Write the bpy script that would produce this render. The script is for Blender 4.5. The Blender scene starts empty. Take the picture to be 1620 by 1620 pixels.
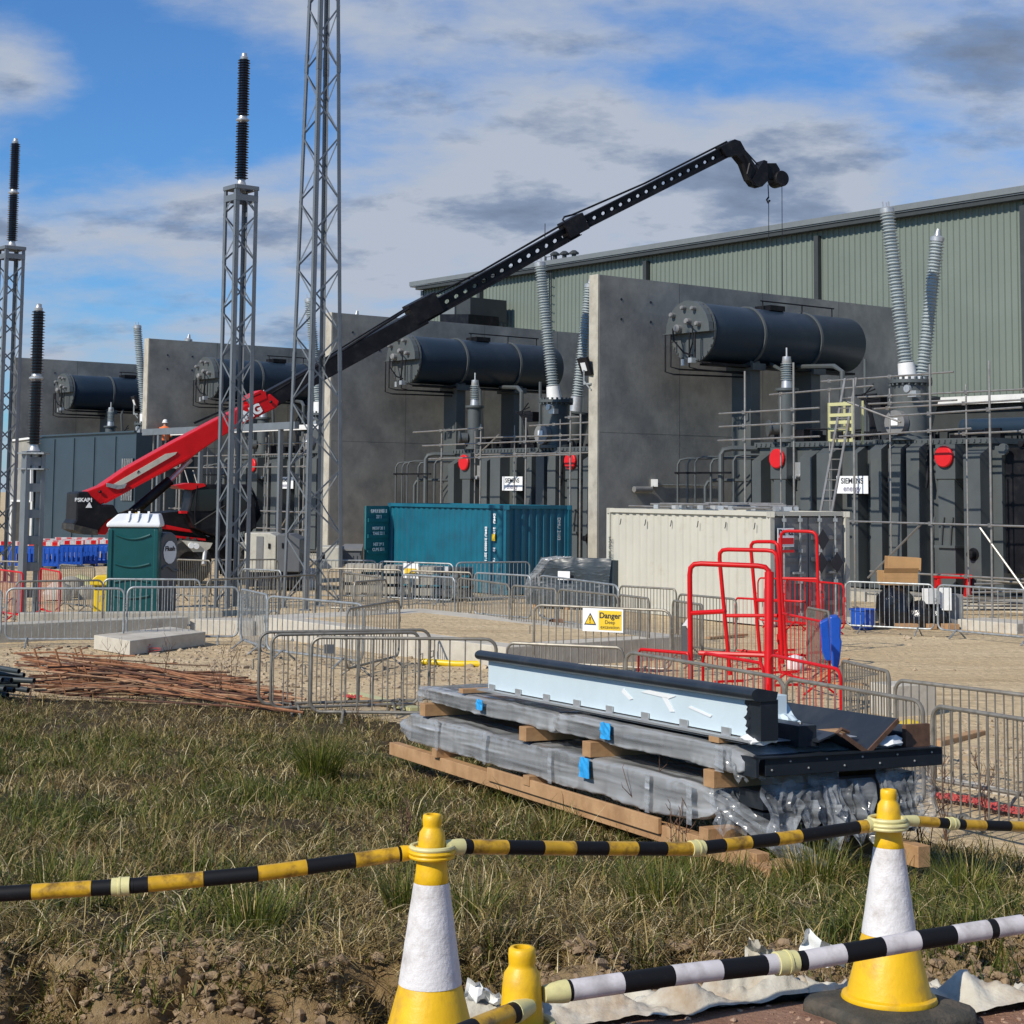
import bpy, math, random
import numpy as np
from mathutils import Vector, Matrix, noise as mnoise
R = math.radians
random.seed(7)
rng = np.random.default_rng(11)
sc = bpy.context.scene

# ------------------------------------------------------------------ camera
F_PX, CX, CY = 2700., 810., 539.
PITCH, ROLL, EYE = .0879, .00915, 3.0
cp, sp, cr, sr = math.cos(PITCH), math.sin(PITCH), math.cos(ROLL), math.sin(ROLL)
FW = Vector((0, cp, sp))
RT = Vector((cr, -sr*sp, sr*cp))
UP = Vector((-sr, -cr*sp, cr*cp))
cam = bpy.data.cameras.new('camera'); camo = bpy.data.objects.new('camera', cam)
sc.collection.objects.link(camo)
cam.sensor_width = 36; cam.lens = F_PX/1620*36
cam.shift_y = -(810-CY)/1620
cam.clip_start = .1; cam.clip_end = 3000
M = Matrix(((RT.x, UP.x, -FW.x, 0), (RT.y, UP.y, -FW.y, 0), (RT.z, UP.z, -FW.z, EYE), (0, 0, 0, 1)))
camo.matrix_world = M
sc.camera = camo

# ------------------------------------------------------------------ light
SUN_AZ = Vector((-.711, -.703, 0)).normalized(); SUN_EL = R(37)
sund = Vector((SUN_AZ.x*math.cos(SUN_EL), SUN_AZ.y*math.cos(SUN_EL), math.sin(SUN_EL)))
sl = bpy.data.lights.new('sun', 'SUN'); sl.energy = 5.0; sl.angle = R(.5); sl.color = (1, .93, .82)
so = bpy.data.objects.new('sun', sl); sc.collection.objects.link(so)
so.rotation_euler = sund.to_track_quat('Z', 'Y').to_euler()
so.location = (-30, -30, 40)
w = bpy.data.worlds.new('World'); sc.world = w; w.use_nodes = True
nt = w.node_tree; nt.nodes.clear()
def wn(t, **k):
    n = nt.nodes.new(t)
    for a, b in k.items(): setattr(n, a, b)
    return n
def wl(a, b): nt.links.new(a, b)
def wmath(op, a, b=None, c=None, clamp=False):
    n = wn('ShaderNodeMath', operation=op); n.use_clamp = clamp
    for i, v in enumerate((a, b, c)):
        if v is None: continue
        if isinstance(v, (int, float)): n.inputs[i].default_value = v
        else: wl(v, n.inputs[i])
    return n.outputs[0]
sky = wn('ShaderNodeTexSky', sky_type='NISHITA'); sky.sun_disc = False
sky.sun_elevation = SUN_EL; sky.sun_rotation = math.atan2(SUN_AZ.x, SUN_AZ.y)
sky.air_density = 1.0; sky.dust_density = .3; sky.ozone_density = 2.0
out = wn('ShaderNodeOutputWorld'); bg = wn('ShaderNodeBackground'); bg.inputs['Strength'].default_value = .1
tc = wn('ShaderNodeTexCoord'); sep = wn('ShaderNodeSeparateXYZ'); wl(tc.outputs['Generated'], sep.inputs[0])
zc = wmath('ADD', wmath('MAXIMUM', sep.outputs[2], 0.0), .3)
cmb = wn('ShaderNodeCombineXYZ')
wl(wmath('DIVIDE', sep.outputs[0], zc), cmb.inputs[0]); wl(wmath('DIVIDE', sep.outputs[1], zc), cmb.inputs[1])
def wnoise(scale, detail, rough, off, dist=0.):
    mp = wn('ShaderNodeMapping'); mp.inputs['Location'].default_value = off; wl(cmb.outputs[0], mp.inputs[0])
    mp.inputs['Scale'].default_value = (1.0, 1.35, 1)
    n = wn('ShaderNodeTexNoise'); n.inputs['Scale'].default_value = scale; n.inputs['Detail'].default_value = detail
    n.inputs['Roughness'].default_value = rough; n.inputs['Distortion'].default_value = dist
    wl(mp.outputs[0], n.inputs['Vector']); return n.outputs['Fac']
def sdir(px, py):
    d = FW + RT*((px-CX)/F_PX) + UP*(-(py-CY)/F_PX); return d.normalized()
def blob(px, py, rad, amt, sq=1.8):
    # a clearer or thicker patch of cloud, centred on a compass direction of the real sky
    d = sdir(px, py)
    vs = wn('ShaderNodeVectorMath', operation='SUBTRACT'); wl(tc.outputs['Generated'], vs.inputs[0]); vs.inputs[1].default_value = d
    vm = wn('ShaderNodeVectorMath', operation='MULTIPLY'); wl(vs.outputs[0], vm.inputs[0]); vm.inputs[1].default_value = (1, 1, sq)
    ln = wn('ShaderNodeVectorMath', operation='LENGTH'); wl(vm.outputs[0], ln.inputs[0])
    mr = wn('ShaderNodeMapRange', interpolation_type='SMOOTHSTEP'); wl(ln.outputs['Value'], mr.inputs[0])
    mr.inputs[1].default_value = rad/F_PX; mr.inputs[2].default_value = 0; mr.inputs[3].default_value = 0; mr.inputs[4].default_value = amt
    return mr.outputs[0]
n1 = wnoise(2.1, 15, .6, (3.1, 1.7, 0), .1)
n2 = wnoise(6.5, 14, .62, (8.2, 4.4, 2), .1)
cov = wmath('ADD', wmath('MULTIPLY', n1, .95), wmath('MULTIPLY', n2, .42))
cov = wmath('SUBTRACT', cov, .05)
for b_ in ((190, 150, 430, -.36), (20, 10, 330, -.12), (45, 100, 200, .4), (640, 250, 200, -.08), (1130, 100, 200, -.07), (1300, 100, 150, -.06), (420, 190, 130, -.12), (210, 490, 200, -.12),
           (900, 330, 520, .16), (1250, 260, 260, .2), (1560, 130, 220, .22), (560, 420, 330, .1), (800, 150, 300, .06), (300, 350, 240, .12)):
    cov = wmath('ADD', cov, blob(*b_))
# clearer sky on the sun's side
vd = wn('ShaderNodeVectorMath', operation='DOT_PRODUCT'); wl(tc.outputs['Generated'], vd.inputs[0]); vd.inputs[1].default_value = sund
cov = wmath('SUBTRACT', cov, wmath('MULTIPLY', wmath('MAXIMUM', wmath('ADD', vd.outputs['Value'], .1), 0.), .45))
mask = wn('ShaderNodeMapRange', interpolation_type='SMOOTHSTEP'); wl(cov, mask.inputs[0])
mask.inputs[1].default_value = .42; mask.inputs[2].default_value = .8; mask.inputs[3].default_value = .03; mask.inputs[4].default_value = 1.0
# cloud body: pale tops and blue-grey undersides where the cover is thick
n3 = wnoise(5.0, 14, .6, (12.2, 0.4, 5), .1)
thick = wmath('ADD', wmath('MULTIPLY', wmath('ADD', cov, -.75), 1.1), wmath('MULTIPLY', wmath('ADD', n3, -.5), 3.0))
for b_ in ((1275, 240, 170, .35, 2.0), (1560, 120, 240, .4, 1.8), (830, 345, 150, .22, 3), (250, 500, 230, .35, 3.0), (1060, 60, 150, .2, 3), (1100, 200, 120, -.4, 2), (700, 420, 260, -.35, 2), (1250, 150, 160, -.3, 4), (470, 270, 160, -.2, 3)):
    thick = wmath('ADD', thick, blob(*b_))
cr_ = wn('ShaderNodeValToRGB'); wl(thick, cr_.inputs[0])
e = cr_.color_ramp.elements
e[0].position = 0.0; e[0].color = (4.9, 5.5, 6.6, 1); e[1].position = 1.0; e[1].color = (1.5, 2.0, 3.0, 1)
x_ = e.new(.36); x_.color = (2.6, 3.35, 4.8, 1)
tint = wn('ShaderNodeMixRGB', blend_type='MULTIPLY'); tint.inputs[0].default_value = 1; wl(sky.outputs[0], tint.inputs[1]); tint.inputs[2].default_value = (.44, .88, 1.38, 1)
mix = wn('ShaderNodeMixRGB'); wl(mask.outputs[0], mix.inputs[0]); wl(tint.outputs[0], mix.inputs[1]); wl(cr_.outputs[0], mix.inputs[2])
wl(mix.outputs[0], bg.inputs['Color']); wl(bg.outputs[0], out.inputs[0])
sc.view_settings.view_transform = 'Standard'; sc.view_settings.look = 'None'
sc.view_settings.gamma = 1; sc.view_settings.exposure = -.12
sc.render.engine = 'CYCLES'
sc.cycles.max_bounces = 5; sc.cycles.diffuse_bounces = 2; sc.cycles.transparent_max_bounces = 8
sc.cycles.sample_clamp_indirect = 6

# ------------------------------------------------------------------ measuring helpers (real places, metres)
def ray(x, y): return FW + RT*((x-CX)/F_PX) + UP*(-(y-CY)/F_PX)
def G(x, y, z=0.):
    d = ray(x, y); t = (z-EYE)/d.z; return Vector((d.x*t, d.y*t, z))
def P(x, y, Y):
    d = ray(x, y); t = Y/d.y; return Vector((d.x*t, Y, EYE+d.z*t))
AZ = -.9037
U = Vector((math.cos(AZ), math.sin(AZ), 0)); V = Vector((-math.sin(AZ), math.cos(AZ), 0))
Q0 = G(1562, 975)
W3 = Vector((Q0.x-15*U.x, Q0.y-15*U.y, 0))
PITCHB = 16.0
def L(u, v, z=0., k=3):
    u = u-PITCHB*(3-k); return Vector((W3.x+u*U.x+v*V.x, W3.y+u*U.y+v*V.y, z))
def onplane(x, y, o, n):
    d = ray(x, y); t = (n.x*o.x+n.y*o.y)/(n.x*d.x+n.y*d.y); return Vector((d.x*t, d.y*t, EYE+d.z*t))

# ------------------------------------------------------------------ object helpers
COL = sc.collection
def tag(o, label=None, cat=None, group=None, kind=None):
    if label: o['label'] = label
    if cat: o['category'] = cat
    if group: o['group'] = group
    if kind: o['kind'] = kind
    return o
def empty(name, loc, label, cat, group=None, rz=0.):
    o = bpy.data.objects.new(name, None); COL.objects.link(o); o.location = loc; o.rotation_euler = (0, 0, rz)
    o.empty_display_size = .2
    return tag(o, label, cat, group)
KIDS = {}
def copy_tree(o, parent=None, top=True):
    if top: scan()
    c = o.copy(); COL.objects.link(c)
    if parent is not None: c.parent = parent
    for ch in KIDS.get(o.name, ()): copy_tree(ch, c, False)
    return c
def scan():
    KIDS.clear()
    for q in bpy.data.objects:
        if q.parent: KIDS.setdefault(q.parent.name, []).append(q)
class MB:
    def __init__(s, origin=(0, 0, 0)): s.v = []; s.f = []; s.o = Vector(origin); s.col = None
    def add(s, vs, fs):
        n = len(s.v); s.v += [Vector(q) for q in vs]; s.f += [tuple(n+i for i in f) for f in fs]; return s
    def box(s, c, d, rot=None):
        x, y, z = d[0]/2, d[1]/2, d[2]/2; c = Vector(c)
        vs = [Vector((a, b, e)) for a in (-x, x) for b in (-y, y) for e in (-z, z)]
        if rot is not None: vs = [rot@q for q in vs]
        return s.add([c+q for q in vs], [(0, 1, 3, 2), (4, 6, 7, 5), (0, 4, 5, 1), (2, 3, 7, 6), (0, 2, 6, 4), (1, 5, 7, 3)])
    def bx(s, x0, x1, y0, y1, z0, z1): return s.box(((x0+x1)/2, (y0+y1)/2, (z0+z1)/2), (abs(x1-x0), abs(y1-y0), abs(z1-z0)))
    def beam(s, p, q, wd, ht, up=(0, 0, 1)):
        p, q = Vector(p), Vector(q); d = q-p; l = d.length
        if l < 1e-6: return s
        d.normalize(); up = Vector(up)
        sd = d.cross(up)
        if sd.length < 1e-3: sd = d.cross(Vector((1, 0, 0)))
        sd.normalize(); u2 = sd.cross(d)
        vs = [b+sd*(a*wd/2)+u2*(e*ht/2) for b in (p, q) for a in (-1, 1) for e in (-1, 1)]
        return s.add(vs, [(0, 1, 3, 2), (4, 6, 7, 5), (0, 4, 5, 1), (2, 3, 7, 6), (0, 2, 6, 4), (1, 5, 7, 3)])
    def angle(s, p, q, wd, t, d1, d2):
        # an L profile: two thin legs along directions d1 and d2
        p, q, d1, d2 = Vector(p), Vector(q), Vector(d1).normalized(), Vector(d2).normalized()
        for a, b in ((d1, d2), (d2, d1)):
            vs = [e+a*i*wd+b*j*t for e in (p, q) for i in (0, 1) for j in (0, 1)]
            s.add(vs, [(0, 1, 3, 2), (4, 6, 7, 5), (0, 4, 5, 1), (2, 3, 7, 6), (0, 2, 6, 4), (1, 5, 7, 3)])
        return s
    def tube(s, pts, r, n=8, closed=False, caps=True):
        pts = [Vector(p) for p in pts]; m = len(pts); rr = r if isinstance(r, (list, tuple)) else [r]*m
        base = len(s.v); ref = None
        for i, p in enumerate(pts):
            if closed: d = pts[(i+1) % m]-pts[i-1]
            else: d = pts[min(i+1, m-1)]-pts[max(i-1, 0)]
            if d.length < 1e-9: d = Vector((0, 0, 1))
            d.normalize()
            if ref is None:
                ref = d.cross(Vector((0, 0, 1)))
                if ref.length < .1: ref = d.cross(Vector((1, 0, 0)))
            ref = (ref-d*ref.dot(d))
            if ref.length < 1e-6: ref = d.cross(Vector((.3, .9, .2)))
            ref.normalize(); b2 = d.cross(ref)
            for k in range(n):
                a = 2*math.pi*k/n; s.v.append(p+(ref*math.cos(a)+b2*math.sin(a))*rr[i])
        for i in range(m if closed else m-1):
            a0 = base+i*n; b0 = base+((i+1) % m)*n
            for k in range(n): s.f.append((a0+k, a0+(k+1) % n, b0+(k+1) % n, b0+k))
        if caps and not closed:
            s.f.append(tuple(base+k for k in range(n-1, -1, -1))); s.f.append(tuple(base+(m-1)*n+k for k in range(n)))
        return s
    def cyl(s, p, q, r, n=16, r2=None):
        return s.tube([p, q], [r, r if r2 is None else r2], n)
    def lathe(s, prof, p=(0, 0, 0), ax=(0, 0, 1), n=24, caps=True):
        p = Vector(p); ax = Vector(ax).normalized(); ref = ax.cross(Vector((0, 1, 0)))
        if ref.length < .1: ref = ax.cross(Vector((1, 0, 0)))
        ref.normalize(); b2 = ax.cross(ref); base = len(s.v)
        for (r, h) in prof:
            for k in range(n):
                a = 2*math.pi*k/n; s.v.append(p+ax*h+(ref*math.cos(a)+b2*math.sin(a))*r)
        for i in range(len(prof)-1):
            for k in range(n): s.f.append((base+i*n+k, base+i*n+(k+1) % n, base+(i+1)*n+(k+1) % n, base+(i+1)*n+k))
        if caps:
            s.f.append(tuple(base+k for k in range(n-1, -1, -1))); s.f.append(tuple(base+(len(prof)-1)*n+k for k in range(n)))
        return s
    def prism(s, poly, t):
        # poly: 3D points on one plane; t: thickness vector
        poly = [Vector(q) for q in poly]; t = Vector(t); n = len(poly)
        fs = [tuple(range(n-1, -1, -1)), tuple(range(n, 2*n))]+[(i, (i+1) % n, n+(i+1) % n, n+i) for i in range(n)]
        return s.add(poly+[q+t for q in poly], fs)
    def build(s, name, m, parent=None, smooth=False, bevel=0., ang=40, label=None):
        me = bpy.data.meshes.new(name)
        me.from_pydata([tuple(q-s.o) for q in s.v], [], s.f)
        import bmesh
        bm = bmesh.new(); bm.from_mesh(me); bmesh.ops.recalc_face_normals(bm, faces=bm.faces); bm.to_mesh(me); bm.free()
        me.materials.append(m)
        if smooth:
            me.polygons.foreach_set('use_smooth', [True]*len(me.polygons))
            me.set_sharp_from_angle(angle=R(ang))
        me.update()
        o = bpy.data.objects.new(name, me); COL.objects.link(o)
        if parent is not None: o.parent = parent
        else: o.location = s.o
        if bevel:
            b = o.modifiers.new('bevel', 'BEVEL'); b.width = bevel; b.segments = 2; b.limit_method = 'ANGLE'; b.angle_limit = R(40)
        if label: o['label'] = label
        return o
def text(name, body, size, m, parent, loc, right, up, thick=.003, align='CENTER', bold=0.):
    c = bpy.data.curves.new(name, 'FONT'); c.body = body; c.size = size; c.align_x = align; c.align_y = 'CENTER'; c.extrude = thick; c.offset = bold
    t = bpy.data.objects.new(name+'_tmp', c); COL.objects.link(t)
    dg = bpy.context.evaluated_depsgraph_get(); me = bpy.data.meshes.new_from_object(t.evaluated_get(dg))
    bpy.data.objects.remove(t); me.name = name
    r, u = Vector(right).normalized(), Vector(up).normalized(); nn = r.cross(u)
    mt = Matrix(((r.x, u.x, nn.x, loc[0]), (r.y, u.y, nn.y, loc[1]), (r.z, u.z, nn.z, loc[2]), (0, 0, 0, 1)))
    me.transform(mt); me.materials.clear(); me.materials.append(m)
    o = bpy.data.objects.new(name, me); COL.objects.link(o); o.parent = parent
    return o

# ------------------------------------------------------------------ materials
def mat(name, c, rough=.6, metal=0., var=.12, scale=3., bump=.0, bscale=30., c2=None, streak=False, spec=.5, dirt=None, dscale=1.2, coat=0., dlo=.5, dhi=.7, damt=.6):
    m = bpy.data.materials.new(name); m.use_nodes = True; t = m.node_tree; b = t.nodes['Principled BSDF']
    b.inputs['Roughness'].default_value = rough; b.inputs['Metallic'].default_value = metal
    b.inputs['Specular IOR Level'].default_value = spec
    if coat: b.inputs['Coat Weight'].default_value = coat
    tcn = t.nodes.new('ShaderNodeTexCoord'); mp = t.nodes.new('ShaderNodeMapping'); t.links.new(tcn.outputs['Object'], mp.inputs[0])
    if streak: mp.inputs['Scale'].default_value = (1, 1, .12)
    nz = t.nodes.new('ShaderNodeTexNoise'); nz.inputs['Scale'].default_value = scale; nz.inputs['Detail'].default_value = 6; nz.inputs['Roughness'].default_value = .6
    t.links.new(mp.outputs[0], nz.inputs['Vector'])
    rp = t.nodes.new('ShaderNodeValToRGB'); t.links.new(nz.outputs['Fac'], rp.inputs[0])
    if c2 is None:
        lo = [max(0, q*(1-var)) for q in c]; hi = [min(1, q*(1+var)) for q in c]
    else: lo, hi = c, c2
    e = rp.color_ramp.elements; e[0].position = .32; e[1].position = .68; e[0].color = (*lo, 1); e[1].color = (*hi, 1)
    outc = rp.outputs[0]
    if dirt is not None:
        nd = t.nodes.new('ShaderNodeTexNoise'); nd.inputs['Scale'].default_value = dscale; nd.inputs['Detail'].default_value = 10; nd.inputs['Roughness'].default_value = .65
        t.links.new(tcn.outputs['Object'], nd.inputs['Vector'])
        mr = t.nodes.new('ShaderNodeMapRange'); t.links.new(nd.outputs['Fac'], mr.inputs[0]); mr.inputs[1].default_value = dlo; mr.inputs[2].default_value = dhi; mr.inputs[4].default_value = damt
        mx = t.nodes.new('ShaderNodeMixRGB'); t.links.new(mr.outputs[0], mx.inputs[0]); t.links.new(outc, mx.inputs[1]); mx.inputs[2].default_value = (*dirt, 1); outc = mx.outputs[0]
    t.links.new(outc, b.inputs['Base Color'])
    if bump:
        nb = t.nodes.new('ShaderNodeTexNoise'); nb.inputs['Scale'].default_value = bscale; nb.inputs['Detail'].default_value = 8; nb.inputs['Roughness'].default_value = .6
        t.links.new(tcn.outputs['Object'], nb.inputs['Vector'])
        bp = t.nodes.new('ShaderNodeBump'); bp.inputs['Strength'].default_value = bump; bp.inputs['Distance'].default_value = .02
        t.links.new(nb.outputs['Fac'], bp.inputs['Height']); t.links.new(bp.outputs[0], b.inputs['Normal'])
    return m
M_ = {}
M_['conc'] = mat('board_marked_concrete', (.2, .195, .175), .9, c2=(.38, .365, .315), scale=.7, bump=.25, bscale=11, dirt=(.11, .118, .122), dscale=.6, dlo=.44, dhi=.7, damt=.6)
M_['edge'] = mat('pale_concrete', (.42, .39, .32), .85, var=.18, scale=2, bump=.25, bscale=25, dirt=(.2, .17, .13), dscale=1.5)
M_['white_block'] = mat('cast_concrete_pale', (.5, .46, .38), .85, var=.12, scale=3, bump=.2, dirt=(.3, .24, .17), dscale=2)
M_['clad'] = mat('green_grey_cladding', (.162, .19, .16), .5, var=.06, scale=.4, spec=.35)
M_['trim'] = mat('dark_grey_flashing', (.045, .05, .05), .5, spec=.3, var=.1)
M_['roof'] = mat('roof_edge_sheet', (.16, .175, .175), .45, var=.06)
M_['tank'] = mat('grey_transformer_paint', (.078, .088, .088), .42, var=.1, scale=1.5, dirt=(.12, .115, .1), dscale=1.1, dlo=.52, dhi=.78, damt=.5)
M_['navy'] = mat('dark_blue_grey_paint', (.018, .034, .054), .4, spec=.3, var=.12, scale=1, dirt=(.07, .08, .085), dscale=1.3, dlo=.55, dhi=.8, damt=.4)
M_['black'] = mat('black_steel', (.007, .007, .009), .5, spec=.22, var=.3, dirt=(.05, .045, .04), dscale=3, dlo=.5, dhi=.8, damt=.4)
M_['rubber'] = mat('black_rubber', (.02, .02, .02), .8, var=.2, dirt=(.12, .1, .07), dscale=4)
M_['porc'] = mat('grey_silicone_sheds', (.36, .4, .4), .45, var=.08)
M_['brown'] = mat('dark_brown_glazed_sheds', (.012, .006, .005), .22, var=.3)
M_['cast'] = mat('cast_aluminium', (.5, .5, .49), .4, .6, var=.1, scale=8)
M_['galv'] = mat('galvanised_steel', (.31, .33, .33), .5, .45, var=.3, scale=14, dirt=(.14, .13, .11), dscale=6)
M_['galv_dull'] = mat('weathered_galvanised_tube', (.25, .23, .19), .5, .4, var=.3, scale=10, dirt=(.1, .075, .05), dscale=5, damt=.7)
M_['mast'] = mat('grey_galvanised_angle', (.19, .21, .225), .5, .4, var=.14, scale=3, dirt=(.14, .155, .165), dscale=1.5)
M_['scaf'] = mat('scaffold_tube', (.28, .27, .25), .45, .5, var=.25, scale=8, dirt=(.2, .13, .07), dscale=4)
M_['red'] = mat('red_gloss_paint', (.56, .006, .008), .4, var=.12, scale=3, dirt=(.2, .02, .015), dscale=3, dlo=.55, dhi=.8, spec=.25, damt=.4)
M_['reddisc'] = mat('bright_red_cover', (.62, .008, .012), .5, var=.05)
M_['white'] = mat('white_paint', (.72, .72, .69), .5, var=.06, dirt=(.4, .36, .3), dscale=4, dlo=.55, dhi=.8)
M_['plate'] = mat('white_sign_face', (.78, .79, .78), .5, var=.02)
M_['ink'] = mat('black_print', (.02, .022, .03), .5, var=.05)
M_['ink2'] = mat('violet_grey_print', (.2, .19, .27), .5, var=.05)
M_['yellow'] = mat('safety_yellow', (.75, .5, .02), .5, var=.05)
M_['cream'] = mat('off_white_container_paint', (.5, .485, .41), .5, var=.05, scale=1, dirt=(.36, .3, .2), dscale=2.2, dlo=.56, dhi=.8, damt=.5)
M_['dgrey'] = mat('dark_grey_door_paint', (.19, .19, .185), .45, var=.12, dirt=(.24, .22, .2), dscale=2, damt=.35)
M_['teal'] = mat('teal_container_paint', (.006, .115, .17), .45, var=.15, scale=1.2, dirt=(.02, .07, .12), dscale=1.4, damt=.5)
M_['tealdoor'] = mat('teal_door_paint', (.01, .14, .16), .5, var=.1)
M_['loo'] = mat('dark_green_plastic', (.004, .07, .07), .4, var=.1)
M_['loogrey'] = mat('grey_plastic', (.1, .105, .11), .5, var=.08)
M_['loowhite'] = mat('translucent_white_plastic', (.75, .76, .76), .4, var=.04)
M_['blue'] = mat('blue_plastic', (.008, .075, .42), .4, var=.12, scale=4)
M_['ybin'] = mat('yellow_plastic', (.7, .48, .01), .4, var=.05)
M_['coney'] = mat('yellow_cone_plastic', (.78, .46, .005), .45, var=.06, scale=9, dirt=(.3, .17, .05), dscale=7, dlo=.5, dhi=.72, damt=.7, bump=.12, bscale=40)
M_['conew'] = mat('white_reflective_sleeve', (.68, .66, .64), .55, var=.06, scale=20, dirt=(.36, .32, .28), dscale=9, dlo=.5, dhi=.7, damt=.75, bump=.25, bscale=60)
M_['baryel'] = mat('yellow_black_bar_yellow', (.58, .33, .015), .35, var=.2, scale=15, dirt=(.13, .07, .015), dscale=16, dlo=.46, dhi=.62, damt=.85)
M_['barblk'] = mat('bar_black_band', (.006, .006, .007), .6, spec=.25, var=.2, dirt=(.06, .055, .05), dscale=30, dlo=.6, dhi=.8, damt=.5)
M_['barwht'] = mat('bar_white_band', (.6, .56, .55), .45, var=.1, scale=15, dirt=(.3, .27, .25), dscale=14, dlo=.46, dhi=.66, damt=.7)
M_['sleeve'] = mat('pale_yellow_coupler', (.66, .6, .27), .5, var=.08, scale=20, dirt=(.35, .3, .15), dscale=20)
M_['conebase'] = mat('rubber_cone_base', (.05, .046, .035), .85, var=.3, scale=12, dirt=(.16, .12, .08), dscale=8, bump=.5, bscale=60)
M_['timber'] = mat('new_softwood', (.36, .2, .09), .75, c2=(.48, .29, .14), scale=5, bump=.2, bscale=30, dirt=(.25, .13, .06), dscale=3, damt=.5)
M_['rust'] = mat('rusty_rebar', (.15, .055, .024), .85, c2=(.34, .155, .07), scale=8, bump=.3, bscale=60)
M_['pipe'] = mat('dark_grey_plastic_pipe', (.035, .045, .048), .45, var=.15)
M_['film'] = mat('pale_blue_protective_film', (.56, .66, .7), .35, var=.04, scale=3, bump=.08, bscale=7)
M_['panel'] = mat('anthracite_coated_steel', (.016, .021, .028), .35, spec=.35, var=.1, dirt=(.07, .07, .07), dscale=3, damt=.3)
M_['cut'] = mat('cut_edge_rust', (.12, .06, .035), .8, var=.3, scale=20)
M_['bluetape'] = mat('blue_label_tape', (.03, .33, .7), .5, var=.15, scale=20)
M_['card'] = mat('cardboard', (.42, .24, .1), .8, var=.1)
M_['bag'] = mat('black_bin_bag', (.008, .008, .01), .18, var=.2, bump=.8, bscale=9)
M_['encl'] = mat('blue_grey_steel_sheet', (.03, .05, .066), .45, var=.1, scale=.8)
M_['soil_m'] = mat('mud_clod', (.2, .13, .07), .95, c2=(.34, .24, .14), scale=5, bump=1, bscale=25)
M_['orange'] = mat('orange_vest', (.8, .18, .05), .7, var=.05)
M_['skin'] = mat('skin', (.45, .25, .17), .6, var=.05)
M_['pink'] = mat('faded_pink_netting', (.5, .07, .06), .7, var=.2, scale=20)
M_['ylad'] = mat('pale_yellow_ladder_guard', (.52, .5, .25), .5, var=.06)
M_['glass'] = mat('dark_cab_glass', (.01, .014, .014), .08, var=.1)
M_['beige'] = mat('beige_machine_paint', (.5, .48, .4), .5, var=.08, dirt=(.3, .26, .2), dscale=2)
M_['twig'] = mat('dry_stem', (.07, .035, .022), .9, c2=(.16, .085, .05), scale=10)
# clear wrap: stretched film that lets part of the light through
def film_mat(name, base, tr, rough, bsc, bst=.7):
    m = bpy.data.materials.new(name); m.use_nodes = True; t = m.node_tree; b = t.nodes['Principled BSDF']; o = t.nodes['Material Output']
    b.inputs['Roughness'].default_value = rough
    tcn = t.nodes.new('ShaderNodeTexCoord'); mp = t.nodes.new('ShaderNodeMapping'); mp.inputs['Scale'].default_value = (.45, 4, 8); mp0 = t.nodes.new('ShaderNodeMapping'); mp0.inputs['Rotation'].default_value = (0, .12, -1.98)
    nz = t.nodes.new('ShaderNodeTexNoise'); nz.inputs['Scale'].default_value = bsc; nz.inputs['Detail'].default_value = 9; nz.inputs['Distortion'].default_value = .6
    rz = t.nodes.new('ShaderNodeTexNoise'); rz.noise_type = 'RIDGED_MULTIFRACTAL'; rz.inputs['Scale'].default_value = bsc*1.6; rz.inputs['Detail'].default_value = 5; t.links.new(mp.outputs[0], rz.inputs['Vector'])
    t.links.new(tcn.outputs['Object'], mp0.inputs[0]); t.links.new(mp0.outputs[0], mp.inputs[0]); t.links.new(mp.outputs[0], nz.inputs['Vector'])
    bp = t.nodes.new('ShaderNodeBump'); bp.inputs['Strength'].default_value = bst; bp.inputs['Distance'].default_value = .05; t.links.new(rz.outputs['Fac'], bp.inputs['Height']); t.links.new(bp.outputs[0], b.inputs['Normal'])
    cx = t.nodes.new('ShaderNodeValToRGB'); t.links.new(rz.outputs['Fac'], cx.inputs[0]); ce = cx.color_ramp.elements; ce[0].position = .25; ce[1].position = .9; ce[0].color = (*[q*.72 for q in base], 1); ce[1].color = (*[min(.85, q*1.55+.03) for q in base], 1); t.links.new(cx.outputs[0], b.inputs['Base Color'])  # paler ridges: whitened creases, with their highlights painted into the base colour
    tb = t.nodes.new('ShaderNodeBsdfTransparent'); mx = t.nodes.new('ShaderNodeMixShader')
    mr = t.nodes.new('ShaderNodeMapRange'); t.links.new(nz.outputs['Fac'], mr.inputs[0]); mr.inputs[1].default_value = .35; mr.inputs[2].default_value = .65; mr.inputs[3].default_value = max(0, tr-.2); mr.inputs[4].default_value = tr+.2
    t.links.new(mr.outputs[0], mx.inputs[0]); t.links.new(b.outputs[0], mx.inputs[1]); t.links.new(tb.outputs[0], mx.inputs[2]); t.links.new(mx.outputs[0], o.inputs[0])
    return m
M_['wrap'] = film_mat('clear_stretch_wrap', (.56, .57, .57), .36, .12, 1.3, .7)
M_['film_loose'] = film_mat('torn_clear_film', (.55, .58, .6), .68, .15, 1.6, .5)
M_['wrapdark'] = film_mat('wrap_over_dark_panel', (.045, .06, .07), .0, .38, 1.0, .3)
# fabric: dirty cream geotextile
M_['fabric'] = mat('dirty_cream_geotextile', (.44, .4, .31), .9, c2=(.62, .59, .5), scale=4, dirt=(.3, .2, .11), dscale=3.5, dlo=.46, dhi=.66, damt=.8, bump=.35, bscale=35)
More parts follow.
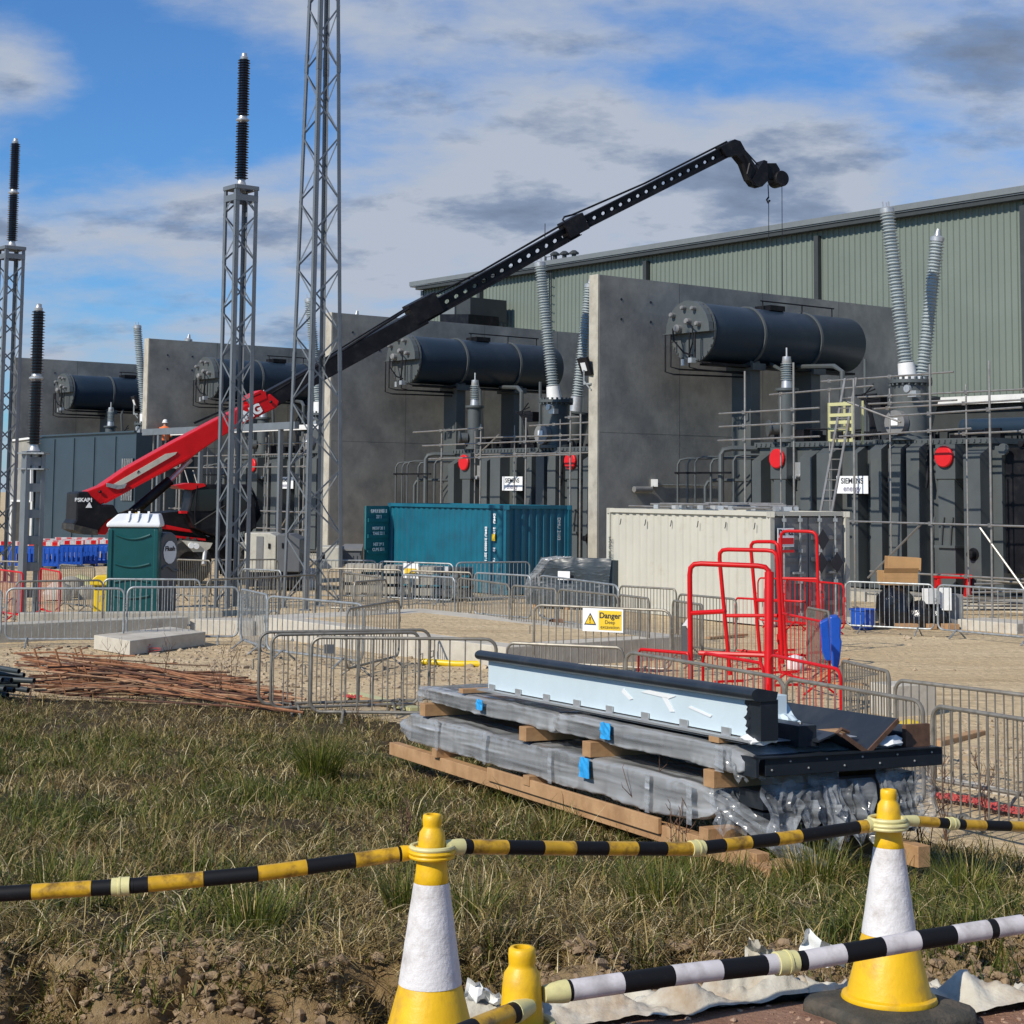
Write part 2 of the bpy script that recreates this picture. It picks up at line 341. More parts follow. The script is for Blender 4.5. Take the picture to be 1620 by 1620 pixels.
# ------------------------------------------------------------------ numpy value noise
_T = {}
def vnoise(x, y, seed=0):
    T = _T.get(seed)
    if T is None: T = _T[seed] = np.random.default_rng(seed).random((256, 256))
    xi = np.floor(x).astype(int); yi = np.floor(y).astype(int); fx = x-xi; fy = y-yi
    fx = fx*fx*(3-2*fx); fy = fy*fy*(3-2*fy); g = lambda a, b: T[a % 256, b % 256]
    return (g(xi, yi)*(1-fx)+g(xi+1, yi)*fx)*(1-fy)+(g(xi, yi+1)*(1-fx)+g(xi+1, yi+1)*fx)*fy
def fbm(x, y, o=5, seed=0):
    s = 0; a = 1; t = 0
    for i in range(o): s = s+a*vnoise(x*2**i+i*17.3, y*2**i+i*9.1, seed+i); t += a; a *= .5
    return s/t-.5
TX = [-40, -8, -2.5, -.8, 0, 2, 4, 7, 40]; TY = [27, 25, 23.6, 21.6, 20, 17, 14.6, 13, 13]
def toe(x): return np.interp(x, TX, TY)
def pedge(x): return 5.72+.24*(x+.15)+.07*np.sin(x*2.3)+.03*np.sin(x*7)
def bedge(x): return 7.66+.1*np.sin(x*3.1+1)+.06*np.sin(x*8.3)+.14*np.sin(x*1.15)+.16*np.maximum(x-1, 0)
def height(x, y):
    x = np.asarray(x, float); y = np.asarray(y, float)
    tp, pe, be = toe(x), pedge(x), bedge(x)
    t = np.clip((y-be)/(tp-be), 0, 1)
    zb = .98*(1-t)**1.35
    # path, trench, bank
    a = np.clip((y-pe)/.55, 0, 1); a = a*a*(3-2*a)
    zt = 1.25-(.3+.36*np.clip((.25-x)/.5, 0, 1))*a
    n = fbm(x*3.0, y*3.0, 5, 3); n2 = fbm(x*9, y*9, 4, 9); n3 = fbm(x*.6, y*.6, 4, 21)
    # toothed clods on the cut face
    teeth = np.maximum(0, np.sin(x*19+2.5*fbm(x*1.5, y*.7, 3, 5)*6))**3
    cut = np.clip((y-(be-.42))/.42, 0, 1)
    cutn = np.clip(cut+.22*n, 0, 1); cutn = cutn**.75
    zf = (zt)*(1-cutn)+(zb)*cutn
    n4 = fbm(x*22, y*22, 3, 61); zf = zf+(.2*n+.13*n2+.07*n4-.2*teeth*(cut > .05)*(cut < .98))*np.where(y < be+.15, 1, 0)*np.clip((y-pe)/.25, 0, 1)
    z = np.where(y < be, zf, zb)
    bankw = np.clip((y-be+.1)/.3, 0, 1)*np.clip((tp+1.5-y)/3, 0, 1)
    z = z+bankw*(.13*n3+.05*n+.015*n2)
    pathw = np.clip((pe-y)/.15, 0, 1)
    z = z+pathw*(.012*n+.008*n2)
    far = np.clip((y-tp)/3, 0, 1)*np.clip((420-y)/100, 0, 1)
    z = z+far*(.05*fbm(x*.35, y*.35, 4, 31)+.02*n2*np.clip((60-y)/20, 0, 1))
    return z
def H(x, y): return float(height(np.array([x]), np.array([y]))[0])

xs = np.concatenate([-np.geomspace(500, 8, 26), np.arange(-7.8, 7.81, .03), np.geomspace(8, 500, 26)])
ys = np.concatenate([[-60, -20, -6, 0, 2, 3.2, 4, 4.6], np.arange(4.9, 9.5, .026), np.arange(9.5, 16, .06), np.arange(16, 40, .14), np.geomspace(40, 900, 50)])
XX, YY = np.meshgrid(xs, ys); ZZ = height(XX, YY)
def submesh(name, maskf, m, kind='structure'):
    ny, nx = XX.shape
    cx = (XX[:-1, :-1]+XX[1:, 1:])/2; cy = (YY[:-1, :-1]+YY[1:, 1:])/2
    mk = maskf(cx, cy); j, i = np.nonzero(mk)
    a = j*nx+i; quads = np.stack([a, a+1, a+nx+1, a+nx], 1)
    used, inv = np.unique(quads, return_inverse=True); quads = inv.reshape(-1, 4)
    co = np.stack([XX.ravel()[used], YY.ravel()[used], ZZ.ravel()[used]], 1)
    me = bpy.data.meshes.new(name); me.vertices.add(len(co)); me.vertices.foreach_set('co', co.ravel())
    me.loops.add(quads.size); me.loops.foreach_set('vertex_index', quads.ravel().astype(np.int32))
    me.polygons.add(len(quads)); me.polygons.foreach_set('loop_start', np.arange(0, quads.size, 4)); me.polygons.foreach_set('use_smooth', [True]*len(quads))
    me.update(calc_edges=True); me.validate(); me.materials.append(m)
    o = bpy.data.objects.new(name, me); COL.objects.link(o); o['kind'] = kind; return o

def ground_mat(name, cols, scales, bump, stones=False):
    m = bpy.data.materials.new(name); m.use_nodes = True; t = m.node_tree; b = t.nodes['Principled BSDF']; b.inputs['Roughness'].default_value = .95; b.inputs['Specular IOR Level'].default_value = .2
    tcn = t.nodes.new('ShaderNodeTexCoord'); last = None
    for i, (c, s) in enumerate(zip(cols, scales)):
        if i == 0:
            rg = t.nodes.new('ShaderNodeRGB'); rg.outputs[0].default_value = (*c, 1); last = rg.outputs[0]; continue
        mp = t.nodes.new('ShaderNodeMapping'); mp.inputs['Location'].default_value = (i*3.7, i*1.3, i); mp.inputs['Scale'].default_value = s[1]; t.links.new(tcn.outputs['Object'], mp.inputs[0])
        nz = t.nodes.new('ShaderNodeTexNoise'); nz.inputs['Scale'].default_value = s[0]; nz.inputs['Detail'].default_value = 9; nz.inputs['Roughness'].default_value = .65; t.links.new(mp.outputs[0], nz.inputs['Vector'])
        mr = t.nodes.new('ShaderNodeMapRange'); t.links.new(nz.outputs['Fac'], mr.inputs[0]); mr.inputs[1].default_value = s[2]; mr.inputs[2].default_value = s[3]; mr.inputs[4].default_value = s[4]
        mx = t.nodes.new('ShaderNodeMixRGB'); t.links.new(mr.outputs[0], mx.inputs[0]); t.links.new(last, mx.inputs[1]); mx.inputs[2].default_value = (*c, 1); last = mx.outputs[0]
    t.links.new(last, b.inputs['Base Color'])
    nz = t.nodes.new('ShaderNodeTexNoise'); nz.inputs['Scale'].default_value = bump[0]; nz.inputs['Detail'].default_value = 10; nz.inputs['Roughness'].default_value = .7; t.links.new(tcn.outputs['Object'], nz.inputs['Vector'])
    bp = t.nodes.new('ShaderNodeBump'); bp.inputs['Strength'].default_value = bump[1]; bp.inputs['Distance'].default_value = bump[2]; t.links.new(nz.outputs['Fac'], bp.inputs['Height'])
    if stones:
        vo = t.nodes.new('ShaderNodeTexVoronoi'); vo.inputs['Scale'].default_value = stones; t.links.new(tcn.outputs['Object'], vo.inputs['Vector'])
        b2 = t.nodes.new('ShaderNodeBump'); b2.inputs['Strength'].default_value = .5; b2.inputs['Distance'].default_value = .04; b2.invert = True; t.links.new(vo.outputs['Distance'], b2.inputs['Height']); t.links.new(bp.outputs[0], b2.inputs['Normal']); t.links.new(b2.outputs[0], b.inputs['Normal'])
    else: t.links.new(bp.outputs[0], b.inputs['Normal'])
    return m
gm_sand = ground_mat('compacted_sandy_hardcore', [(.56, .42, .24), (.7, .56, .35), (.36, .26, .15), (.43, .33, .2)],
    [None, (.25, (1, 3.0, 1), .4, .65, .8), (1.3, (.3, 2.6, 1), .5, .66, .75), (7, (1, 1, 1), .5, .62, .8)], (7, .9, .06), 8)
gm_bank = ground_mat('soil_under_grass', [(.06, .042, .022), (.1, .07, .035), (.035, .035, .014)],
    [None, (2.5, (1, 1, 1), .45, .65, .9), (1.2, (1, 1, 1), .5, .65, .7)], (18, 1, .05))
gm_cut = ground_mat('excavated_clay', [(.34, .225, .105), (.5, .36, .19), (.12, .075, .04), (.56, .43, .25)],
    [None, (4, (1, 1, 1), .42, .62, .9), (7, (1, 1, 1), .52, .68, .8), (22, (1, 1, 1), .58, .72, .6)], (22, 1, .07))
gm_path = ground_mat('reddish_trodden_earth', [(.3, .16, .1), (.4, .25, .17), (.2, .1, .06), (.46, .34, .25)],
    [None, (3, (1, 2, 1), .42, .62, .8), (9, (1, 1, 1), .55, .7, .7), (40, (1, 1, 1), .6, .75, .7)], (45, 1, .02))
submesh('path', lambda x, y: y < pedge(x), gm_path)
submesh('trench_bank', lambda x, y: (y >= pedge(x)) & (y < bedge(x)+.04), gm_cut)
submesh('grass_bank', lambda x, y: (y >= bedge(x)+.04) & (y < toe(x)), gm_bank)
submesh('ground', lambda x, y: y >= toe(x), gm_sand)

# ------------------------------------------------------------------ grass (nobody could count it)
def grass_mesh(name, X, Y, Ln, W, lean_az, lean, hue, m, z0=None, seg=3):
    n = len(X); Z = height(X, Y) if z0 is None else z0
    lx, ly = np.cos(lean_az), np.sin(lean_az); px, py = -ly, lx
    twist = rng.uniform(-.9, .9, n); px, py = px*np.cos(twist)-py*np.sin(twist), px*np.sin(twist)+py*np.cos(twist)
    co = np.zeros((n, seg+1, 2, 3)); x, y, z = X.copy(), Y.copy(), Z-.012
    ang = lean*.35
    for s_ in range(seg+1):
        wd = W*(1-.85*(s_/seg)**1.5)
        for k, sg in ((0, -1), (1, 1)):
            co[:, s_, k, 0] = x+px*wd*sg*.5; co[:, s_, k, 1] = y+py*wd*sg*.5; co[:, s_, k, 2] = z
        st = Ln/seg; x = x+lx*np.sin(ang)*st; y = y+ly*np.sin(ang)*st; z = z+np.cos(ang)*st
        ang = ang+lean*rng.uniform(.5, 1.1, n)/seg*1.5
        z = np.maximum(z, Z+.004)
    idx = np.arange(n)[:, None]*(2*(seg+1))+np.arange(seg)[None, :]*2
    q = np.stack([idx, idx+1, idx+3, idx+2], -1).reshape(-1, 4)
    me = bpy.data.meshes.new(name); nv = n*2*(seg+1)
    me.vertices.add(nv); me.vertices.foreach_set('co', co.ravel())
    me.loops.add(q.size); me.loops.foreach_set('vertex_index', q.ravel().astype(np.int32))
    me.polygons.add(len(q)); me.polygons.foreach_set('loop_start', np.arange(0, q.size, 4)); me.update(calc_edges=True)
    at = me.color_attributes.new('hue', 'FLOAT_COLOR', 'POINT')
    c = np.repeat(np.concatenate([hue, np.ones((n, 1))], 1)[:, None, :], 2*(seg+1), 1); at.data.foreach_set('color', c.ravel())
    me.materials.append(m); o = bpy.data.objects.new(name, me); COL.objects.link(o); return o
gmat = bpy.data.materials.new('grass_blades'); gmat.use_nodes = True; t = gmat.node_tree; b = t.nodes['Principled BSDF']; b.inputs['Roughness'].default_value = .55; b.inputs['Specular IOR Level'].default_value = .3
va = t.nodes.new('ShaderNodeVertexColor'); va.layer_name = 'hue'; t.links.new(va.outputs[0], b.inputs['Base Color'])
tl = t.nodes.new('ShaderNodeBsdfTranslucent'); t.links.new(va.outputs[0], tl.inputs[0]); ms = t.nodes.new('ShaderNodeMixShader'); ms.inputs[0].default_value = .25
t.links.new(b.outputs[0], ms.inputs[1]); t.links.new(tl.outputs[0], ms.inputs[2]); t.links.new(ms.outputs[0], t.nodes['Material Output'].inputs[0])
GREEN = np.array([[.085, .105, .012], [.155, .16, .022], [.035, .055, .008], [.1, .12, .022]])
STRAW = np.array([[.44, .33, .13], [.27, .19, .065], [.13, .085, .03], [.66, .54, .3], [.06, .04, .016]])
def hues(n, gfrac):
    h = np.where((rng.random(n) < gfrac)[:, None], GREEN[rng.integers(0, 4, n)], STRAW[rng.choice(5, n, p=[.2, .28, .24, .1, .18])])
    return h*rng.uniform(.75, 1.25, (n, 1))
N = 900000
yy = 7.35+(26-7.35)*rng.random(N)**1.55; xx = rng.uniform(-1, 1, N)*(.33*yy+1.1)
keep = (yy > bedge(xx)-.08-.5*rng.random(N)**2.6) & (yy < toe(xx)+.4)
xx, yy = xx[keep], yy[keep]
dens = fbm(xx*1.3, yy*1.3, 4, 44); pt = fbm(xx*.55, yy*.55, 3, 71); tuf = fbm(xx*3.2, yy*3.2, 3, 13)
tt = (yy-bedge(xx))/(toe(xx)-bedge(xx))
keep = rng.random(len(xx)) < np.clip(.6+2.4*dens+1.3*tuf, .06, 1)*np.where(tt > .8, np.clip((1.08-tt)/.28, .08, 1), 1)*np.where(xx > 2.9, .7, 1)
# bare ground under the stacked panels
xx, yy, pt, tuf, tt = xx[keep], yy[keep], pt[keep], tuf[keep], tt[keep]
n = len(xx)
gf = np.clip(.36+1.6*pt+.9*tuf-.3*(tt > .72), .04, .8)
hue = hues(n, gf)
isg = (hue[:, 1] > hue[:, 0])
ln = rng.gamma(3, .031, n)*np.clip(1+1.8*tuf, .4, 2)*np.where(isg, .85, 1.15)
az = 6.28*fbm(xx*1.1, yy*1.1, 3, 81)*3+rng.normal(0, 1.7, n)
lean = np.where(isg, rng.uniform(.3, 2.2, n), rng.uniform(.9, 3.4, n))
g = grass_mesh('grass', xx, yy, ln, np.where(isg, rng.uniform(.0035, .0085, n), rng.uniform(.0028, .006, n))*(1+yy/26), az, lean, hue, gmat)
tag(g, 'rough matted green and straw coloured grass covering the bank', 'grass', kind='stuff')
ns = 11000
sy = 7.5+(24-7.5)*rng.random(ns)**1.5; sx = rng.uniform(-1, 1, ns)*(.315*sy+.5); kk = (sy > bedge(sx)-.1) & (sy < toe(sx)); sx, sy = sx[kk], sy[kk]; ns = len(sx)
g = grass_mesh('straw_stalks', sx, sy, rng.uniform(.2, .5, ns), rng.uniform(.003, .0055, ns)*(1+sy/30), rng.uniform(0, 6.28, ns), rng.uniform(1.6, 3.6, ns), STRAW[rng.choice([0, 3, 1], ns)]*rng.uniform(.8, 1.25, (ns, 1)), gmat, seg=5)
tag(g, 'long pale dead grass stalks lying tangled over the turf of the bank', 'dead grass', kind='stuff')
def tuft(px, py, Yd, nb, ht, rad, gfrac, label):
    p = P(px, py, Yd); x0, y0 = p.x, p.y
    a = rng.uniform(0, 6.28, nb); r = rad*np.sqrt(rng.random(nb))*.5
    X = x0+np.cos(a)*r; Y = y0+np.sin(a)*r
    o = grass_mesh('grass_tuft', X, Y, ht*rng.uniform(.5, 1.15, nb), rng.uniform(.004, .007, nb), a+rng.normal(0, .35, nb), rng.uniform(.25, 1.1, nb), hues(nb, gfrac)*1.25, gmat, seg=4)
    tag(o, label, 'grass tuft', 'grass tufts standing up from the bank')
def gy(px, py):
    # the place on the bank seen at this spot
    d = ray(px, py); Yk = np.arange(5.6, 29, .01); t_ = Yk/d.y; ok = np.nonzero(EYE+d.z*t_ <= height(d.x*t_, Yk))[0]
    return float(Yk[ok[0]]) if len(ok) else 22.
for px, py, nb, ht, rad, gfr, lab in (
    (505, 1235, 620, .55, .34, .92, 'tall dark green grass tuft in the middle of the bank left of the stacked panels'),
    (1045, 1440, 420, .3, .35, .75, 'green tuft below the middle of the striped bar between the two cones'),
    (745, 1470, 330, .3, .25, .8, 'dark green tuft just right of the left cone'),
    (1290, 1400, 420, .34, .35, .7, 'grass tuft left of the right cone'),
    (1530, 1420, 380, .3, .35, .85, 'bright green grass tuft right of the right cone'),
    (400, 1470, 300, .26, .3, .9, 'low dark tuft under the left striped bar'),
    (255, 1330, 260, .24, .3, .7, 'small green tuft just above the left striped bar'),
    (640, 1440, 260, .28, .2, .85, 'green tuft tucked against the left side of the left cone'),
    (870, 1330, 260, .28, .3, .6, 'straw and green tuft in front of the wooden skids'),
    (90, 1420, 260, .25, .3, .75, 'low green tuft near the left edge of the picture'),
    (1110, 1300, 240, .3, .3, .5, 'thin straw tuft under the near corner of the panels')):
    if px == 1110: py = 1395
    Yd = gy(px, py); tuft(px, py, Yd, nb, ht, rad, gfr, lab)

# dry weeds: upright twiggy plants
def weed(px, py, ht, lab, nst=3):
    Yd = gy(px, py); p = P(px, py, Yd); o = Vector((p.x, p.y, H(p.x, p.y))); mb = MB(o)
    for s_ in range(nst):
        q = o+Vector((random.uniform(-.04, .04), random.uniform(-.04, .04), -.03)); d = Vector((random.uniform(-.2, .2), random.uniform(-.2, .2), 1)); pts = [q.copy()]
        hh = ht*random.uniform(.6, 1.05)
        for k in range(6):
            d = (d+Vector((random.uniform(-.14, .14), random.uniform(-.14, .14), .05))).normalized(); q = q+d*hh/6; pts.append(q.copy())
            if k > 1:
                for _ in range(random.choice((1, 2, 2))):
                    e1 = q+(d*.6+Vector((random.uniform(-1, 1), random.uniform(-1, 1), .4)).normalized())*hh*random.uniform(.06, .18); e2 = e1+Vector((random.uniform(-.02, .02), 0, .03))
                    mb.tube([q, e1, e2], [.0036, .0028, .0016], 3, caps=False)
        mb.tube(pts, [.0065-.0007*i for i in range(7)], 4, caps=False)
    ob = mb.build('dry_weed', M_['twig']); tag(ob, lab, 'weed', 'dry twiggy weeds standing on the bank')
for px, py, ht, lab in (
    (1030, 1345, .75, 'tallest dry weed in front of the middle of the wrapped panels'),
    (1075, 1365, .6, 'dry weed with a seed head before the near end of the wrapped panels'),
    (900, 1300, .5, 'dry weed before the second wooden block of the skid'),
    (760, 1245, .5, 'dry twiggy weed in front of the far end of the wrapped panels'),
    (820, 1270, .45, 'thin dry weed in front of the long wooden skid'),
    (1240, 1350, .8, 'dark dry weed leaning over the torn plastic at the near end of the stack'),
    (1460, 1380, .75, 'dry weed standing right of the right cone'),
    (1500, 1330, .7, 'dry bush of stems by the right hand edge under the barriers'),
    (1560, 1300, .7, 'rightmost dry bush of stems beside the red netting'),
    (1420, 1350, .6, 'dry stems just right of the top of the right cone'),
    (365, 1110, 1.0, 'tall dry weed standing in front of the rusty bars'),
    (260, 1105, .8, 'dry weed in front of the middle of the rusty bar pile'),
    (175, 1090, .7, 'dry weed before the pale concrete block'),
    (345, 1115, .8, 'short dry weed among the rusty bars right of the block'),
    (40, 1140, .5, 'dry weed next to the dark plastic pipes'),
    (560, 1150, .35, 'low dry weed between the rusty bars and the wrapped panels'),
    (1130, 1330, .55, 'dry weed by the near wooden block'),
    (640, 1330, .3, 'small dry weed just left of the left cone top')):
    weed(px, py, ht, lab, random.choice((2, 3, 4)))

# loose stones on the compound floor (nobody could count them) and clods in the trench
def stones(name, pts, sz, m, label, cat):
    base = []
    for k in range(6):
        vs = [Vector((random.gauss(0, 1), random.gauss(0, 1), random.gauss(0, .7))).normalized()*random.uniform(.7, 1) for _ in range(16)]
        import bmesh
        bm = bmesh.new(); [bm.verts.new(q) for q in vs]; bmesh.ops.convex_hull(bm, input=bm.verts); bm.verts.ensure_lookup_table()
        lv = [v for v in bm.verts if v.link_faces]; ix = {v: i for i, v in enumerate(lv)}
        base.append((np.array([tuple(v.co) for v in lv]), [tuple(ix[v] for v in f.verts) for f in bm.faces])); bm.free()
    V_, F_ = [], []; n0 = 0
    for (x, y), s_, z in zip(pts, sz, height(pts[:, 0], pts[:, 1])):
        bv, bf = base[random.randrange(6)]; a = random.uniform(0, 6.28); c_, s2 = math.cos(a), math.sin(a)
        v = bv*s_; v = np.stack([v[:, 0]*c_-v[:, 1]*s2+x, v[:, 0]*s2+v[:, 1]*c_+y, v[:, 2]*.8+z+s_*.15], 1); V_.append(v); F_ += [tuple(n0+i for i in f) for f in bf]; n0 += len(v)
    me = bpy.data.meshes.new(name); me.from_pydata(np.concatenate(V_).tolist(), [], F_); me.materials.append(m); o = bpy.data.objects.new(name, me); COL.objects.link(o); return tag(o, label, cat, kind='stuff')
M_['stone'] = mat('pale_limestone_chippings', (.26, .19, .12), .9, c2=(.5, .4, .27), scale=1.6, bump=.3)
pts = []
for (x0, x1, y0, y1, k) in ((0, 420, 1022, 1085, 900), (300, 480, 1020, 1110, 500), (440, 780, 1040, 1120, 600), (690, 790, 985, 1010, 260), (780, 1000, 1000, 1016, 120), (1480, 1620, 1140, 1270, 260), (0, 60, 960, 985, 200), (560, 800, 1030, 1090, 200), (1150, 1340, 1040, 1110, 160), (260, 420, 930, 980, 160), (600, 1600, 930, 1060, 260)):
    for _ in range(k):
        g_ = G(random.uniform(x0, x1), random.uniform(y0, y1)); pts.append((g_.x, g_.y))
pts = np.array(pts); stones('gravel', pts, rng.gamma(2.2, .011, len(pts))+.006, M_['stone'], 'loose pale stones and rubble lying over the sandy compound floor', 'gravel')
xs_ = rng.uniform(-2.8, 3.4, 9000); ys_ = pedge(xs_)+.15+(bedge(xs_)-pedge(xs_)+.1)*rng.random(9000)**.7
stones('clods', np.stack([xs_, ys_], 1), np.minimum(rng.gamma(1.5, .009, 9000)+.003, .04), M_['soil_m'], 'loose clay clods along the cut edge of the trench', 'soil')
xs_ = rng.uniform(-1, 2.6, 1500); ys_ = pedge(xs_)-.9*rng.random(1500)
M_['grit'] = mat('reddish_grit', (.28, .15, .09), .95, c2=(.45, .32, .22), scale=3)
stones('grit', np.stack([xs_, ys_], 1), rng.gamma(1.6, .0028, 1500)+.0015, M_['grit'], 'fine reddish grit and crumbs on the earth path by the cones', 'grit')

# ------------------------------------------------------------------ warehouse behind the bays
def cladding(mb, u0, u1, z0, z1, v, pitch=.3, dep=.05, k=3):
    u = u0; cols = []
    while u < u1-1e-6:
        for du, dv in ((0, 0), (.16, 0), (.19, -dep), (.27, -dep)):
            if u+du <= u1: cols.append((u+du, v+dv))
        u += pitch
    cols.append((u1, v)); vs = []; fs = []
    for a, b_ in cols: vs += [L(a, b_, z0, k), L(a, b_, z1, k)]
    fs = [(2*i, 2*i+2, 2*i+3, 2*i+1) for i in range(len(cols)-1)]
    mb.add(vs, fs)
BV = 20.; bu0, bu1, bz = -37.9, 26., 14.75
bld = empty('warehouse', L(-6, BV, 0), 'large green grey metal clad warehouse behind the concrete walls', 'building')
def bb(mb): mb.o = L(-6, BV, 0); return mb
mb = bb(MB()); cladding(mb, bu0, bu1, 0, bz-.15, BV)
for q in (((bu0, BV), (bu0, BV+40)), ((bu0, BV+40), (bu1, BV+40)), ((bu1, BV+40), (bu1, BV))):
    (a, b_), (c, d) = q; mb.add([L(a, b_, 0), L(c, d, 0), L(c, d, bz-.1), L(a, b_, bz-.1)], [(0, 1, 2, 3)])
mb.build('wall', M_['clad'], bld)
mb = bb(MB()); mb.add([L(bu0-.5, BV-.55, bz-.02), L(bu1+.5, BV-.55, bz-.02), L(bu1+.5, BV+20, bz+2.2), L(bu0-.5, BV+20, bz+2.2), L(bu0-.5, BV+40.5, bz-.02), L(bu1+.5, BV+40.5, bz-.02)], [(0, 1, 2, 3), (3, 2, 5, 4)])
mb.build('roof', M_['roof'], bld)
def ub(mb, u0, u1, v0, v1, z0, z1, k=3):
    vs = [L(a, b_, z, k) for a in (u0, u1) for b_ in (v0, v1) for z in (z0, z1)]
    return mb.add(vs, [(0, 1, 3, 2), (4, 6, 7, 5), (0, 4, 5, 1), (2, 3, 7, 6), (0, 2, 6, 4), (1, 5, 7, 3)])
mb = bb(MB()); ub(mb, bu0-.5, bu1+.5, BV-.62, BV-.56, bz-.14, bz+.1); ub(mb, bu0-.5, bu1+.5, BV-.56, BV-.06, bz-.2, bz-.15)
mb.build('eaves_gutter', M_['roof'], bld)
mb = bb(MB()); ub(mb, bu0-.05, bu1, BV-.5, BV-.1, bz-.38, bz-.21); mb.build('soffit_shade_strip', M_['trim'], bld)  # soffit strip, its dark colour also standing in for the eaves shadow
for uu in (-32.3, -19.0, -8.08, 2.4):
    mb = bb(MB()); ub(mb, uu-.12, uu+.12, BV-.28, BV-.06, .2, bz-.6); mb.build('downpipe', M_['trim'], bld)
mb = bb(MB()); ub(mb, bu0-.1, bu0+.12, BV-.1, BV+.1, 0, bz-.4); mb.build('corner_flashing', M_['roof'], bld)
# roof items: small vents
for px, py in ((878, 398), (893, 397), (908, 396)):
    p = onplane(px, py+6, L(0, BV+1.5), V); mb = MB(bld.location); mb.cyl(p-Vector((0, 0, .5)), p+Vector((0, 0, .1)), .12, 8); mb.lathe([(.26, 0), (.26, .08), (.1, .2)], p, n=10); mb.build('roof_vent', M_['trim'], bld)
p = onplane(1208, 365, L(0, BV), V)
# plant enclosure against the left end of the warehouse
pe_ = empty('plant_duct', L(-33, 17, 0), 'dark boxy air duct sticking out over the second concrete wall', 'duct')
def pbx(x0, x1, y0, y1, v, d, m, name):
    a, b_, c, e_ = [onplane(x, y, L(0, v), V) for x, y in ((x0, y1), (x1, y1), (x1, y0), (x0, y0))]
    mb = MB(pe_.location); mb.prism([a, b_, c, e_], V*d); mb.build(name, m, pe_)
pbx(722, 744, 470, 505, 17, 2.4, M_['trim'], 'duct_box'); pbx(696, 741, 497, 512, 16.6, 2, M_['black'], 'duct_base'); pbx(690, 719, 484, 498, 17, 2, M_['roof'], 'duct_cowl')
a0 = onplane(733, 512, L(0, 17.6), V); mb = MB(pe_.location); mb.beam(Vector((a0.x, a0.y, 0)), a0, .4, .4); mb.build('support_post', M_['black'], pe_)
# cable ladder on the warehouse wall above bay two
rack = empty('cable_ladder', L(-10, BV, 0), 'vertical ladder fixed to the warehouse wall beside the tall bushing', 'ladder')
mb = MB(rack.location); t0 = onplane(868, 405, L(0, BV-.3), V); b0 = onplane(867, 640, L(0, BV-.3), V)
for du in (-.22, .22): mb.beam(b0+U*du, t0+U*du, .05, .05)
k = 0
while k < (t0.z-b0.z): mb.beam(b0+Vector((0, 0, k))-U*.22, b0+Vector((0, 0, k))+U*.22, .03, .03); k += .45
mb.build('rails', M_['trim'], rack)
# low white-topped building behind the last bay
low = empty('low_building', L(16, 14, 0), 'low dark building with a bright white eaves strip right of the last bushings', 'building')
a, b_ = onplane(1466, 634, L(0, 14), V), onplane(1700, 617, L(0, 14), V); zt = (a.z+b_.z)/2
mb = MB(low.location); mb.prism([Vector((a.x, a.y, 0)), Vector((b_.x, b_.y, 0)), Vector((b_.x, b_.y, zt-.3)), Vector((a.x, a.y, zt-.3))], V*5); mb.build('wall', M_['trim'], low)
mb = MB(low.location); a2, b2 = a-V*.4, b_-V*.4; mb.prism([Vector((a2.x, a2.y, zt-.28)), Vector((b2.x, b2.y, zt-.28)), Vector((b2.x, b2.y, zt)), Vector((a2.x, a2.y, zt))], V*5.6); mb.build('eaves', M_['white'], low)

# ------------------------------------------------------------------ concrete fire walls
M_['jnt'] = mat('concrete_joint', (.12, .115, .1), .9)
wl_lab = ['concrete fire wall at the far left, partly behind the blue grey enclosure', 'second concrete fire wall from the left, behind the red lifting boom', 'third concrete fire wall, just right of the tall lattice mast', 'nearest and largest concrete fire wall, behind the cream container']
for k in range(4):
    o = L(0, 0, 0, k); root = empty('fire_wall', o, wl_lab[k], 'wall', 'concrete fire walls between the transformer bays')
    mb = MB(o); ub(mb, -.2, .21, .06, 15.1, -.3, 9.98, k); mb.build('wall_panel', M_['conc'], root)
    mb = MB(o); ub(mb, -.24, .2, 0, .06, -.3, 9.995, k); mb.build('front_edge', M_['edge'], root, bevel=.015)  # end face coloured paler than the wall: its sunlit look put into the colour
    mb = MB(o)
    for vv in (3.6, 7.6, 11.6): ub(mb, .2, .212, vv, vv+.018, 0, 9.97, k)
    ub(mb, .2, .212, .1, 15, 4.9, 4.912, k); mb.build('panel_joint', M_['jnt'], root)
    mb = MB(o)
    for vv in (1.0, 2.3, 9.0, 9.9):
        for zz in (9.25, 8.6): mb.cyl(L(.205, vv, zz, k), L(.22, vv, zz, k), .045, 8)
    mb.build('tie_hole', M_['ink'], root)
def floodlight(px, py, k, lab):
    e_ = onplane(px, py, L(0, 0, 0, k), V); root = empty('floodlight', Vector((e_.x, e_.y, e_.z)), lab, 'floodlight', 'floodlights clamped to the wall edges')
    mb = MB(e_); c = e_-V*.12-U*.25; mb.beam(e_-V*.02, c, .06, .05); mb.beam(c, c+Vector((0, 0, .45)), .05, .05); mb.beam(e_-V*.02-Vector((0, 0, .2)), c+Vector((0, 0, .1)), .04, .04); mb.build('bracket', M_['galv'], root)
    hc = c+Vector((0, 0, .55)); n = (V*-.85+Vector((0, 0, -.3))-U*.2).normalized(); r_ = n.cross(Vector((0, 0, 1))).normalized(); u_ = r_.cross(n)
    mb = MB(e_); mb.prism([hc+r_*a*.33+u_*b_*.3 for a, b_ in ((-1, -1), (1, -1), (1, 1), (-1, 1))], n*-.1); mb.build('housing', M_['black'], root, bevel=.01)
    mb = MB(e_); mb.prism([hc+n*.004+r_*a*.16+u_*b_*.14 for a, b_ in ((-1, -1), (1, -1), (1, 1), (-1, 1))], n*.006); mb.build('lens', M_['plate'], root)
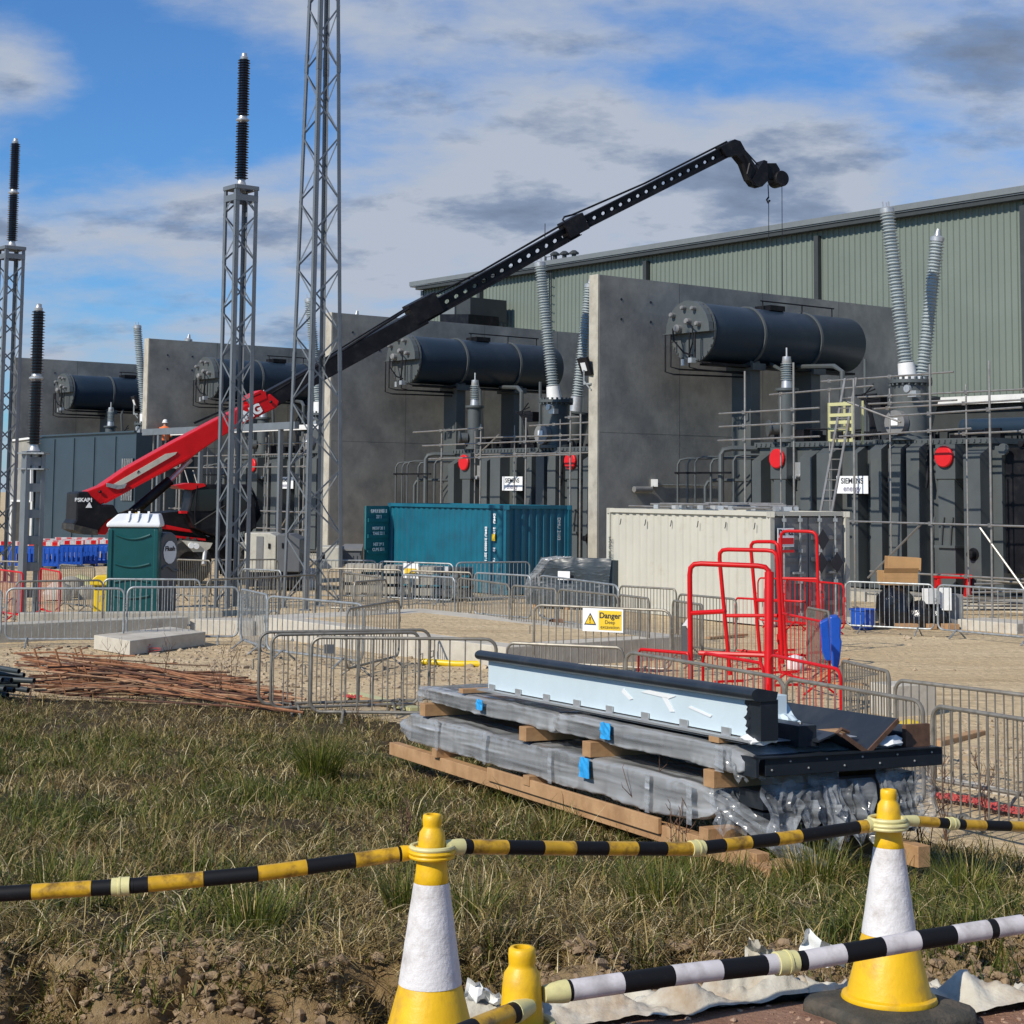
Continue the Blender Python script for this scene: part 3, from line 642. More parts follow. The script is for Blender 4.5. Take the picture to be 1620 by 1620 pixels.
floodlight(936, 607, 3, 'black floodlight on a bracket at the edge of the nearest concrete wall')
floodlight(219, 655, 1, 'small floodlight at the edge of the second concrete wall behind the boom')
tb = onplane(1020, 773, L(.21, 0), U); root = empty('tube_light', tb, 'horizontal bulkhead tube light on the nearest concrete wall above the cream container', 'lamp')
mb = MB(tb); a = onplane(1003, 774, L(.33, 0), U); b_ = onplane(1030, 774, L(.33, 0), U); b_.z = a.z; mb.cyl(a, b_, .1, 10); mb.build('tube', M_['dgrey'], root, smooth=True)
mb = MB(tb); jb = onplane(1033, 764, L(.21, 0), U); mb.box(jb+U*.06, (.22, .22, .24)); mb.build('junction_box', M_['white'], root)
mb = MB(tb); c1 = onplane(1036, 767, L(.25, 0), U); c2 = onplane(1130, 771, L(.25, 0), U); c2.z = c1.z; mb.tube([b_, (b_+jb)/2+U*.05, jb+U*.1], .02, 6); mb.tube([c1, c2], .025, 6); mb.build('conduit', M_['galv'], root)

# ------------------------------------------------------------------ concrete slabs and beams on the compound floor
def slab(name, p, q, dep, h, m, lab, z0=-.05, dv=None):
    p, q = Vector(p), Vector(q); d = (q-p); n = Vector((-d.y, d.x, 0)).normalized() if dv is None else dv
    mb = MB((p+q)/2); mb.prism([Vector((p.x, p.y, z0)), Vector((q.x, q.y, z0)), Vector((q.x, q.y, 0))+n*dep+Vector((0, 0, z0)), Vector((p.x, p.y, 0))+n*dep+Vector((0, 0, z0))], (0, 0, h-z0))
    o = mb.build(name, m, bevel=.012); return tag(o, lab, 'concrete base')
K_ = G(800, 1062); A_ = K_-U*8.4
slab('foundation_slab', A_, K_, 4.2, .4, M_['white_block'], 'big pale concrete foundation slab in front of the tall lattice mast', dv=V)
mb = MB(K_); mb.prism([A_+U*1.2+V*.5+Vector((0, 0, .395)), K_-U*.5+V*.5+Vector((0, 0, .395)), K_-U*.5+V*3.4+Vector((0, 0, .395)), A_+U*1.2+V*3.4+Vector((0, 0, .395))], (0, 0, .012)); o = mb.build('slab_backfill', gm_sand); o['kind'] = 'structure'
slab('ground_beam', G(-60, 1021), G(297, 1004), .5, .36, M_['edge'], 'long low concrete ground beam along the left behind the rusty bars')
slab('ground_beam', G(28, 993), G(352, 990), .4, .3, M_['edge'], 'shorter concrete beam behind the nearer one, under the green toilet cubicle')
c0, c1, c2 = G(205, 1037), G(148, 1027), G(325, 1021)
mb = MB(c0); ex = (c1-c0); ey = (c2-c0); mb.prism([c0, c2, c2+ex, c1], (0, 0, .26)); o = mb.build('concrete_block', M_['white_block'], bevel=.01); tag(o, 'pale concrete block with one sunlit end, behind the middle of the rusty bars', 'concrete block')
slab('concrete_strip', G(300, 1003), G(400, 1006), .8, .3, M_['white_block'], 'short pale concrete strip right of the long ground beam')
slab('foundation_slab', G(860, 1047), G(1000, 1046), 2.6, .28, M_['edge'], 'flat concrete pad in the hollow behind the white beam')
o = slab('concrete_cube', G(1412, 1135), G(1482, 1131), .5, .42, M_['white_block'], 'pale concrete cube seen through the barriers at the right')
slab('timber_pad', G(1515, 995), G(1610, 1003), 1.0, .22, M_['white_block'], 'pale yellowish timber pad under the scaffold at the far right')
slab('timber_pad', G(1470, 985), G(1530, 988), .5, .12, M_['timber'], 'smaller timber pad left of the pale yellowish one')
slab('kerb_strip', G(1483, 1238), G(1700, 1285), .12, .06, M_['white_block'], 'thin pale kerb strip at the foot of the right hand barriers')
o = slab('scaffold_plank', G(1490, 1180), G(1560, 1163), .14, .06, M_['timber'], 'short wooden plank lying behind the right hand barriers')
mb = MB(G(1440, 1155)); c = G(1440, 1160)
mb.lathe([(.02, 0), (.16, .01), (.19, .05), (.16, .12), (.08, .16), (.01, .17)], c, n=14)
for v in mb.v: v += Vector((mnoise.noise(v*9), mnoise.noise(v*9+Vector((4, 0, 0))), mnoise.noise(v*11)*.5))*.06
o = mb.build('yellow_bag', M_['ybin'], smooth=True); tag(o, 'crumpled yellow bag lying behind the barriers near the pale cube', 'bag')
for i, (pp, qq, lab) in enumerate((((668, 1052), (778, 1056), 'yellow flexible pipe lying along the foot of the pale slab'),)):
    a, b_ = G(*pp), G(*qq); mb = MB(a); mb.tube([a+Vector((0, 0, .06)), (a+b_)/2+Vector((0, -.1, .05)), b_+Vector((0, 0, .06))], .055, 10); tag(mb.build('yellow_pipe', M_['ybin'], smooth=True), lab, 'pipe')
# transformer bay floors
for k in range(4):
    mb = MB(L(9, 5, 0, k)); ub(mb, 3.2, 15.2, 1.9, 13, -.05, .26, k); o = mb.build('bay_plinth', M_['edge']); o['kind'] = 'structure'
# ------------------------------------------------------------------ transformers (local frame: x along the facade, y into the bay)
def sheds(mb, p, q, r_in, r_out, n, seg=16):
    p, q = Vector(p), Vector(q); ax = (q-p); l = ax.length; prof = []
    for i in range(n):
        h = l*i/n; d = l/n
        ro = r_out if i % 2 == 0 else r_out*.93
        prof += [(r_in, h), (r_in, h+d*.35), (ro, h+d*.55), (ro, h+d*.65), (r_in, h+d*.9)]
    prof.append((r_in, l)); mb.lathe(prof, p, ax, seg)
TR_O = Vector((9, 5, 0))
def tl_(mb): mb.o = TR_O.copy(); return mb
def make_transformer():
    root = bpy.data.objects.new('transformer', None); COL.objects.link(root)
    SH = Vector((-.25, .5, 0)); TSH = [SH]
    def T():
        mb = MB(); mb.o = TR_O-TSH[0]; return mb
    def part(mb, name, m, par=root, **k): o = mb.build(name, m, par, **k); return o
    mb = T(); mb.bx(4.4, 13, 2.8, 7.4, .3, 4.42); part(mb, 'tank', M_['tank'])
    mb = T(); mb.bx(4.3, 13.1, 2.66, 7.5, 4.42, 4.58)
    for i in range(44):
        for v in (2.62,): mb.bx(4.36+i*.2, 4.42+i*.2, v, 2.66, 4.46, 4.54)
    part(mb, 'lid_flange', M_['tank'])
    for (a, b_, tp) in ((4.5, 4.88, 4.0), (5.42, 5.9, 3.45), (6.5, 6.95, 4.1), (7.15, 7.75, 4.2), (8.5, 8.72, 4.2), (9.2, 9.6, 4.3), (9.85, 10.3, 4.3), (10.5, 10.95, 4.3), (11.6, 12.15, 3.45), (12.45, 13.0, 4.1)):
        mb = T(); mb.bx(a, b_, 2.34, 2.8, .45, tp)
        if tp > 3.5: mb.add([(a, 2.34, tp), (b_, 2.34, tp), (b_, 2.8, tp+.25), (a, 2.8, tp+.25), (a, 2.8, tp), (b_, 2.8, tp)], [(0, 1, 2, 3), (0, 3, 4), (1, 5, 2)])
        part(mb, 'stiffener', M_['tank'])
    mb = T(); mb.bx(4.5, 12.9, 2.9, 7.3, .1, .3); part(mb, 'skid_base', M_['black'])
    for u in (5.65, 11.88):
        mb = T(); mb.prism([(u-.33, 2.3, 4.4), (u+.33, 2.3, 4.4), (u+.33, 2.3, 3.45), (u-.33, 2.3, 3.45)], (0, .5, 0)); mb.add([(u-.33, 2.3, 3.45), (u+.33, 2.3, 3.45), (u+.33, 2.8, 3.1), (u-.33, 2.8, 3.1)], [(0, 1, 2, 3)])
        bx_ = part(mb, 'valve_box', M_['tank'])
        mb = T(); mb.lathe([(.27, 0), (.3, .03), (.3, .09), (.27, .12)], (u, 2.3, 4.06), (0, -1, 0), 20); part(mb, 'red_cover', M_['reddisc'], bx_)
    mb = T(); mb.bx(7.98, 9.16, 2.27, 2.3, 3.02, 3.53); sg = part(mb, 'name_sign', M_['plate'])
    mb = T(); mb.bx(8.2, 8.3, 2.3, 2.8, 3.1, 3.4); mb.bx(8.8, 8.9, 2.3, 2.8, 3.1, 3.4); part(mb, 'sign_bracket', M_['black'], sg)
    text('lettering', 'SIEMENS', .225, M_['ink'], sg, Vector((8.57, 2.265, 3.38))-TR_O+SH, (1, 0, 0), (0, 0, 1), .002, bold=.004)
    text('lettering', 'energy', .24, M_['ink2'], sg, Vector((8.57, 2.265, 3.16))-TR_O+SH, (1, 0, 0), (0, 0, 1), .002, bold=.003)
    # dangling dark covers near the top of the wide panels
    for u in (9.05, 9.7, 10.4, 11.05):
        mb = T(); mb.tube([(u, 2.7, 4.38), (u+.02, 2.55, 3.9), (u+.13, 2.42, 3.4), (u+.1, 2.4, 3.2)], .055, 6); part(mb, 'cable', M_['black'])
    mb = T(); mb.bx(11.5, 12.2, 2.25, 2.8, 1.55, 1.62)
    for u in (11.5, 11.8, 12.1): mb.tube([(u, 2.3, 2.4), (u-.05, 2.28, 2.1), (u-.1, 2.3, 1.6)], .03, 6)
    part(mb, 'pipe_rack', M_['tank'])
    mb = T(); mb.lathe([(.18, 0), (.18, .12), (.1, .12), (.1, .3)], (12.75, 2.45, 1.4), (0, -1, 0), 14); part(mb, 'drain_valve', M_['black'])
    mb = T(); mb.bx(6.0, 6.3, 2.6, 2.8, 3.55, 3.95); mb.lathe([(.07, 0), (.07, .2)], (6.2, 2.6, 3.5), (0, -1, 0), 8); part(mb, 'gauge', M_['cast'])
    # conservator
    TSH[0] = Vector((0, 0, 0))
    cu, cz, cr_ = 2.5, 8.1, .93
    mb = T(); mb.lathe([(.02, 0), (cr_-.06, .0), (cr_, .06), (cr_, 7.15), (cr_-.05, 7.22), (.02, 7.4)], (cu, 2.12, cz), (0, 1, 0), 40, caps=False); cons = part(mb, 'conservator', M_['navy'], smooth=True)
    mb = T()
    for v in (4.3, 7.0): mb.lathe([(cr_+.002, 0), (cr_+.05, 0), (cr_+.05, .09), (cr_+.002, .09)], (cu, v, cz), (0, 1, 0), 40, caps=False)
    part(mb, 'saddle_band', M_['tank'], cons, smooth=True)
    mb = T(); mb.lathe([(.02, 0), (cr_+.06, 0), (cr_+.06, .07), (.02, .07)], (cu, 2.0, cz), (0, 1, 0), 32, caps=False)
    for i in range(24):
        a = i*math.pi/12; mb.box((cu+math.cos(a)*.95, 1.98, cz+math.sin(a)*.95), (.05, .06, .05))
    part(mb, 'end_flange', M_['tank'], cons)
    mb = T(); a_ = [(cu+math.cos(R(t_))*.98, 1.75, cz+math.sin(R(t_))*.98) for t_ in range(0, 181, 15)]; mb.prism([(cu-1.15, 1.75, cz-.05), (cu+.98, 1.75, cz-.05)]+a_, (0, .2, 0)); part(mb, 'gauge_board', M_['tank'], cons)
    for du, dz, r_ in ((-.35, .1, .13), (.1, .3, .1), (-.6, .55, .08), (.35, .7, .07), (-.1, .75, .07), (.55, .2, .08)):
        mb = T(); mb.lathe([(r_, 0), (r_, .16), (r_*.7, .2)], (cu+du, 1.76, cz+dz), (0, -1, 0), 12); part(mb, 'dial_gauge', M_['dgrey'], cons)
    mb = T()
    for k_, (du, z0) in enumerate(((-.95, -1.25), (-.7, -1.1), (.15, -1.15), (.4, -.95))):
        mb.tube([(cu+du, 1.7, cz-.05), (cu+du, 1.7, cz+z0), (cu+du+.2, 1.9, cz+z0-.08), (cu+.2, 4.4, cz+z0-.1)], .028, 6)
    mb.tube([(cu-.5, 1.6, cz+.1), (cu-.3, 1.45, cz-.3), (cu+.1, 1.5, cz-.7), (cu+.4, 1.6, cz-.8)], .03, 6)
    mb.tube([(cu+.1, 1.6, cz+.3), (cu+.5, 1.5, cz+.1), (cu+.5, 1.5, cz-.4), (cu+.2, 1.6, cz-.9)], .025, 6)
    part(mb, 'breather_pipework', M_['black'], cons)
    mb = T(); mb.box((cu+.35, 1.62, cz-.95), (.16, .2, .16)); mb.box((cu+.0, 1.62, cz-1.0), (.13, .16, .2)); part(mb, 'breather', M_['cast'], cons)
    mb = T(); mb.bx(cu-.35, cu+.35, 5.2, 5.9, cz+cr_-.03, cz+cr_+.14); mb.tube([(cu+.1, 5.0, cz+cr_+.28), (cu+.1, 8.6, cz+cr_+.28)], .025, 6)
    for v in (5.1, 7.0, 8.5): mb.tube([(cu+.1, v, cz+cr_-.02), (cu+.1, v, cz+cr_+.28)], .02, 6)
    part(mb, 'top_hatch_and_rail', M_['black'], cons)
    for v in (4.4, 7.3):
        mb = T(); mb.bx(cu-.42, cu+.42, v-.22, v+.22, .2, cz-cr_+.15); mb.bx(cu-.6, cu+.6, v-.3, v+.3, cz-cr_-.2, cz-cr_+.02); part(mb, 'support_post', M_['tank'], cons)
    mb = T(); mb.bx(cu-.1, cu+.5, 2.4, 9.2, cz-cr_-.12, cz-cr_-.05); part(mb, 'cable_tray', M_['black'], cons)
    # small bushing on its pedestal
    TSH[0] = Vector((0, 0, 0))
    mb = T(); mb.lathe([(.34, 0), (.34, .08), (.27, .1), (.27, 1.55), (.36, 1.58), (.36, 1.66)], (5.3, 3.3, 4.58), n=20); mb.lathe([(.2, 0), (.2, .3), (.26, .3), (.26, .36)], (5.2, 3.05, 5.0), (-.5, -.8, 0), 14); ped = part(mb, 'pedestal', M_['tank'], smooth=True)
    mb = T(); mb.lathe([(.19, 0), (.16, .28)], (5.3, 3.3, 6.2), n=16); part(mb, 'foot_fitting', M_['cast'], ped, smooth=True); mb = T(); mb.lathe([(.13, 0), (.15, .03), (.13, .22)], (5.3, 3.3, 7.0), n=14); mb.cyl((5.3, 3.3, 7.2), (5.3, 3.3, 7.5), .03, 6); part(mb, 'fitting', M_['cast'], ped, smooth=True)
    mb = T(); sheds(mb, (5.3, 3.3, 6.46), (5.3, 3.3, 7.02), .12, .2, 8, 14); part(mb, 'insulator', M_['porc'], ped, smooth=True, ang=20)
    # large turret with the tall bushing
    b0, b1 = Vector((9.82, 3.5, 6.3)), Vector((9.45, 3.1, 11.15)); ax = (b1-b0).normalized()
    mb = T(); mb.lathe([(.62, 0), (.62, .1), (.5, .12), (.5, 1.62), (.62, 1.64), (.62, 1.74)], (9.86, 3.55, 4.56), n=28)
    for i in range(20):
        a = i*math.pi/10; mb.box((9.86+math.cos(a)*.57, 3.55+math.sin(a)*.57, 6.25), (.06, .06, .24))
    tur = part(mb, 'turret', M_['tank'], smooth=True)
    mb = T(); mb.lathe([(.36, 0), (.36, .22), (.02, .22)], (9.8, 3.1, 5.05), (0, -1, 0), 24); part(mb, 'manhole_cover', M_['dgrey'], tur, smooth=True)
    mb = T(); mb.bx(9.68, 9.94, 2.85, 2.87, 4.97, 5.18); part(mb, 'notice', M_['plate'], tur)
    mb = T(); mb.lathe([(.3, -.05), (.27, .1), (.24, .5)], b0, ax, 20); part(mb, 'foot_fitting', M_['white'], tur, smooth=True); mb = T(); mb.lathe([(.18, 0), (.21, .03), (.21, .16), (.15, .2)], b1, ax, 18)
    for a in (0, 2.1, 4.2): mb.cyl(b1+ax*.18+Vector((math.cos(a)*.1, math.sin(a)*.1, 0)), b1+ax*.36+Vector((math.cos(a)*.1, math.sin(a)*.1, 0)), .02, 5)
    part(mb, 'fitting', M_['cast'], tur, smooth=True)
    mb = T(); sheds(mb, b0+ax*.48, b1, .165, .235, 46, 20); part(mb, 'bushing', M_['porc'], tur, smooth=True, ang=20)
    mb = T(); mb.lathe([(.11, 0), (.11, .1)], (10.35, 2.85, 6.0), (0, -1, 0), 10); mb.box((10.5, 2.9, 5.85), (.3, .2, .18)); part(mb, 'pressure_valve', M_['cast'], tur)
    mb = T(); mb.box((9.0, 3.1, 5.7), (.5, .3, .35))
    for i in range(5): mb.tube([(9.0+.06*i, 2.95, 6.2-.15*i), (8.7-.1*i, 2.9, 5.9), (8.9, 2.9, 5.2+.1*i), (8.95+.07*i, 2.85, 4.6)], .025, 5)
    part(mb, 'control_cables', M_['black'], tur)
    # second, rear turret
    TSH[0] = Vector((-.2, .2, 0))
    c0_, c1_ = Vector((8.9, 5.3, 6.2)), Vector((9.4, 5.5, 10.6)); ax2 = (c1_-c0_).normalized()
    mb = T(); mb.lathe([(.4, -1.6), (.55, -.3), (.6, -.28), (.6, -.2)], c0_, ax2, 24); tr2 = part(mb, 'rear_turret', M_['tank'], smooth=True)
    mb = T(); mb.lathe([(.28, -.2), (.25, .35)], c0_, ax2, 18); part(mb, 'foot_fitting', M_['cast'], tr2, smooth=True); mb = T(); mb.lathe([(.17, 0), (.21, .03), (.21, .15), (.1, .2), (.06, .4)], c1_, ax2, 16); part(mb, 'fitting', M_['cast'], tr2, smooth=True)
    mb = T(); sheds(mb, c0_+ax2*.33, c1_, .165, .235, 42, 18); part(mb, 'bushing', M_['porc'], tr2, smooth=True, ang=20)
    # lid clutter
    TSH[0] = SH
    random.seed(3)
    for i in range(46):
        mb = T(); u, v = random.uniform(4.6, 12.8), random.uniform(2.9, 5.5); s_ = random.uniform(.08, .4)
        if random.random() < .5: mb.box((u, v, 4.6+s_/2), (random.uniform(.1, .6), random.uniform(.1, .3), s_))
        else: mb.tube([(u, v, 4.6), (u, v, 4.6+s_), (u+random.uniform(-1, 1), v, 4.62+s_)], .03, 6)
        part(mb, 'lid_fitting', M_['black'])
    mb = T(); mb.tube([(4.0, 4.4, 4.6), (4.2, 4.2, 5.0), (4.3, 4.0, 6.9), (3.2, 4.6, 7.2)], .07, 8); mb.tube([(6.4, 4.4, 4.6), (6.4, 4.4, 6.8), (5.9, 4.6, 7.0), (3.0, 6, 7.2)], .08, 8); mb.tube([(6.8, 5, 4.6), (6.8, 5, 7.2)], .06, 8); part(mb, 'oil_pipe', M_['tank'], smooth=True)
    # cable risers at the left end
    TSH[0] = Vector((-.3, .5, 0))
    for i, (u, v, r_, top) in enumerate(((1.8, 1.8, .035, 4.1), (2.25, 1.8, .03, 4.1), (2.6, 1.8, .03, 4.15), (2.95, 1.9, .06, 3.4), (3.2, 1.9, .04, 4.1), (3.55, 2.0, .09, 4.4), (4.0, 2.1, .04, 4.2))):
        mb = T(); mb.tube([(u, v, .2), (u, v, top-.2), (u+.05, v+.06, top-.05), (u+.2, v+.25, top), (u+1.0, v+1.2, top)], r_, 8); part(mb, 'riser_pipe', M_['tank'], smooth=True)
    mb = T(); mb.bx(1.7, 4.2, 1.75, 1.8, 1.0, 1.06); mb.bx(1.7, 4.2, 1.75, 1.8, 3.6, 3.66); part(mb, 'riser_bracket', M_['black'])
    # header pipe and radiators at the right end
    TSH[0] = SH
    mb = T(); mb.tube([(10.8, 4.6, 4.95), (14.4, 4.6, 4.95)], .26, 16); mb.tube([(13.4, 4.6, 4.95), (13.6, 4.6, 4.95)], .33, 16); part(mb, 'header_pipe', M_['navy'], smooth=True)
    mb = T()
    for i in range(12): mb.bx(13.35+.0*i, 14.5, 3.0+i*.4, 3.1+i*.4, .9, 4.3)
    mb.tube([(13.9, 2.9, 4.4), (13.9, 7.6, 4.4)], .09, 8); part(mb, 'radiator', M_['black'])
    mb = T(); mb.bx(13.0, 13.3, 2.9, 3.2, .3, 4.35); mb.lathe([(.16, 0), (.16, .08)], (13.5, 2.75, 4.25), (0, -1, 0), 12); part(mb, 'lifting_lug', M_['tank'])
    return root
tr_lab = ['transformer at the far left whose conservator shows above the blue grey enclosure', 'transformer behind the lattice posts with its red cover seen between them',
          'transformer between the second and third visible concrete walls, behind the teal container', 'nearest transformer, at the right behind the cream container, with a legible sign']
proto = make_transformer(); proto.rotation_euler = (0, 0, AZ); proto['category'] = 'transformer'; proto['group'] = 'grid transformers in the walled bays'
for k in (3, 2, 1, 0):
    t_ = proto if k == 3 else copy_tree(proto)
    t_.location = L(TR_O.x, TR_O.y, 0, k); t_['label'] = tr_lab[k]
    if k == 0:
        for c_ in bpy.data.objects:
            if c_.parent == t_ and c_.name.startswith('turret'): c_.location.x -= .85

# ------------------------------------------------------------------ scaffolds
def scaffold(k, us, tops, v0, rails, lab, braces=(), back=True):
    o = L(us[len(us)//2], v0, 0, k); root = empty('scaffold', o, lab, 'scaffold', 'tube scaffolds around the transformers')
    for u, tp in zip(us, tops):
        mb = MB(o); mb.cyl(L(u, v0, .0, k), L(u+.01, v0, tp, k), .03, 8); mb.box(L(u, v0, .02, k), (.15, .15, .02)); mb.build('standard', M_['scaf'], root, smooth=True)
        if back:
            mb = MB(o); mb.cyl(L(u, v0+1.5, .1, k), L(u, v0+1.5, min(tp, 5.9), k), .024, 6); mb.build('standard', M_['scaf'], root, smooth=True)
    for (ua, ub_, z, dz, v) in rails:
        mb = MB(o); mb.cyl(L(ua, v0+v, z, k), L(ub_, v0+v, z+dz, k), .028, 6)
        for u in us:
            if min(ua, ub_) < u < max(ua, ub_): mb.box(L(u, v0+v, z+dz*(u-ua)/(ub_-ua), k), (.09, .09, .1))
        mb.build('rail', M_['scaf'], root)
    for (ua, za, ub_, zb, v) in braces:
        mb = MB(o); mb.cyl(L(ua, v0+v, za, k), L(ub_, v0+v, zb, k), .028, 6); mb.build('brace', M_['scaf'], root)
    return root
s3 = scaffold(3, [7.03, 8.9, 11.06, 13.59, 15.41, 16.93], [6.5, 6.65, 6.1, 6.35, 6.35, 6.3], -.35,
    [(6.05, 9.9, 5.3, .05, -.05), (6.05, 9.9, 4.92, .05, -.05), (6.0, 9.9, 4.52, .05, -.05), (10.6, 14.9, 4.55, .12, -.05), (10.6, 16.5, 5.35, .1, 1.4), (12.3, 16.4, 5.05, .1, -.05), (13.3, 16.4, 4.6, .05, 1.4), (10.4, 17, 2.28, -.02, -.05), (8.6, 13.2, 6.2, .05, 1.5), (9.6, 16.4, 5.7, .0, 1.5), (10.3, 13.3, 5.5, 0, 1.5), (6.6, 10.5, 5.9, .1, 1.5), (10.4, 16.6, .9, 0, 1.4)],
    'tube scaffold with guard rails in front of the nearest transformer', [(11.5, 0.8, 13.26, 2.25, 0), (15.08, 2.2, 16.9, .1, 0), (10.6, 5.5, 12.4, 4.9, .3)])
s2 = scaffold(2, [8.0, 10.3, 12.8, 15.1, 15.6], [5.15, 5.3, 5.45, 5.6, 5.5], -.2,
    [(6.3, 10.5, 5.1, .06, -.05), (6.9, 15.6, 4.6, .08, -.05), (7.3, 15.6, 4.12, .08, -.05), (11.5, 15.6, 5.25, .05, 1.2), (8, 15.6, 4.9, 0, 1.5), (8, 15.6, 4.3, 0, 1.5), (14.9, 15.6, 5.4, 0, -.05)], 'tube scaffold in front of the transformer behind the teal container', [(8, 4.2, 9.4, 5.0, 1.5)])
s1 = scaffold(1, [4.2, 6.4, 9.4, 12.2, 15.0], [4.9, 4.9, 5.2, 5.2, 5.2], -.4,
    [(3.5, 15.4, 4.4, .0, -.05), (3.5, 15.4, 3.9, .0, -.05), (3.6, 15.4, 2.1, .0, -.05), (4, 15.4, 1.4, 0, -.05), (9, 15.4, 4.9, 0, 1.2)], 'tube scaffold around the transformer behind the lattice posts', [(4.2, .2, 6.4, 2.0, 0), (3.2, 3.8, 4.6, 1.8, .9), (4.0, 3.8, 5.4, 1.8, .9), (12.2, .4, 14, 2.1, 0)])
# pale steel portal over bay one
por = empty('steel_portal', L(1, -1.2, 0, 1), 'pale steel portal frame above the boom in the second bay', 'steel frame')
a, b_ = onplane(228, 684, L(0, -1.2), V), onplane(470, 668, L(0, -1.2), V); b_.z = a.z
mb = MB(por.location); mb.beam(a, b_, .2, .28); mb.build('beam', M_['mast'], por)
mb = MB(por.location); mb.beam(a+V*1.4, b_+V*1.4, .2, .2); mb.build('beam', M_['white'], por)
for px in (252, 318, 444):
    q = onplane(px, 700, L(0, -1.2), V); mb = MB(por.location); mb.beam(Vector((q.x, q.y, 0)), Vector((q.x, q.y, a.z-.1)), .16, .16, up=U); mb.build('post', M_['mast'], por)
for px in (243, 262):
    q = onplane(px, 700, L(0, -.8), V); mb = MB(por.location); mb.cyl(Vector((q.x, q.y, 0)), Vector((q.x, q.y, a.z)), .04, 6); mb.build('tie_tube', M_['scaf'], por)
# ladder and its pale yellow guard
la, lb_ = onplane(1309, 800, L(0, -.25), V), onplane(1346, 598, L(0, .6), V)
lad = empty('ladder', la, 'aluminium ladder leaning on the scaffold of the nearest transformer', 'ladder'); mb = MB(la)
d_ = (lb_-la); bot = la-d_*.9; bot = la+d_*((0-la.z)/d_.z) if d_.z else la
for s_ in (-.2, .2): mb.beam(bot+U*s_, lb_+U*s_, .07, .035, up=V)
mb.build('stile', M_['scaf'], lad); mb = MB(la); ln_ = (lb_-bot).length; n_ = int(ln_/.28)
for i in range(1, n_): q = bot+(lb_-bot)*(i/n_); mb.cyl(q-U*.2, q+U*.2, .016, 6)
mb.build('rung', M_['scaf'], lad)
gd = onplane(1330, 668, L(0, .35), V); gate = empty('ladder_guard', gd, 'pale yellow slatted guard panel behind the ladder on the scaffold', 'guard panel'); mb = MB(gd)
for s_ in (-.42, .42): mb.beam(gd+U*s_-Vector((0, 0, .55)), gd+U*s_+Vector((0, 0, .55)), .08, .06)
for z in (-.5, -.2, .0, .2, .5): mb.beam(gd-U*.42+Vector((0, 0, z)), gd+U*.42+Vector((0, 0, z)), .05, .09)
mb.build('frame', M_['ylad'], gate); mb = MB(gd); mb.beam(gd-U*.3+V*.5-Vector((0, 0, .6)), gd-U*.3+V*.5+Vector((0, 0, .6)), .1, .05); mb.beam(gd+U*.35+V*.5-Vector((0, 0, .6)), gd+U*.35+V*.5+Vector((0, 0, .6)), .1, .05); mb.build('rear_frame', M_['ylad'], gate)

# ------------------------------------------------------------------ blue grey enclosure in front of bay zero
e0, e1 = onplane(52, 690, L(0, -.6), V), onplane(216, 684, L(0, -.6), V); zt = e1.z
enc = empty('steel_enclosure', Vector(((e0.x+e1.x)/2, (e0.y+e1.y)/2, 0)), 'blue grey sheet steel enclosure with a louvred grille at the far left', 'enclosure')
e0.z = e1.z = 0; ln_ = (e1-e0).length; mb = MB(enc.location)
mb.prism([e0, e1, e1+Vector((0, 0, zt)), e0+Vector((0, 0, zt))], V*3); mb.build('casing', M_['encl'], enc)
mb = MB(enc.location); s_ = .45
while s_ < ln_-.3:
    q = e0+U*s_; mb.prism([q, q+U*.08, q+U*.08+Vector((0, 0, zt-.15)), q+Vector((0, 0, zt-.15))], V*-.05); s_ += 2.35
mb.prism([e0+Vector((0, 0, zt)), e1+Vector((0, 0, zt)), e1+Vector((0, 0, zt+.08)), e0+Vector((0, 0, zt+.08))], V*-.12); mb.build('rib', M_['encl'], enc)
mb = MB(enc.location); g0 = onplane(194, 690, L(0, -.66), V); g1 = onplane(212, 690, L(0, -.66), V)
mb.prism([Vector((g0.x, g0.y, 2.4)), Vector((g1.x, g1.y, 2.4)), Vector((g1.x, g1.y, 4.35)), Vector((g0.x, g0.y, 4.35))], V*.05); gr_ = mb.build('grille', M_['black'], enc)
mb = MB(enc.location)
for i in range(6):
    q = g0+(g1-g0)*((i+.5)/6); mb.beam(Vector((q.x, q.y, 2.4))-V*.02, Vector((q.x, q.y, 4.35))-V*.02, .05, .05)
mb.build('louvre', M_['galv'], gr_)
fr = empty('door_frame', onplane(30, 800, L(0, -1.0), V), 'white steel frame standing left of the blue grey enclosure', 'frame'); mb = MB(fr.location)
c = [onplane(x, y, L(0, -1.0), V) for x, y in ((18, 792), (50, 793), (50, 693), (18, 697))]
for i in (0, 1, 2, 3): mb.beam(c[i], c[(i+1) % 4], .1, .12, up=V)
for i in (0, 1): mb.beam(Vector((c[i].x, c[i].y, 0)), c[i], .1, .1)
mb.build('frame_bar', M_['white'], fr); mb = MB(fr.location); mb.prism([c[0]+V*.05, c[1]+V*.05, c[2]+V*.05, c[3]+V*.05], V*.05); mb.build('infill_panel', M_['conc'], fr)

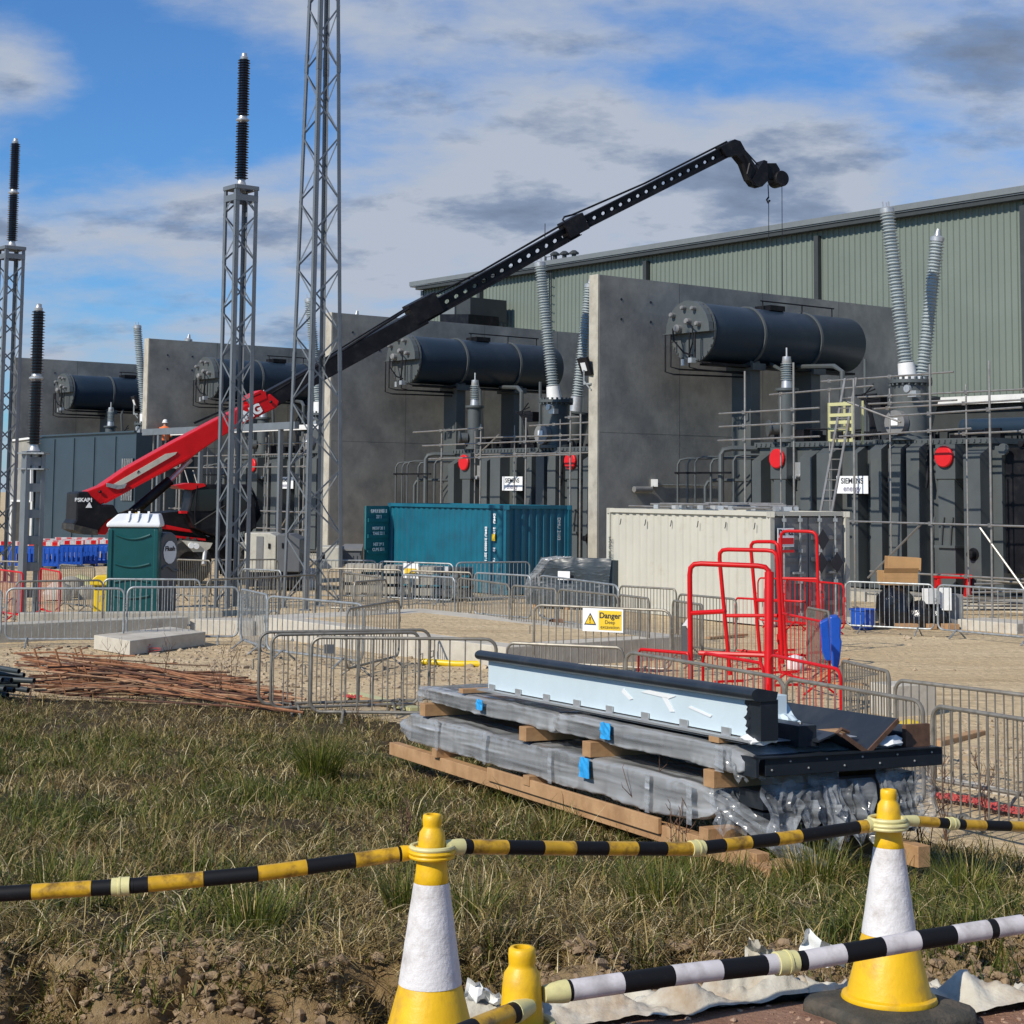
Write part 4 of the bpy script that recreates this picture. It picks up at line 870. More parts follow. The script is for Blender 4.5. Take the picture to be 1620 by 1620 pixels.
# ------------------------------------------------------------------ lattice posts and masts
def lattice(name, cx, cy, zb, zt, a0, a1, pitch, lab, cat, grp, leg=.085, br=.05, rot=AZ, cap=True):
    o = Vector((cx, cy, zb)); root = empty(name, o, lab, cat, grp); X = Vector((math.cos(rot), math.sin(rot), 0)); Y = Vector((-math.sin(rot), math.cos(rot), 0))
    def cn(i, z):
        a = a0+(a1-a0)*(z-zb)/(zt-zb); sx, sy = ((-1, -1), (1, -1), (1, 1), (-1, 1))[i]; return Vector((cx, cy, z))+X*sx*a/2+Y*sy*a/2
    for i in range(4):
        sx, sy = ((-1, -1), (1, -1), (1, 1), (-1, 1))[i]; mb = MB(o); mb.angle(cn(i, zb), cn(i, zt), leg, .012, X*-sx, Y*-sy)
        q = cn(i, zb); mb.box(q+Vector((0, 0, .01)), (.26, .26, .03))
        for zj in (zb+(zt-zb)*.33, zb+(zt-zb)*.74):
            if cap is False:
                mb.angle(cn(i, zj-.25)+X*sx*.008+Y*sy*.008, cn(i, zj+.25)+X*sx*.008+Y*sy*.008, leg+.015, .02, X*-sx, Y*-sy)
        mb.build('corner_leg', M_['mast'], root)
    n = int((zt-zb-.1)/pitch); mb = MB(o)
    for f in range(4):
        i, j = f, (f+1) % 4
        out_ = (X if f == 1 else -X if f == 3 else (-Y if f == 0 else Y))
        for s_ in range(n):
            z0, z1 = zb+.1+s_*pitch, zb+.1+(s_+1)*pitch
            p, q = (cn(i, z0), cn(j, z1)) if (s_+f) % 2 == 0 else (cn(j, z0), cn(i, z1))
            mb.beam(p+out_*-.015, q+out_*-.015, .007, br, up=out_.cross(q-p))
    mb.build('bracing', M_['mast'], root)
    if cap:
        mb = MB(o)
        for f in range(4): mb.beam(cn(f, zt-.03), cn((f+1) % 4, zt-.03), .06, .1); mb.beam(cn(f, zt-.3), cn((f+1) % 4, zt-.3), .012, .16)
        mb.build('head_frame', M_['mast'], root); mb = MB(o); mb.beam(cn(0, zt)+X*.1, cn(3, zt)+X*.1, .1, .06); mb.beam(cn(0, zt)+X*(a1-.1), cn(3, zt)+X*(a1-.1), .1, .06); mb.beam(Vector((cx-.2, cy, zt+.02)), Vector((cx+.2, cy, zt+.02)), .3, .04); mb.build('head_plate', M_['mast'], root)
    return root
def post_insulator(x, y, z, lab, ht=3.25, r=.175):
    o = Vector((x, y, z)); root = empty('post_insulator', o, lab, 'insulator', 'dark brown insulators standing on posts')
    h1 = ht*.45; mb = MB(o); mb.lathe([(.16, 0), (.13, .03), (.1, .12), (.1, .2)], o, n=16); mb.build('base_fitting', M_['cast'], root, smooth=True)
    for b_, nm in ((.16, 0), (.16+h1+.18, 1)):
        mb = MB(o); sheds(mb, o+Vector((0, 0, b_)), o+Vector((0, 0, b_+h1)), .115, r*(1 if nm == 0 else .94), 22, 18); mb.build('insulator', M_['brown'], root, smooth=True, ang=20)
    z_ = .16+h1; mb = MB(o); mb.lathe([(.09, -.02), (.13, .03), (.17, .06), (.17, .09), (.12, .12), (.1, .2)], o+Vector((0, 0, z_)), n=16); mb.build('middle_fitting', M_['cast'], root, smooth=True)
    mb = MB(o); mb.lathe([(.09, 0), (.1, .06), (.07, .1), (.07, .16), (.02, .18)], o+Vector((0, 0, z_+.18+h1)), n=14); mb.build('cap', M_['cast'], root, smooth=True)
P2 = G(366, 962); P1 = G(0, 922)
zt2 = P(378, 297, P2.y).z; zt1 = P(16, 392, P1.y).z
lattice('lattice_post', P2.x, P2.y, 0, zt2, .64, .64, .62, 'grey square lattice post just right of the red boom cab', 'lattice post', 'lattice posts carrying insulators', leg=.11, br=.045)
lattice('lattice_post', P1.x, P1.y, 0, zt1, .64, .64, .62, 'grey square lattice post at the left edge of the picture', 'lattice post', 'lattice posts carrying insulators', leg=.11, br=.045)
post_insulator(P2.x, P2.y, zt2+.05, 'dark brown insulator on top of the lattice post by the red boom', ht=3.3)
post_insulator(P1.x, P1.y, zt1+.05, 'dark brown insulator on top of the lattice post at the left edge', ht=3.3)
BM = G(494, 962); lattice('lattice_mast', BM.x, BM.y, 0, 19., 1.12, .5, .86, 'tall tapering lattice mast running out of the top of the picture', 'lattice mast', None, leg=.105, br=.045, cap=False)
# perforated steel post with the third insulator
P3 = G(45, 972); zt3 = P(60, 714, P3.y).z; pp = empty('perforated_post', P3, 'grey steel post with square holes carrying the lowest insulator', 'post')
for sgn in (-1, 1):
    mb = MB(P3); q = P3+V*.19*sgn; mb.beam(q, Vector((q.x, q.y, zt3)), .3, .1, up=V); mb.build('side_channel', M_['mast'], pp)
z = .5
while z < zt3-.1:
    for s_ in (-1, 1): mb = MB(P3); mb.beam(P3+U*.13*s_-V*.14+Vector((0, 0, z)), P3+U*.13*s_+V*.14+Vector((0, 0, z)), .02, .2); mb.build('batten_plate', M_['mast'], pp)
    z += .62
mb = MB(P3); mb.box(P3+Vector((0, 0, zt3-.42)), (.62, .5, .03)); mb.box(P3+Vector((0, 0, zt3-.05)), (.62, .55, .04)); mb.cyl(P3+Vector((0, 0, zt3-.4)), P3+Vector((0, 0, zt3)), .14, 12); mb.build('head_plate', M_['galv'], pp)
mb = MB(P3); mb.box(P3+Vector((0, 0, .02)), (.7, .6, .04))
for s_ in (-1, 1): mb.prism([P3+U*s_*.2+Vector((0, 0, .03)), P3+U*s_*.36+Vector((0, 0, .03)), P3+U*s_*.2+Vector((0, 0, .5))], V*.02)
mb.build('base_plate', M_['mast'], pp)
post_insulator(P3.x, P3.y, zt3, 'dark brown insulator on the perforated post, lowest of the three', ht=3.35, r=.18)

# ------------------------------------------------------------------ telescopic handler
YB, YT = 52., 62.
def B(px, py, off=0.):
    # a point on the vertical plane the boom moves in
    a_ = P(150, 800, YB); b_ = P(1165, 235, YT); n = Vector((-(b_-a_).y, (b_-a_).x, 0)).normalized(); p = onplane(px, py, a_, n); return p+n*off
bn = Vector((-(P(1165, 235, YT)-P(150, 800, YB)).y, (P(1165, 235, YT)-P(150, 800, YB)).x, 0)).normalized()
th = empty('telescopic_handler', G(290, 935), 'red and black telescopic handler with its long boom raised over the bays', 'telehandler'); TO = th.location.copy()
BA = P(150, 800, YB)
def Bo(px, py, off=0.):
    # the same, but on the parallel plane through the middle of the boom
    return onplane(px, py, BA+bn*(.42+off), bn)
def tp(poly, off, thk, name, m, par=th, **k):
    mb = MB(TO); mb.prism([B(x, y, off) for x, y in poly], bn*thk); return mb.build(name, m, par, **k)
def tpo(poly, off, thk, name, m, par=th, **k):
    mb = MB(TO); mb.prism([Bo(x, y, off-.42) for x, y in poly], bn*thk); return mb.build(name, m, par, **k)
boom = tp([(136, 778), (162, 768), (201, 741), (278, 698), (346, 662), (428, 623), (442, 635), (438, 645), (392, 667), (346, 694), (318, 713), (300, 727), (159, 799), (142, 790)], 0, .85, 'outer_boom', M_['red'], bevel=.03)
tp([(186, 762), (262, 718), (280, 715), (277, 719), (196, 766), (180, 770), (176, 768)], -.04, .05, 'boom_stripe', M_['beige'], boom)
tp([(168, 764), (190, 768), (200, 765), (196, 772), (186, 774), (168, 770)], -.09, .07, 'stripe_bracket', M_['galv'], boom)
tp([(396, 626), (413, 617), (420, 620), (422, 630), (400, 640), (392, 634)], -.02, .9, 'boom_roller_housing', M_['red'], boom)
tp([(165, 793), (300, 720), (302, 723), (166, 797)], -.03, .04, 'lower_rib', M_['red'], boom)
tp([(306, 668), (412, 622), (413, 624), (308, 671)], -.02, .03, 'cable_slot', M_['black'], boom)
q = B(397, 653, -.03); r_ = (B(412, 646)-B(374, 666)).normalized(); u_ = bn.cross(r_)*-1
if u_.z < 0: u_ = -u_
text('lettering', 'ING', .42, M_['plate'], boom, q-TO, r_, u_, .004, bold=.02)
def holed(x0, y0, x1, y1, h, period, hw, hh, name, first=.5, wid=.34, par=boom, top=None):
    # a box section whose two side plates have a row of oval holes
    a_, b_ = Bo(x0, y0), Bo(x1, y1); ax = (b_-a_); ln = ax.length; ax.normalize(); up = ax.cross(bn); up = up if up.z > 0 else -up
    mb = MB(TO); n = int(ln/period); per = ln/n
    for off in (-.07, .05):
        for c_ in range(n):
            cc = a_+ax*(per*(c_+.5))+bn*off; K = 16; oc = []; ic = []
            for k in range(K):
                t = 2*math.pi*(k+.5)/K; ic.append((math.cos(t)*hw, math.sin(t)*hh)); m_ = max(abs(math.cos(t))/(per/2), abs(math.sin(t))/(h/2)); oc.append((math.cos(t)/m_, math.sin(t)/m_))
            for (cx_, cy_) in ((per/2, h/2), (-per/2, h/2), (-per/2, -h/2), (per/2, -h/2)):
                kk = min(range(K), key=lambda i: (oc[i][0]-cx_)**2+(oc[i][1]-cy_)**2); oc[kk] = (cx_, cy_)
            vs = [cc+ax*x+up*y+bn*d for d in (0, .02) for x, y in oc+ic]
            fs = []
            for k in range(K):
                k2 = (k+1) % K; fs += [(k, k2, K+k2, K+k), (2*K+k, 3*K+k, 3*K+k2, 2*K+k2), (K+k, K+k2, 3*K+k2, 3*K+k)]
            mb.add(vs, fs)
    mb.beam(a_+up*(h/2), b_+up*(h/2), wid, .03, up=up); mb.beam(a_-up*(h/2), b_-up*(h/2), wid, .03, up=up)
    return mb.build(name, M_['black'], par), a_, b_, ax, up
def solid(x0, y0, x1, y1, h, w_, name):
    mb = MB(TO); a_, b_ = Bo(x0, y0), Bo(x1, y1); mb.beam(a_, b_, w_, h, up=(b_-a_).cross(bn)); return mb.build(name, M_['black'], boom, bevel=.02)
solid(400, 646, 668, 500, .58, .56, 'boom_section'); 
mb = MB(TO); mb.tube([Bo(430, 622, -.25), Bo(540, 556, -.25), Bo(650, 486, -.25)], .045, 6); mb.tube([Bo(455, 604, 0), Bo(560, 538, 0), Bo(655, 480, 0)], .03, 6); mb.build('hose_rail', M_['black'], boom)
holed(655, 506, 912, 362, .5, .39, .115, .07, 'boom_section'); solid(648, 500, 690, 478, .72, .6, 'boom_collar'); solid(892, 366, 922, 350, .62, .55, 'boom_collar')
holed(905, 362, 1160, 234, .42, .385, .11, .065, 'boom_section', wid=.3)
mb = MB(TO); mb.tube([Bo(660, 480, -.1), Bo(760, 430, -.1), Bo(895, 352, -.1), Bo(890, 348, -.1), Bo(893, 343, -.1), Bo(905, 340, -.1), Bo(1020, 290, -.1), Bo(1150, 224, -.1)], .04, 6); mb.build('hose_rail', M_['black'], boom)
jib = tpo([(1140, 232), (1163, 220), (1172, 223), (1179, 236), (1200, 268), (1204, 283), (1196, 291), (1186, 284), (1176, 258), (1166, 246), (1150, 248)], .22, .4, 'jib_knuckle', M_['black'], boom, bevel=.02)
tpo([(1196, 292), (1190, 284), (1202, 264), (1209, 253), (1214, 255), (1216, 285), (1206, 295)], .17, .5, 'winch_frame', M_['black'], jib)
tpo([(1212, 258), (1228, 258), (1234, 268), (1232, 280), (1218, 284)], .27, .3, 'winch_bracket', M_['black'], jib)
mb = MB(TO); c_ = Bo(1231, 284); mb.lathe([(.02, -.3), (.28, -.3), (.3, -.26), (.3, .26), (.28, .3), (.02, .3)], c_, bn, 22); mb.build('winch_drum', M_['black'], jib)
mb = MB(TO); mb.tube([Bo(1178, 245, -.25), Bo(1186, 258, -.3), Bo(1182, 275, -.3), Bo(1192, 292, -.3), Bo(1200, 296, -.3)], .035, 5); mb.tube([Bo(1180, 240, .1), Bo(1200, 262, .1), Bo(1208, 258, .1)], .03, 5); mb.tube([Bo(1175, 250), Bo(1188, 290), Bo(1196, 296)], .05, 6); mb.build('hydraulic_hose', M_['black'], jib)
mb = MB(TO); a_ = Bo(1215, 292); mb.tube([a_, Bo(1216, 312)], .02, 5); mb.tube([Bo(1216, 312), Bo(1213, 316), Bo(1215, 321), Bo(1218, 317)], .035, 6); mb.cyl(Bo(1216, 316), Vector((a_.x, a_.y, 5.5)), .014, 5); b_ = Bo(1237, 290); mb.cyl(b_, Vector((b_.x, b_.y, 5.5)), .014, 5); mb.build('hoist_rope_and_hook', M_['black'], jib)
# ram
mb = MB(TO); mb.cyl(B(205, 818, .3), B(273, 760, .3), .16, 14); mb.build('lift_ram', M_['black'], th, smooth=True)
mb = MB(TO); mb.cyl(B(273, 760, .3), B(306, 726, .3), .08, 12); mb.build('ram_rod', M_['cast'], th, smooth=True)
# rear counterweight, upper frame and cab
cw = tp([(119, 779), (136, 777), (142, 786), (158, 800), (176, 798), (186, 815), (168, 822), (150, 842), (132, 842), (113, 836), (113, 828), (117, 822)], -.3, 1.6, 'counterweight', M_['black'], bevel=.05)
tp([(113, 829), (150, 838), (150, 846), (128, 845), (112, 838)], -.45, 1.9, 'rear_bumper', M_['rubber'], cw)
q = B(129, 791, -.32); text('lettering', 'BSKAP1', .16, M_['plate'], cw, q-TO, r_ if False else Vector((bn.y, -bn.x, 0)), (0, 0, 1), .003, bold=.006)
tp([(132, 803), (138, 794), (142, 803)], -.33, .02, 'warning_triangle', M_['plate'], cw)
fr_ = tp([(152, 845), (166, 820), (175, 816), (200, 819), (232, 824), (300, 838), (304, 843), (230, 833), (180, 826), (166, 846)], -.1, .3, 'lower_frame', M_['red'], bevel=.02)
tp([(216, 810), (246, 815), (248, 824), (232, 823), (214, 818)], -.2, .5, 'work_lamp_housing', M_['ybin'])
tp([(180, 824), (240, 820), (250, 812), (292, 808), (330, 850), (398, 850), (398, 856), (250, 848), (190, 836)], .1, 1.6, 'turret_body', M_['black'], bevel=.03)
cab = tp([(290, 812), (300, 768), (318, 766), (385, 766), (396, 790), (399, 835), (340, 850), (300, 835)], -.5, 1.0, 'cab', M_['black'], bevel=.04)
tp([(294, 808), (303, 775), (340, 773), (340, 808)], -.53, .02, 'window', M_['glass'], cab); tp([(346, 773), (380, 773), (388, 815), (346, 815)], -.53, .02, 'window', M_['glass'], cab)
tp([(272, 768), (292, 764), (316, 765), (318, 769), (296, 775), (278, 773)], -.55, 1.1, 'visor', M_['red'], cab); tp([(279, 808), (289, 808), (289, 812), (279, 812)], -.55, .3, 'marker', M_['red'], cab)
ch = tp([(250, 856), (400, 852), (402, 884), (262, 884)], .2, 1.8, 'chassis', M_['black'])
for x0, s_ in ((280, 1), (398, -1)):
    tp([(x0, 854), (x0+s_*48, 858), (x0+s_*44, 866), (x0+s_*36, 872), (x0+s_*18, 872), (x0+s_*10, 864)] if s_ > 0 else [(x0, 854), (x0+10, 866), (x0-4, 872), (x0-20, 868), (x0-26, 858)], -.6, .5, 'mudguard', M_['beige'], ch)
for px in (292, 404):
    for off in (-.55, 1.5):
        c_ = B(px, 896, off); mb = MB(TO); c_.z = .72; mb.lathe([(.35, 0), (.68, 0), (.72, .06), (.72, .42), (.68, .48), (.35, .48)], c_, bn, 28, caps=False)
        for i in range(20):
            a = i*math.pi/10; X_ = Vector((bn.y, -bn.x, 0)); mb.box(c_+bn*.24+X_*math.cos(a)*.73+Vector((0, 0, math.sin(a)*.73)), (.1, .1, .1))
        wh = mb.build('wheel', M_['rubber'], ch); mb = MB(TO); mb.lathe([(.02, 0), (.2, .02), (.36, -.02), (.36, .1)], c_+bn*.05, bn, 20, caps=False); mb.build('rim', M_['black'], wh)
mb = MB(TO); mb.cyl(B(318, 868, -.5), B(311, 892, -.8), .07, 8); mb.build('stabiliser_ram', M_['cast'], ch)

# ------------------------------------------------------------------ worker on the far staging
def person(loc, face, lab):
    root = empty('person', loc, lab, 'person'); o = loc; f = Vector(face).normalized(); s_ = Vector((f.y, -f.x, 0))
    joints = [((0, 0, .95), .15, None), ((0, 0, 1.2), .155, 0), ((0, 0, 1.42), .16, 1), ((0, .02, 1.52), .065, 2), ((0, .03, 1.62), .085, 3), ((0, .03, 1.72), .08, 4),
              ((.19, 0, 1.42), .065, 2), ((.27, .05, 1.15), .05, 6), ((.22, .25, 1.05), .04, 7), ((-.19, 0, 1.42), .065, 2), ((-.27, .05, 1.15), .05, 9), ((-.22, .25, 1.05), .04, 10),
              ((.1, 0, .88), .1, 0), ((.11, .03, .48), .07, 12), ((.11, 0, .08), .05, 13), ((.11, .14, .04), .045, 14), ((-.1, 0, .88), .1, 0), ((-.11, -.03, .48), .07, 16), ((-.11, -.05, .08), .05, 17), ((-.11, .09, .04), .045, 18)]
    me = bpy.data.meshes.new('body'); me.from_pydata([tuple(s_*j[0][0]+f*j[0][1]+Vector((0, 0, j[0][2]))) for j in joints], [(i, j[2]) for i, j in enumerate(joints) if j[2] is not None], [])
    ob = bpy.data.objects.new('body', me); COL.objects.link(ob); ob.parent = root; md = ob.modifiers.new('skin', 'SKIN')
    for i, j in enumerate(joints): me.skin_vertices[0].data[i].radius = (j[1], j[1])
    me.skin_vertices[0].data[0].use_root = True
    sb = ob.modifiers.new('sub', 'SUBSURF'); sb.levels = sb.render_levels = 1; me.materials.append(M_['skin'])
    mb = MB((0, 0, 0)); mb.lathe([(.2, .86), (.235, 1.0), (.245, 1.3), (.23, 1.45), (.1, 1.53)], n=16, caps=False)
    for sg in (-1, 1): mb.tube([s_*.17*sg+Vector((0, 0, 1.44)), s_*.27*sg+f*.05+Vector((0, 0, 1.16)), s_*.23*sg+f*.22+Vector((0, 0, 1.06))], [.1, .075, .06], 8)
    j_ = mb.build('hi_vis_jacket', M_['orange'], root, smooth=True)
    mb = MB((0, 0, 0)); mb.tube([s_*.1+Vector((0, 0, .92)), s_*.11+Vector((0, 0, .5)), s_*.11+Vector((0, 0, .1))], [.13, .1, .08], 8); mb.tube([s_*-.1+Vector((0, 0, .92)), s_*-.11+Vector((0, 0, .5)), s_*-.11+Vector((0, 0, .1))], [.13, .1, .08], 8); mb.build('trousers', M_['ink'], root, smooth=True)
    mb = MB((0, 0, 0)); h_ = f*.03+Vector((0, 0, 1.7)); mb.lathe([(.15, -.02), (.15, 0), (.125, .01), (.12, .07), (.08, .13), (.02, .15)], h_, n=16, caps=False); mb.build('hard_hat', M_['white'], root, smooth=True)
    return root
wp = onplane(261, 666, L(0, .8), V); person(Vector((wp.x, wp.y, wp.z-1.77)), (.6, -.8, 0), 'worker in an orange jacket and white hard hat behind the portal beam')
mb = MB(Vector((wp.x, wp.y, wp.z-1.8))); mb.box(Vector((wp.x, wp.y, wp.z-1.8)), (1.8, .8, .05)); mb.box(Vector((wp.x-.8, wp.y, (wp.z-1.8)/2)), (.08, .5, wp.z-1.8)); mb.box(Vector((wp.x+.8, wp.y, (wp.z-1.8)/2)), (.08, .5, wp.z-1.8)); tag(mb.build('work_platform', M_['scaf']), 'small raised staging under the worker behind the portal beam', 'platform')
# ------------------------------------------------------------------ shipping containers
def corr(mb, a, b_, z0, z1, n, pitch, dep):
    # trapezoid-corrugated sheet from a to b_, folds going inwards (-n)
    d = (b_-a); ln = d.length; d.normalize(); cols = []; s_ = 0
    while s_ < ln:
        for ds, dd in ((0, 0), (pitch*.38, 0), (pitch*.5, -dep), (pitch*.88, -dep)):
            if s_+ds < ln: cols.append((s_+ds, dd))
        s_ += pitch
    cols.append((ln, 0)); vs = []
    for s_, dd in cols:
        for z in (z0, z1): vs.append(a+d*s_+n*dd+Vector((0, 0, z)))
    mb.add(vs, [(2*i, 2*i+2, 2*i+3, 2*i+1) for i in range(len(cols)-1)])
def container(near, side_dir, ln, wd, ht, m, mend, lab, dep=.036, pitch=.28, grp='steel shipping containers'):
    # near: corner nearest the camera; side_dir: along the long side; the end face looks to the right
    sd = side_dir.normalized(); ed = Vector((-sd.y, sd.x, 0)); ed = ed if ed.x > 0 else -ed
    ns = -ed; ne = -sd
    root = empty('shipping_container', near, lab, 'container', grp); z0 = .03
    c = [near, near+sd*ln, near+sd*ln+ed*wd, near+ed*wd]
    for q in c:
        mb = MB(near); q2 = q+(sd*.04 if (q-near).dot(sd) < .1 else sd*-.04)+(ed*.04 if (q-near).dot(ed) < .1 else ed*-.04)
        mb.beam(q2+Vector((0, 0, z0)), q2+Vector((0, 0, ht)), .13, .13, up=sd); mb.box(q2+Vector((0, 0, ht-.06)), (.17, .17, .13)); mb.box(q2+Vector((0, 0, z0+.06)), (.17, .17, .13)); mb.build('corner_post', m, root)
    mb = MB(near)
    for i in range(4):
        a, b_ = c[i], c[(i+1) % 4]; mid = (near+sd*ln/2+ed*wd/2); ins = lambda q: q+(mid-q).normalized()*.05
        mb.beam(ins(a)+Vector((0, 0, ht-.05)), ins(b_)+Vector((0, 0, ht-.05)), .08, .1); mb.beam(ins(a)+Vector((0, 0, z0+.08)), ins(b_)+Vector((0, 0, z0+.08)), .08, .16)
    mb.build('rails', m, root)
    mb = MB(near); i_ = .07
    corr(mb, near+sd*i_+ed*.03, near+sd*(ln-i_)+ed*.03, z0+.15, ht-.1, ns, pitch, dep)
    corr(mb, near+ed*(wd-.03)+sd*i_, near+ed*(wd-.03)+sd*(ln-i_), z0+.15, ht-.1, ed, pitch, dep); mb.build('side_panel', m, root)
    mb = MB(near); mb.prism([q+Vector((0, 0, ht-.075)) for q in (c[0]+sd*.06+ed*.06, c[1]-sd*.06+ed*.06, c[2]-sd*.06-ed*.06, c[3]+sd*.06-ed*.06)], (0, 0, .04)); mb.build('roof', m, root)
    return root, sd, ed, c
n_ = P(1219, 900, 38.8); n_.z = 0; f_ = P(958, 900, 43.9); f_.z = 0
cw_, sd, ed, cc = container(n_, f_-n_, 6.06, 2.44, 2.59, M_['cream'], M_['dgrey'], 'cream shipping container with grey doors at the right')
for i in range(2):
    a = cc[0]+ed*(.12+i*1.11)+sd*.05; b_ = a+ed*1.08; mb = MB(cc[0]); mb.prism([a+Vector((0, 0, .2)), b_+Vector((0, 0, .2)), b_+Vector((0, 0, 2.46)), a+Vector((0, 0, 2.46))], sd*.05)
    for z in (.45, .95, 1.45, 1.95): mb.prism([a+ed*.05+Vector((0, 0, z)), b_-ed*.05+Vector((0, 0, z)), b_-ed*.05+Vector((0, 0, z+.1)), a+ed*.05+Vector((0, 0, z+.1))], sd*-.03)
    dr = mb.build('door', M_['dgrey'], cw_)
    for s_ in (.28, .78):
        mb = MB(cc[0]); q = a+ed*s_-sd*.07; mb.cyl(q+Vector((0, 0, .15)), q+Vector((0, 0, 2.52)), .024, 8)
        for z in (.25, 1.0, 1.7, 2.4): mb.box(q+Vector((0, 0, z)), (.1, .06, .08))
        mb.build('lock_rod', M_['galv'], dr)
    mb = MB(cc[0]); q = a+ed*.55-sd*.08; mb.beam(q+Vector((0, 0, 1.2)), q+ed*.3+Vector((0, 0, 1.2)), .05, .05); mb.build('handle', M_['galv'], dr)
def facepoly(root, base, right, c_, z, pts, m, name, off=-.085):
    mb = MB(root.location); mb.prism([base+right*(c_+x)+sd*off+Vector((0, 0, z+y)) for x, y in pts], sd*.01); return mb.build(name, m, root)
for c_, z in ((1.55, 1.95), (1.5, 1.42), (2.0, 1.42)): facepoly(cw_, cc[0], ed, c_, z, ((0, .25), (.2, 0), (0, -.25), (-.2, 0)), M_['ink'], 'black_diamond')
sg = facepoly(cw_, cc[0], ed, .38, 2.02, ((-.25, .2), (.25, .2), (.25, -.22), (-.25, -.22)), M_['plate'], 'door_sign', -.1)
facepoly(cw_, cc[0], ed, .38, 1.98, ((-.23, .02), (.23, .02), (.23, -.12), (-.23, -.12)), M_['reddisc'], 'red_band', -.112)
text('lettering', 'Direct', .17, M_['ink'], sg, (cc[0]+ed*.38-sd*.105+Vector((0, 0, 2.12)))-cw_.location, ed, (0, 0, 1), .002, bold=.008)
facepoly(cw_, cc[0], ed, .38, 1.7, ((-.25, .03), (.25, .03), (.25, -.03), (-.25, -.03)), M_['reddisc'], 'red_strip', -.112)
text('lettering', 'SRXU 200417', .13, M_['ink'], cw_, (cc[0]+sd*5.93-ed*.035+Vector((0, 0, 1.5)))-cw_.location, (0, 0, -1), ed.cross(Vector((0, 0, 1)))*0+sd*-1, .002)
for i in range(6):
    mb = MB(cw_.location); q = cc[0]+sd*(.5+i*1.0)-ed*.0; mb.tube([q+Vector((0, 0, 2.33))-ed*.01, q+Vector((0, 0, 2.22))-ed*.03, q+Vector((0, 0, 2.18))-ed*.05], .012, 5); mb.build('lashing_hook', M_['ink'], cw_)
# scaffold fittings and short tubes stacked on the container roof
random.seed(12)
rp = empty('roof_scaffold_stack', cc[0]+sd*2+ed*1+Vector((0, 0, 2.6)), 'pale scaffold frames and fittings piled on the cream container roof', 'scaffold parts')
for i in range(15):
    mb = MB(rp.location); x = random.uniform(.3, 4.6); y = .2+i*.14; l_ = random.uniform(.9, 2.2); q = cc[0]+sd*x+ed*y+Vector((0, 0, 2.62+random.uniform(0, .16))); mb.cyl(q, q+sd*l_+ed*random.uniform(-.1, .1), .026, 6)
    if i % 3 == 0: mb.cyl(q+ed*.35, q+ed*.35+sd*l_, .026, 6); [mb.cyl(q+sd*s_*l_, q+ed*.35+sd*s_*l_, .02, 6) for s_ in (.05, .35, .65, .95)]
    mb.build('frame_tube', M_['scaf'], rp)
for i in range(26):
    mb = MB(rp.location); q = cc[0]+sd*random.uniform(-.0+.1, 5)+ed*random.uniform(.15, 1.2)+Vector((0, 0, 2.6)); mb.box(q+Vector((0, 0, .05)), (random.uniform(.08, .22), .1, .1), Matrix.Rotation(random.uniform(0, 3), 3, 'Z')); mb.build('coupler', M_['cast'], rp)
n2_ = P(800, 900, 49.6); n2_.z = 0; f2_ = P(613, 900, 54.4); f2_.z = 0
ct, sd2, ed2, c2 = container(n2_, f2_-n2_, 6.06, 2.44, 2.59, M_['teal'], M_['teal'], 'teal blue shipping container with its left door swung open')
mb = MB(c2[0]); corr(mb, c2[0]+ed2*.08+sd2*.03, c2[3]-ed2*.08+sd2*.03, .18, 2.49, -sd2, .27, .05); mb.build('end_panel', M_['teal'], ct)
dl = P(583, 900, 53.6); dl.z = 0; h0 = c2[1]+ed2*-.02; dd = (dl-h0).normalized()
mb = MB(c2[0]); pn = Vector((dd.y, -dd.x, 0)); pn = pn if pn.y < 0 else -pn
mb.prism([h0+Vector((0, 0, .2)), h0+dd*1.15+Vector((0, 0, .2)), h0+dd*1.15+Vector((0, 0, 2.5)), h0+Vector((0, 0, 2.5))], pn*.05)
for z in (.5, 1.0, 1.5, 2.0): mb.prism([h0+dd*.08+Vector((0, 0, z)), h0+dd*1.08+Vector((0, 0, z)), h0+dd*1.08+Vector((0, 0, z+.12)), h0+dd*.08+Vector((0, 0, z+.12))], pn*.09)
do = mb.build('open_door', M_['tealdoor'], ct); rt = -dd if (-dd).x > 0 else dd
for s_, z, sz in (('DMU 2103 3', 2.33, .15), ('2261', 2.16, .14), ('MGW 30 1', 1.8, .13), ('TARE 22 1', 1.64, .13), ('NET 28 3', 1.3, .13), ('CUBE 33 1', 1.14, .13)):
    text('lettering', s_, sz, M_['plate'], do, (h0+dd*.58+pn*.1+Vector((0, 0, z)))-ct.location, rt, (0, 0, 1), .002, bold=.006)
for s_, z in (('DMU', 2.2), ('210', 1.85), ('33', 1.3), ('61', 1.0)):
    text('lettering', s_, .13, M_['plate'], ct, (c2[0]+sd2*.55-ed2*.012+Vector((0, 0, z)))-ct.location, (0, 0, -1), -sd2*1, .002, bold=.006)
text('lettering', 'DMU 210333 2261', .13, M_['plate'], ct, (c2[0]+sd2*.95-ed2*.012+Vector((0, 0, 1.45)))-ct.location, (0, 0, -1), -sd2*1, .002, bold=.006)
text('lettering', 'DMU 2103', .15, M_['plate'], ct, (c2[0]+ed2*1.95-sd2*.04+Vector((0, 0, 1.9)))-ct.location, (0, 0, -1), ed2*1, .002)
mb = MB(ct.location); mb.prism([c2[0]+sd2*(.5+x)-ed2*.01+Vector((0, 0, 1.55+y)) for x, y in ((0, 0), (.16, 0), (.16, .2), (0, .2))], ed2*-.01); mb.build('yellow_sticker', M_['yellow'], ct)

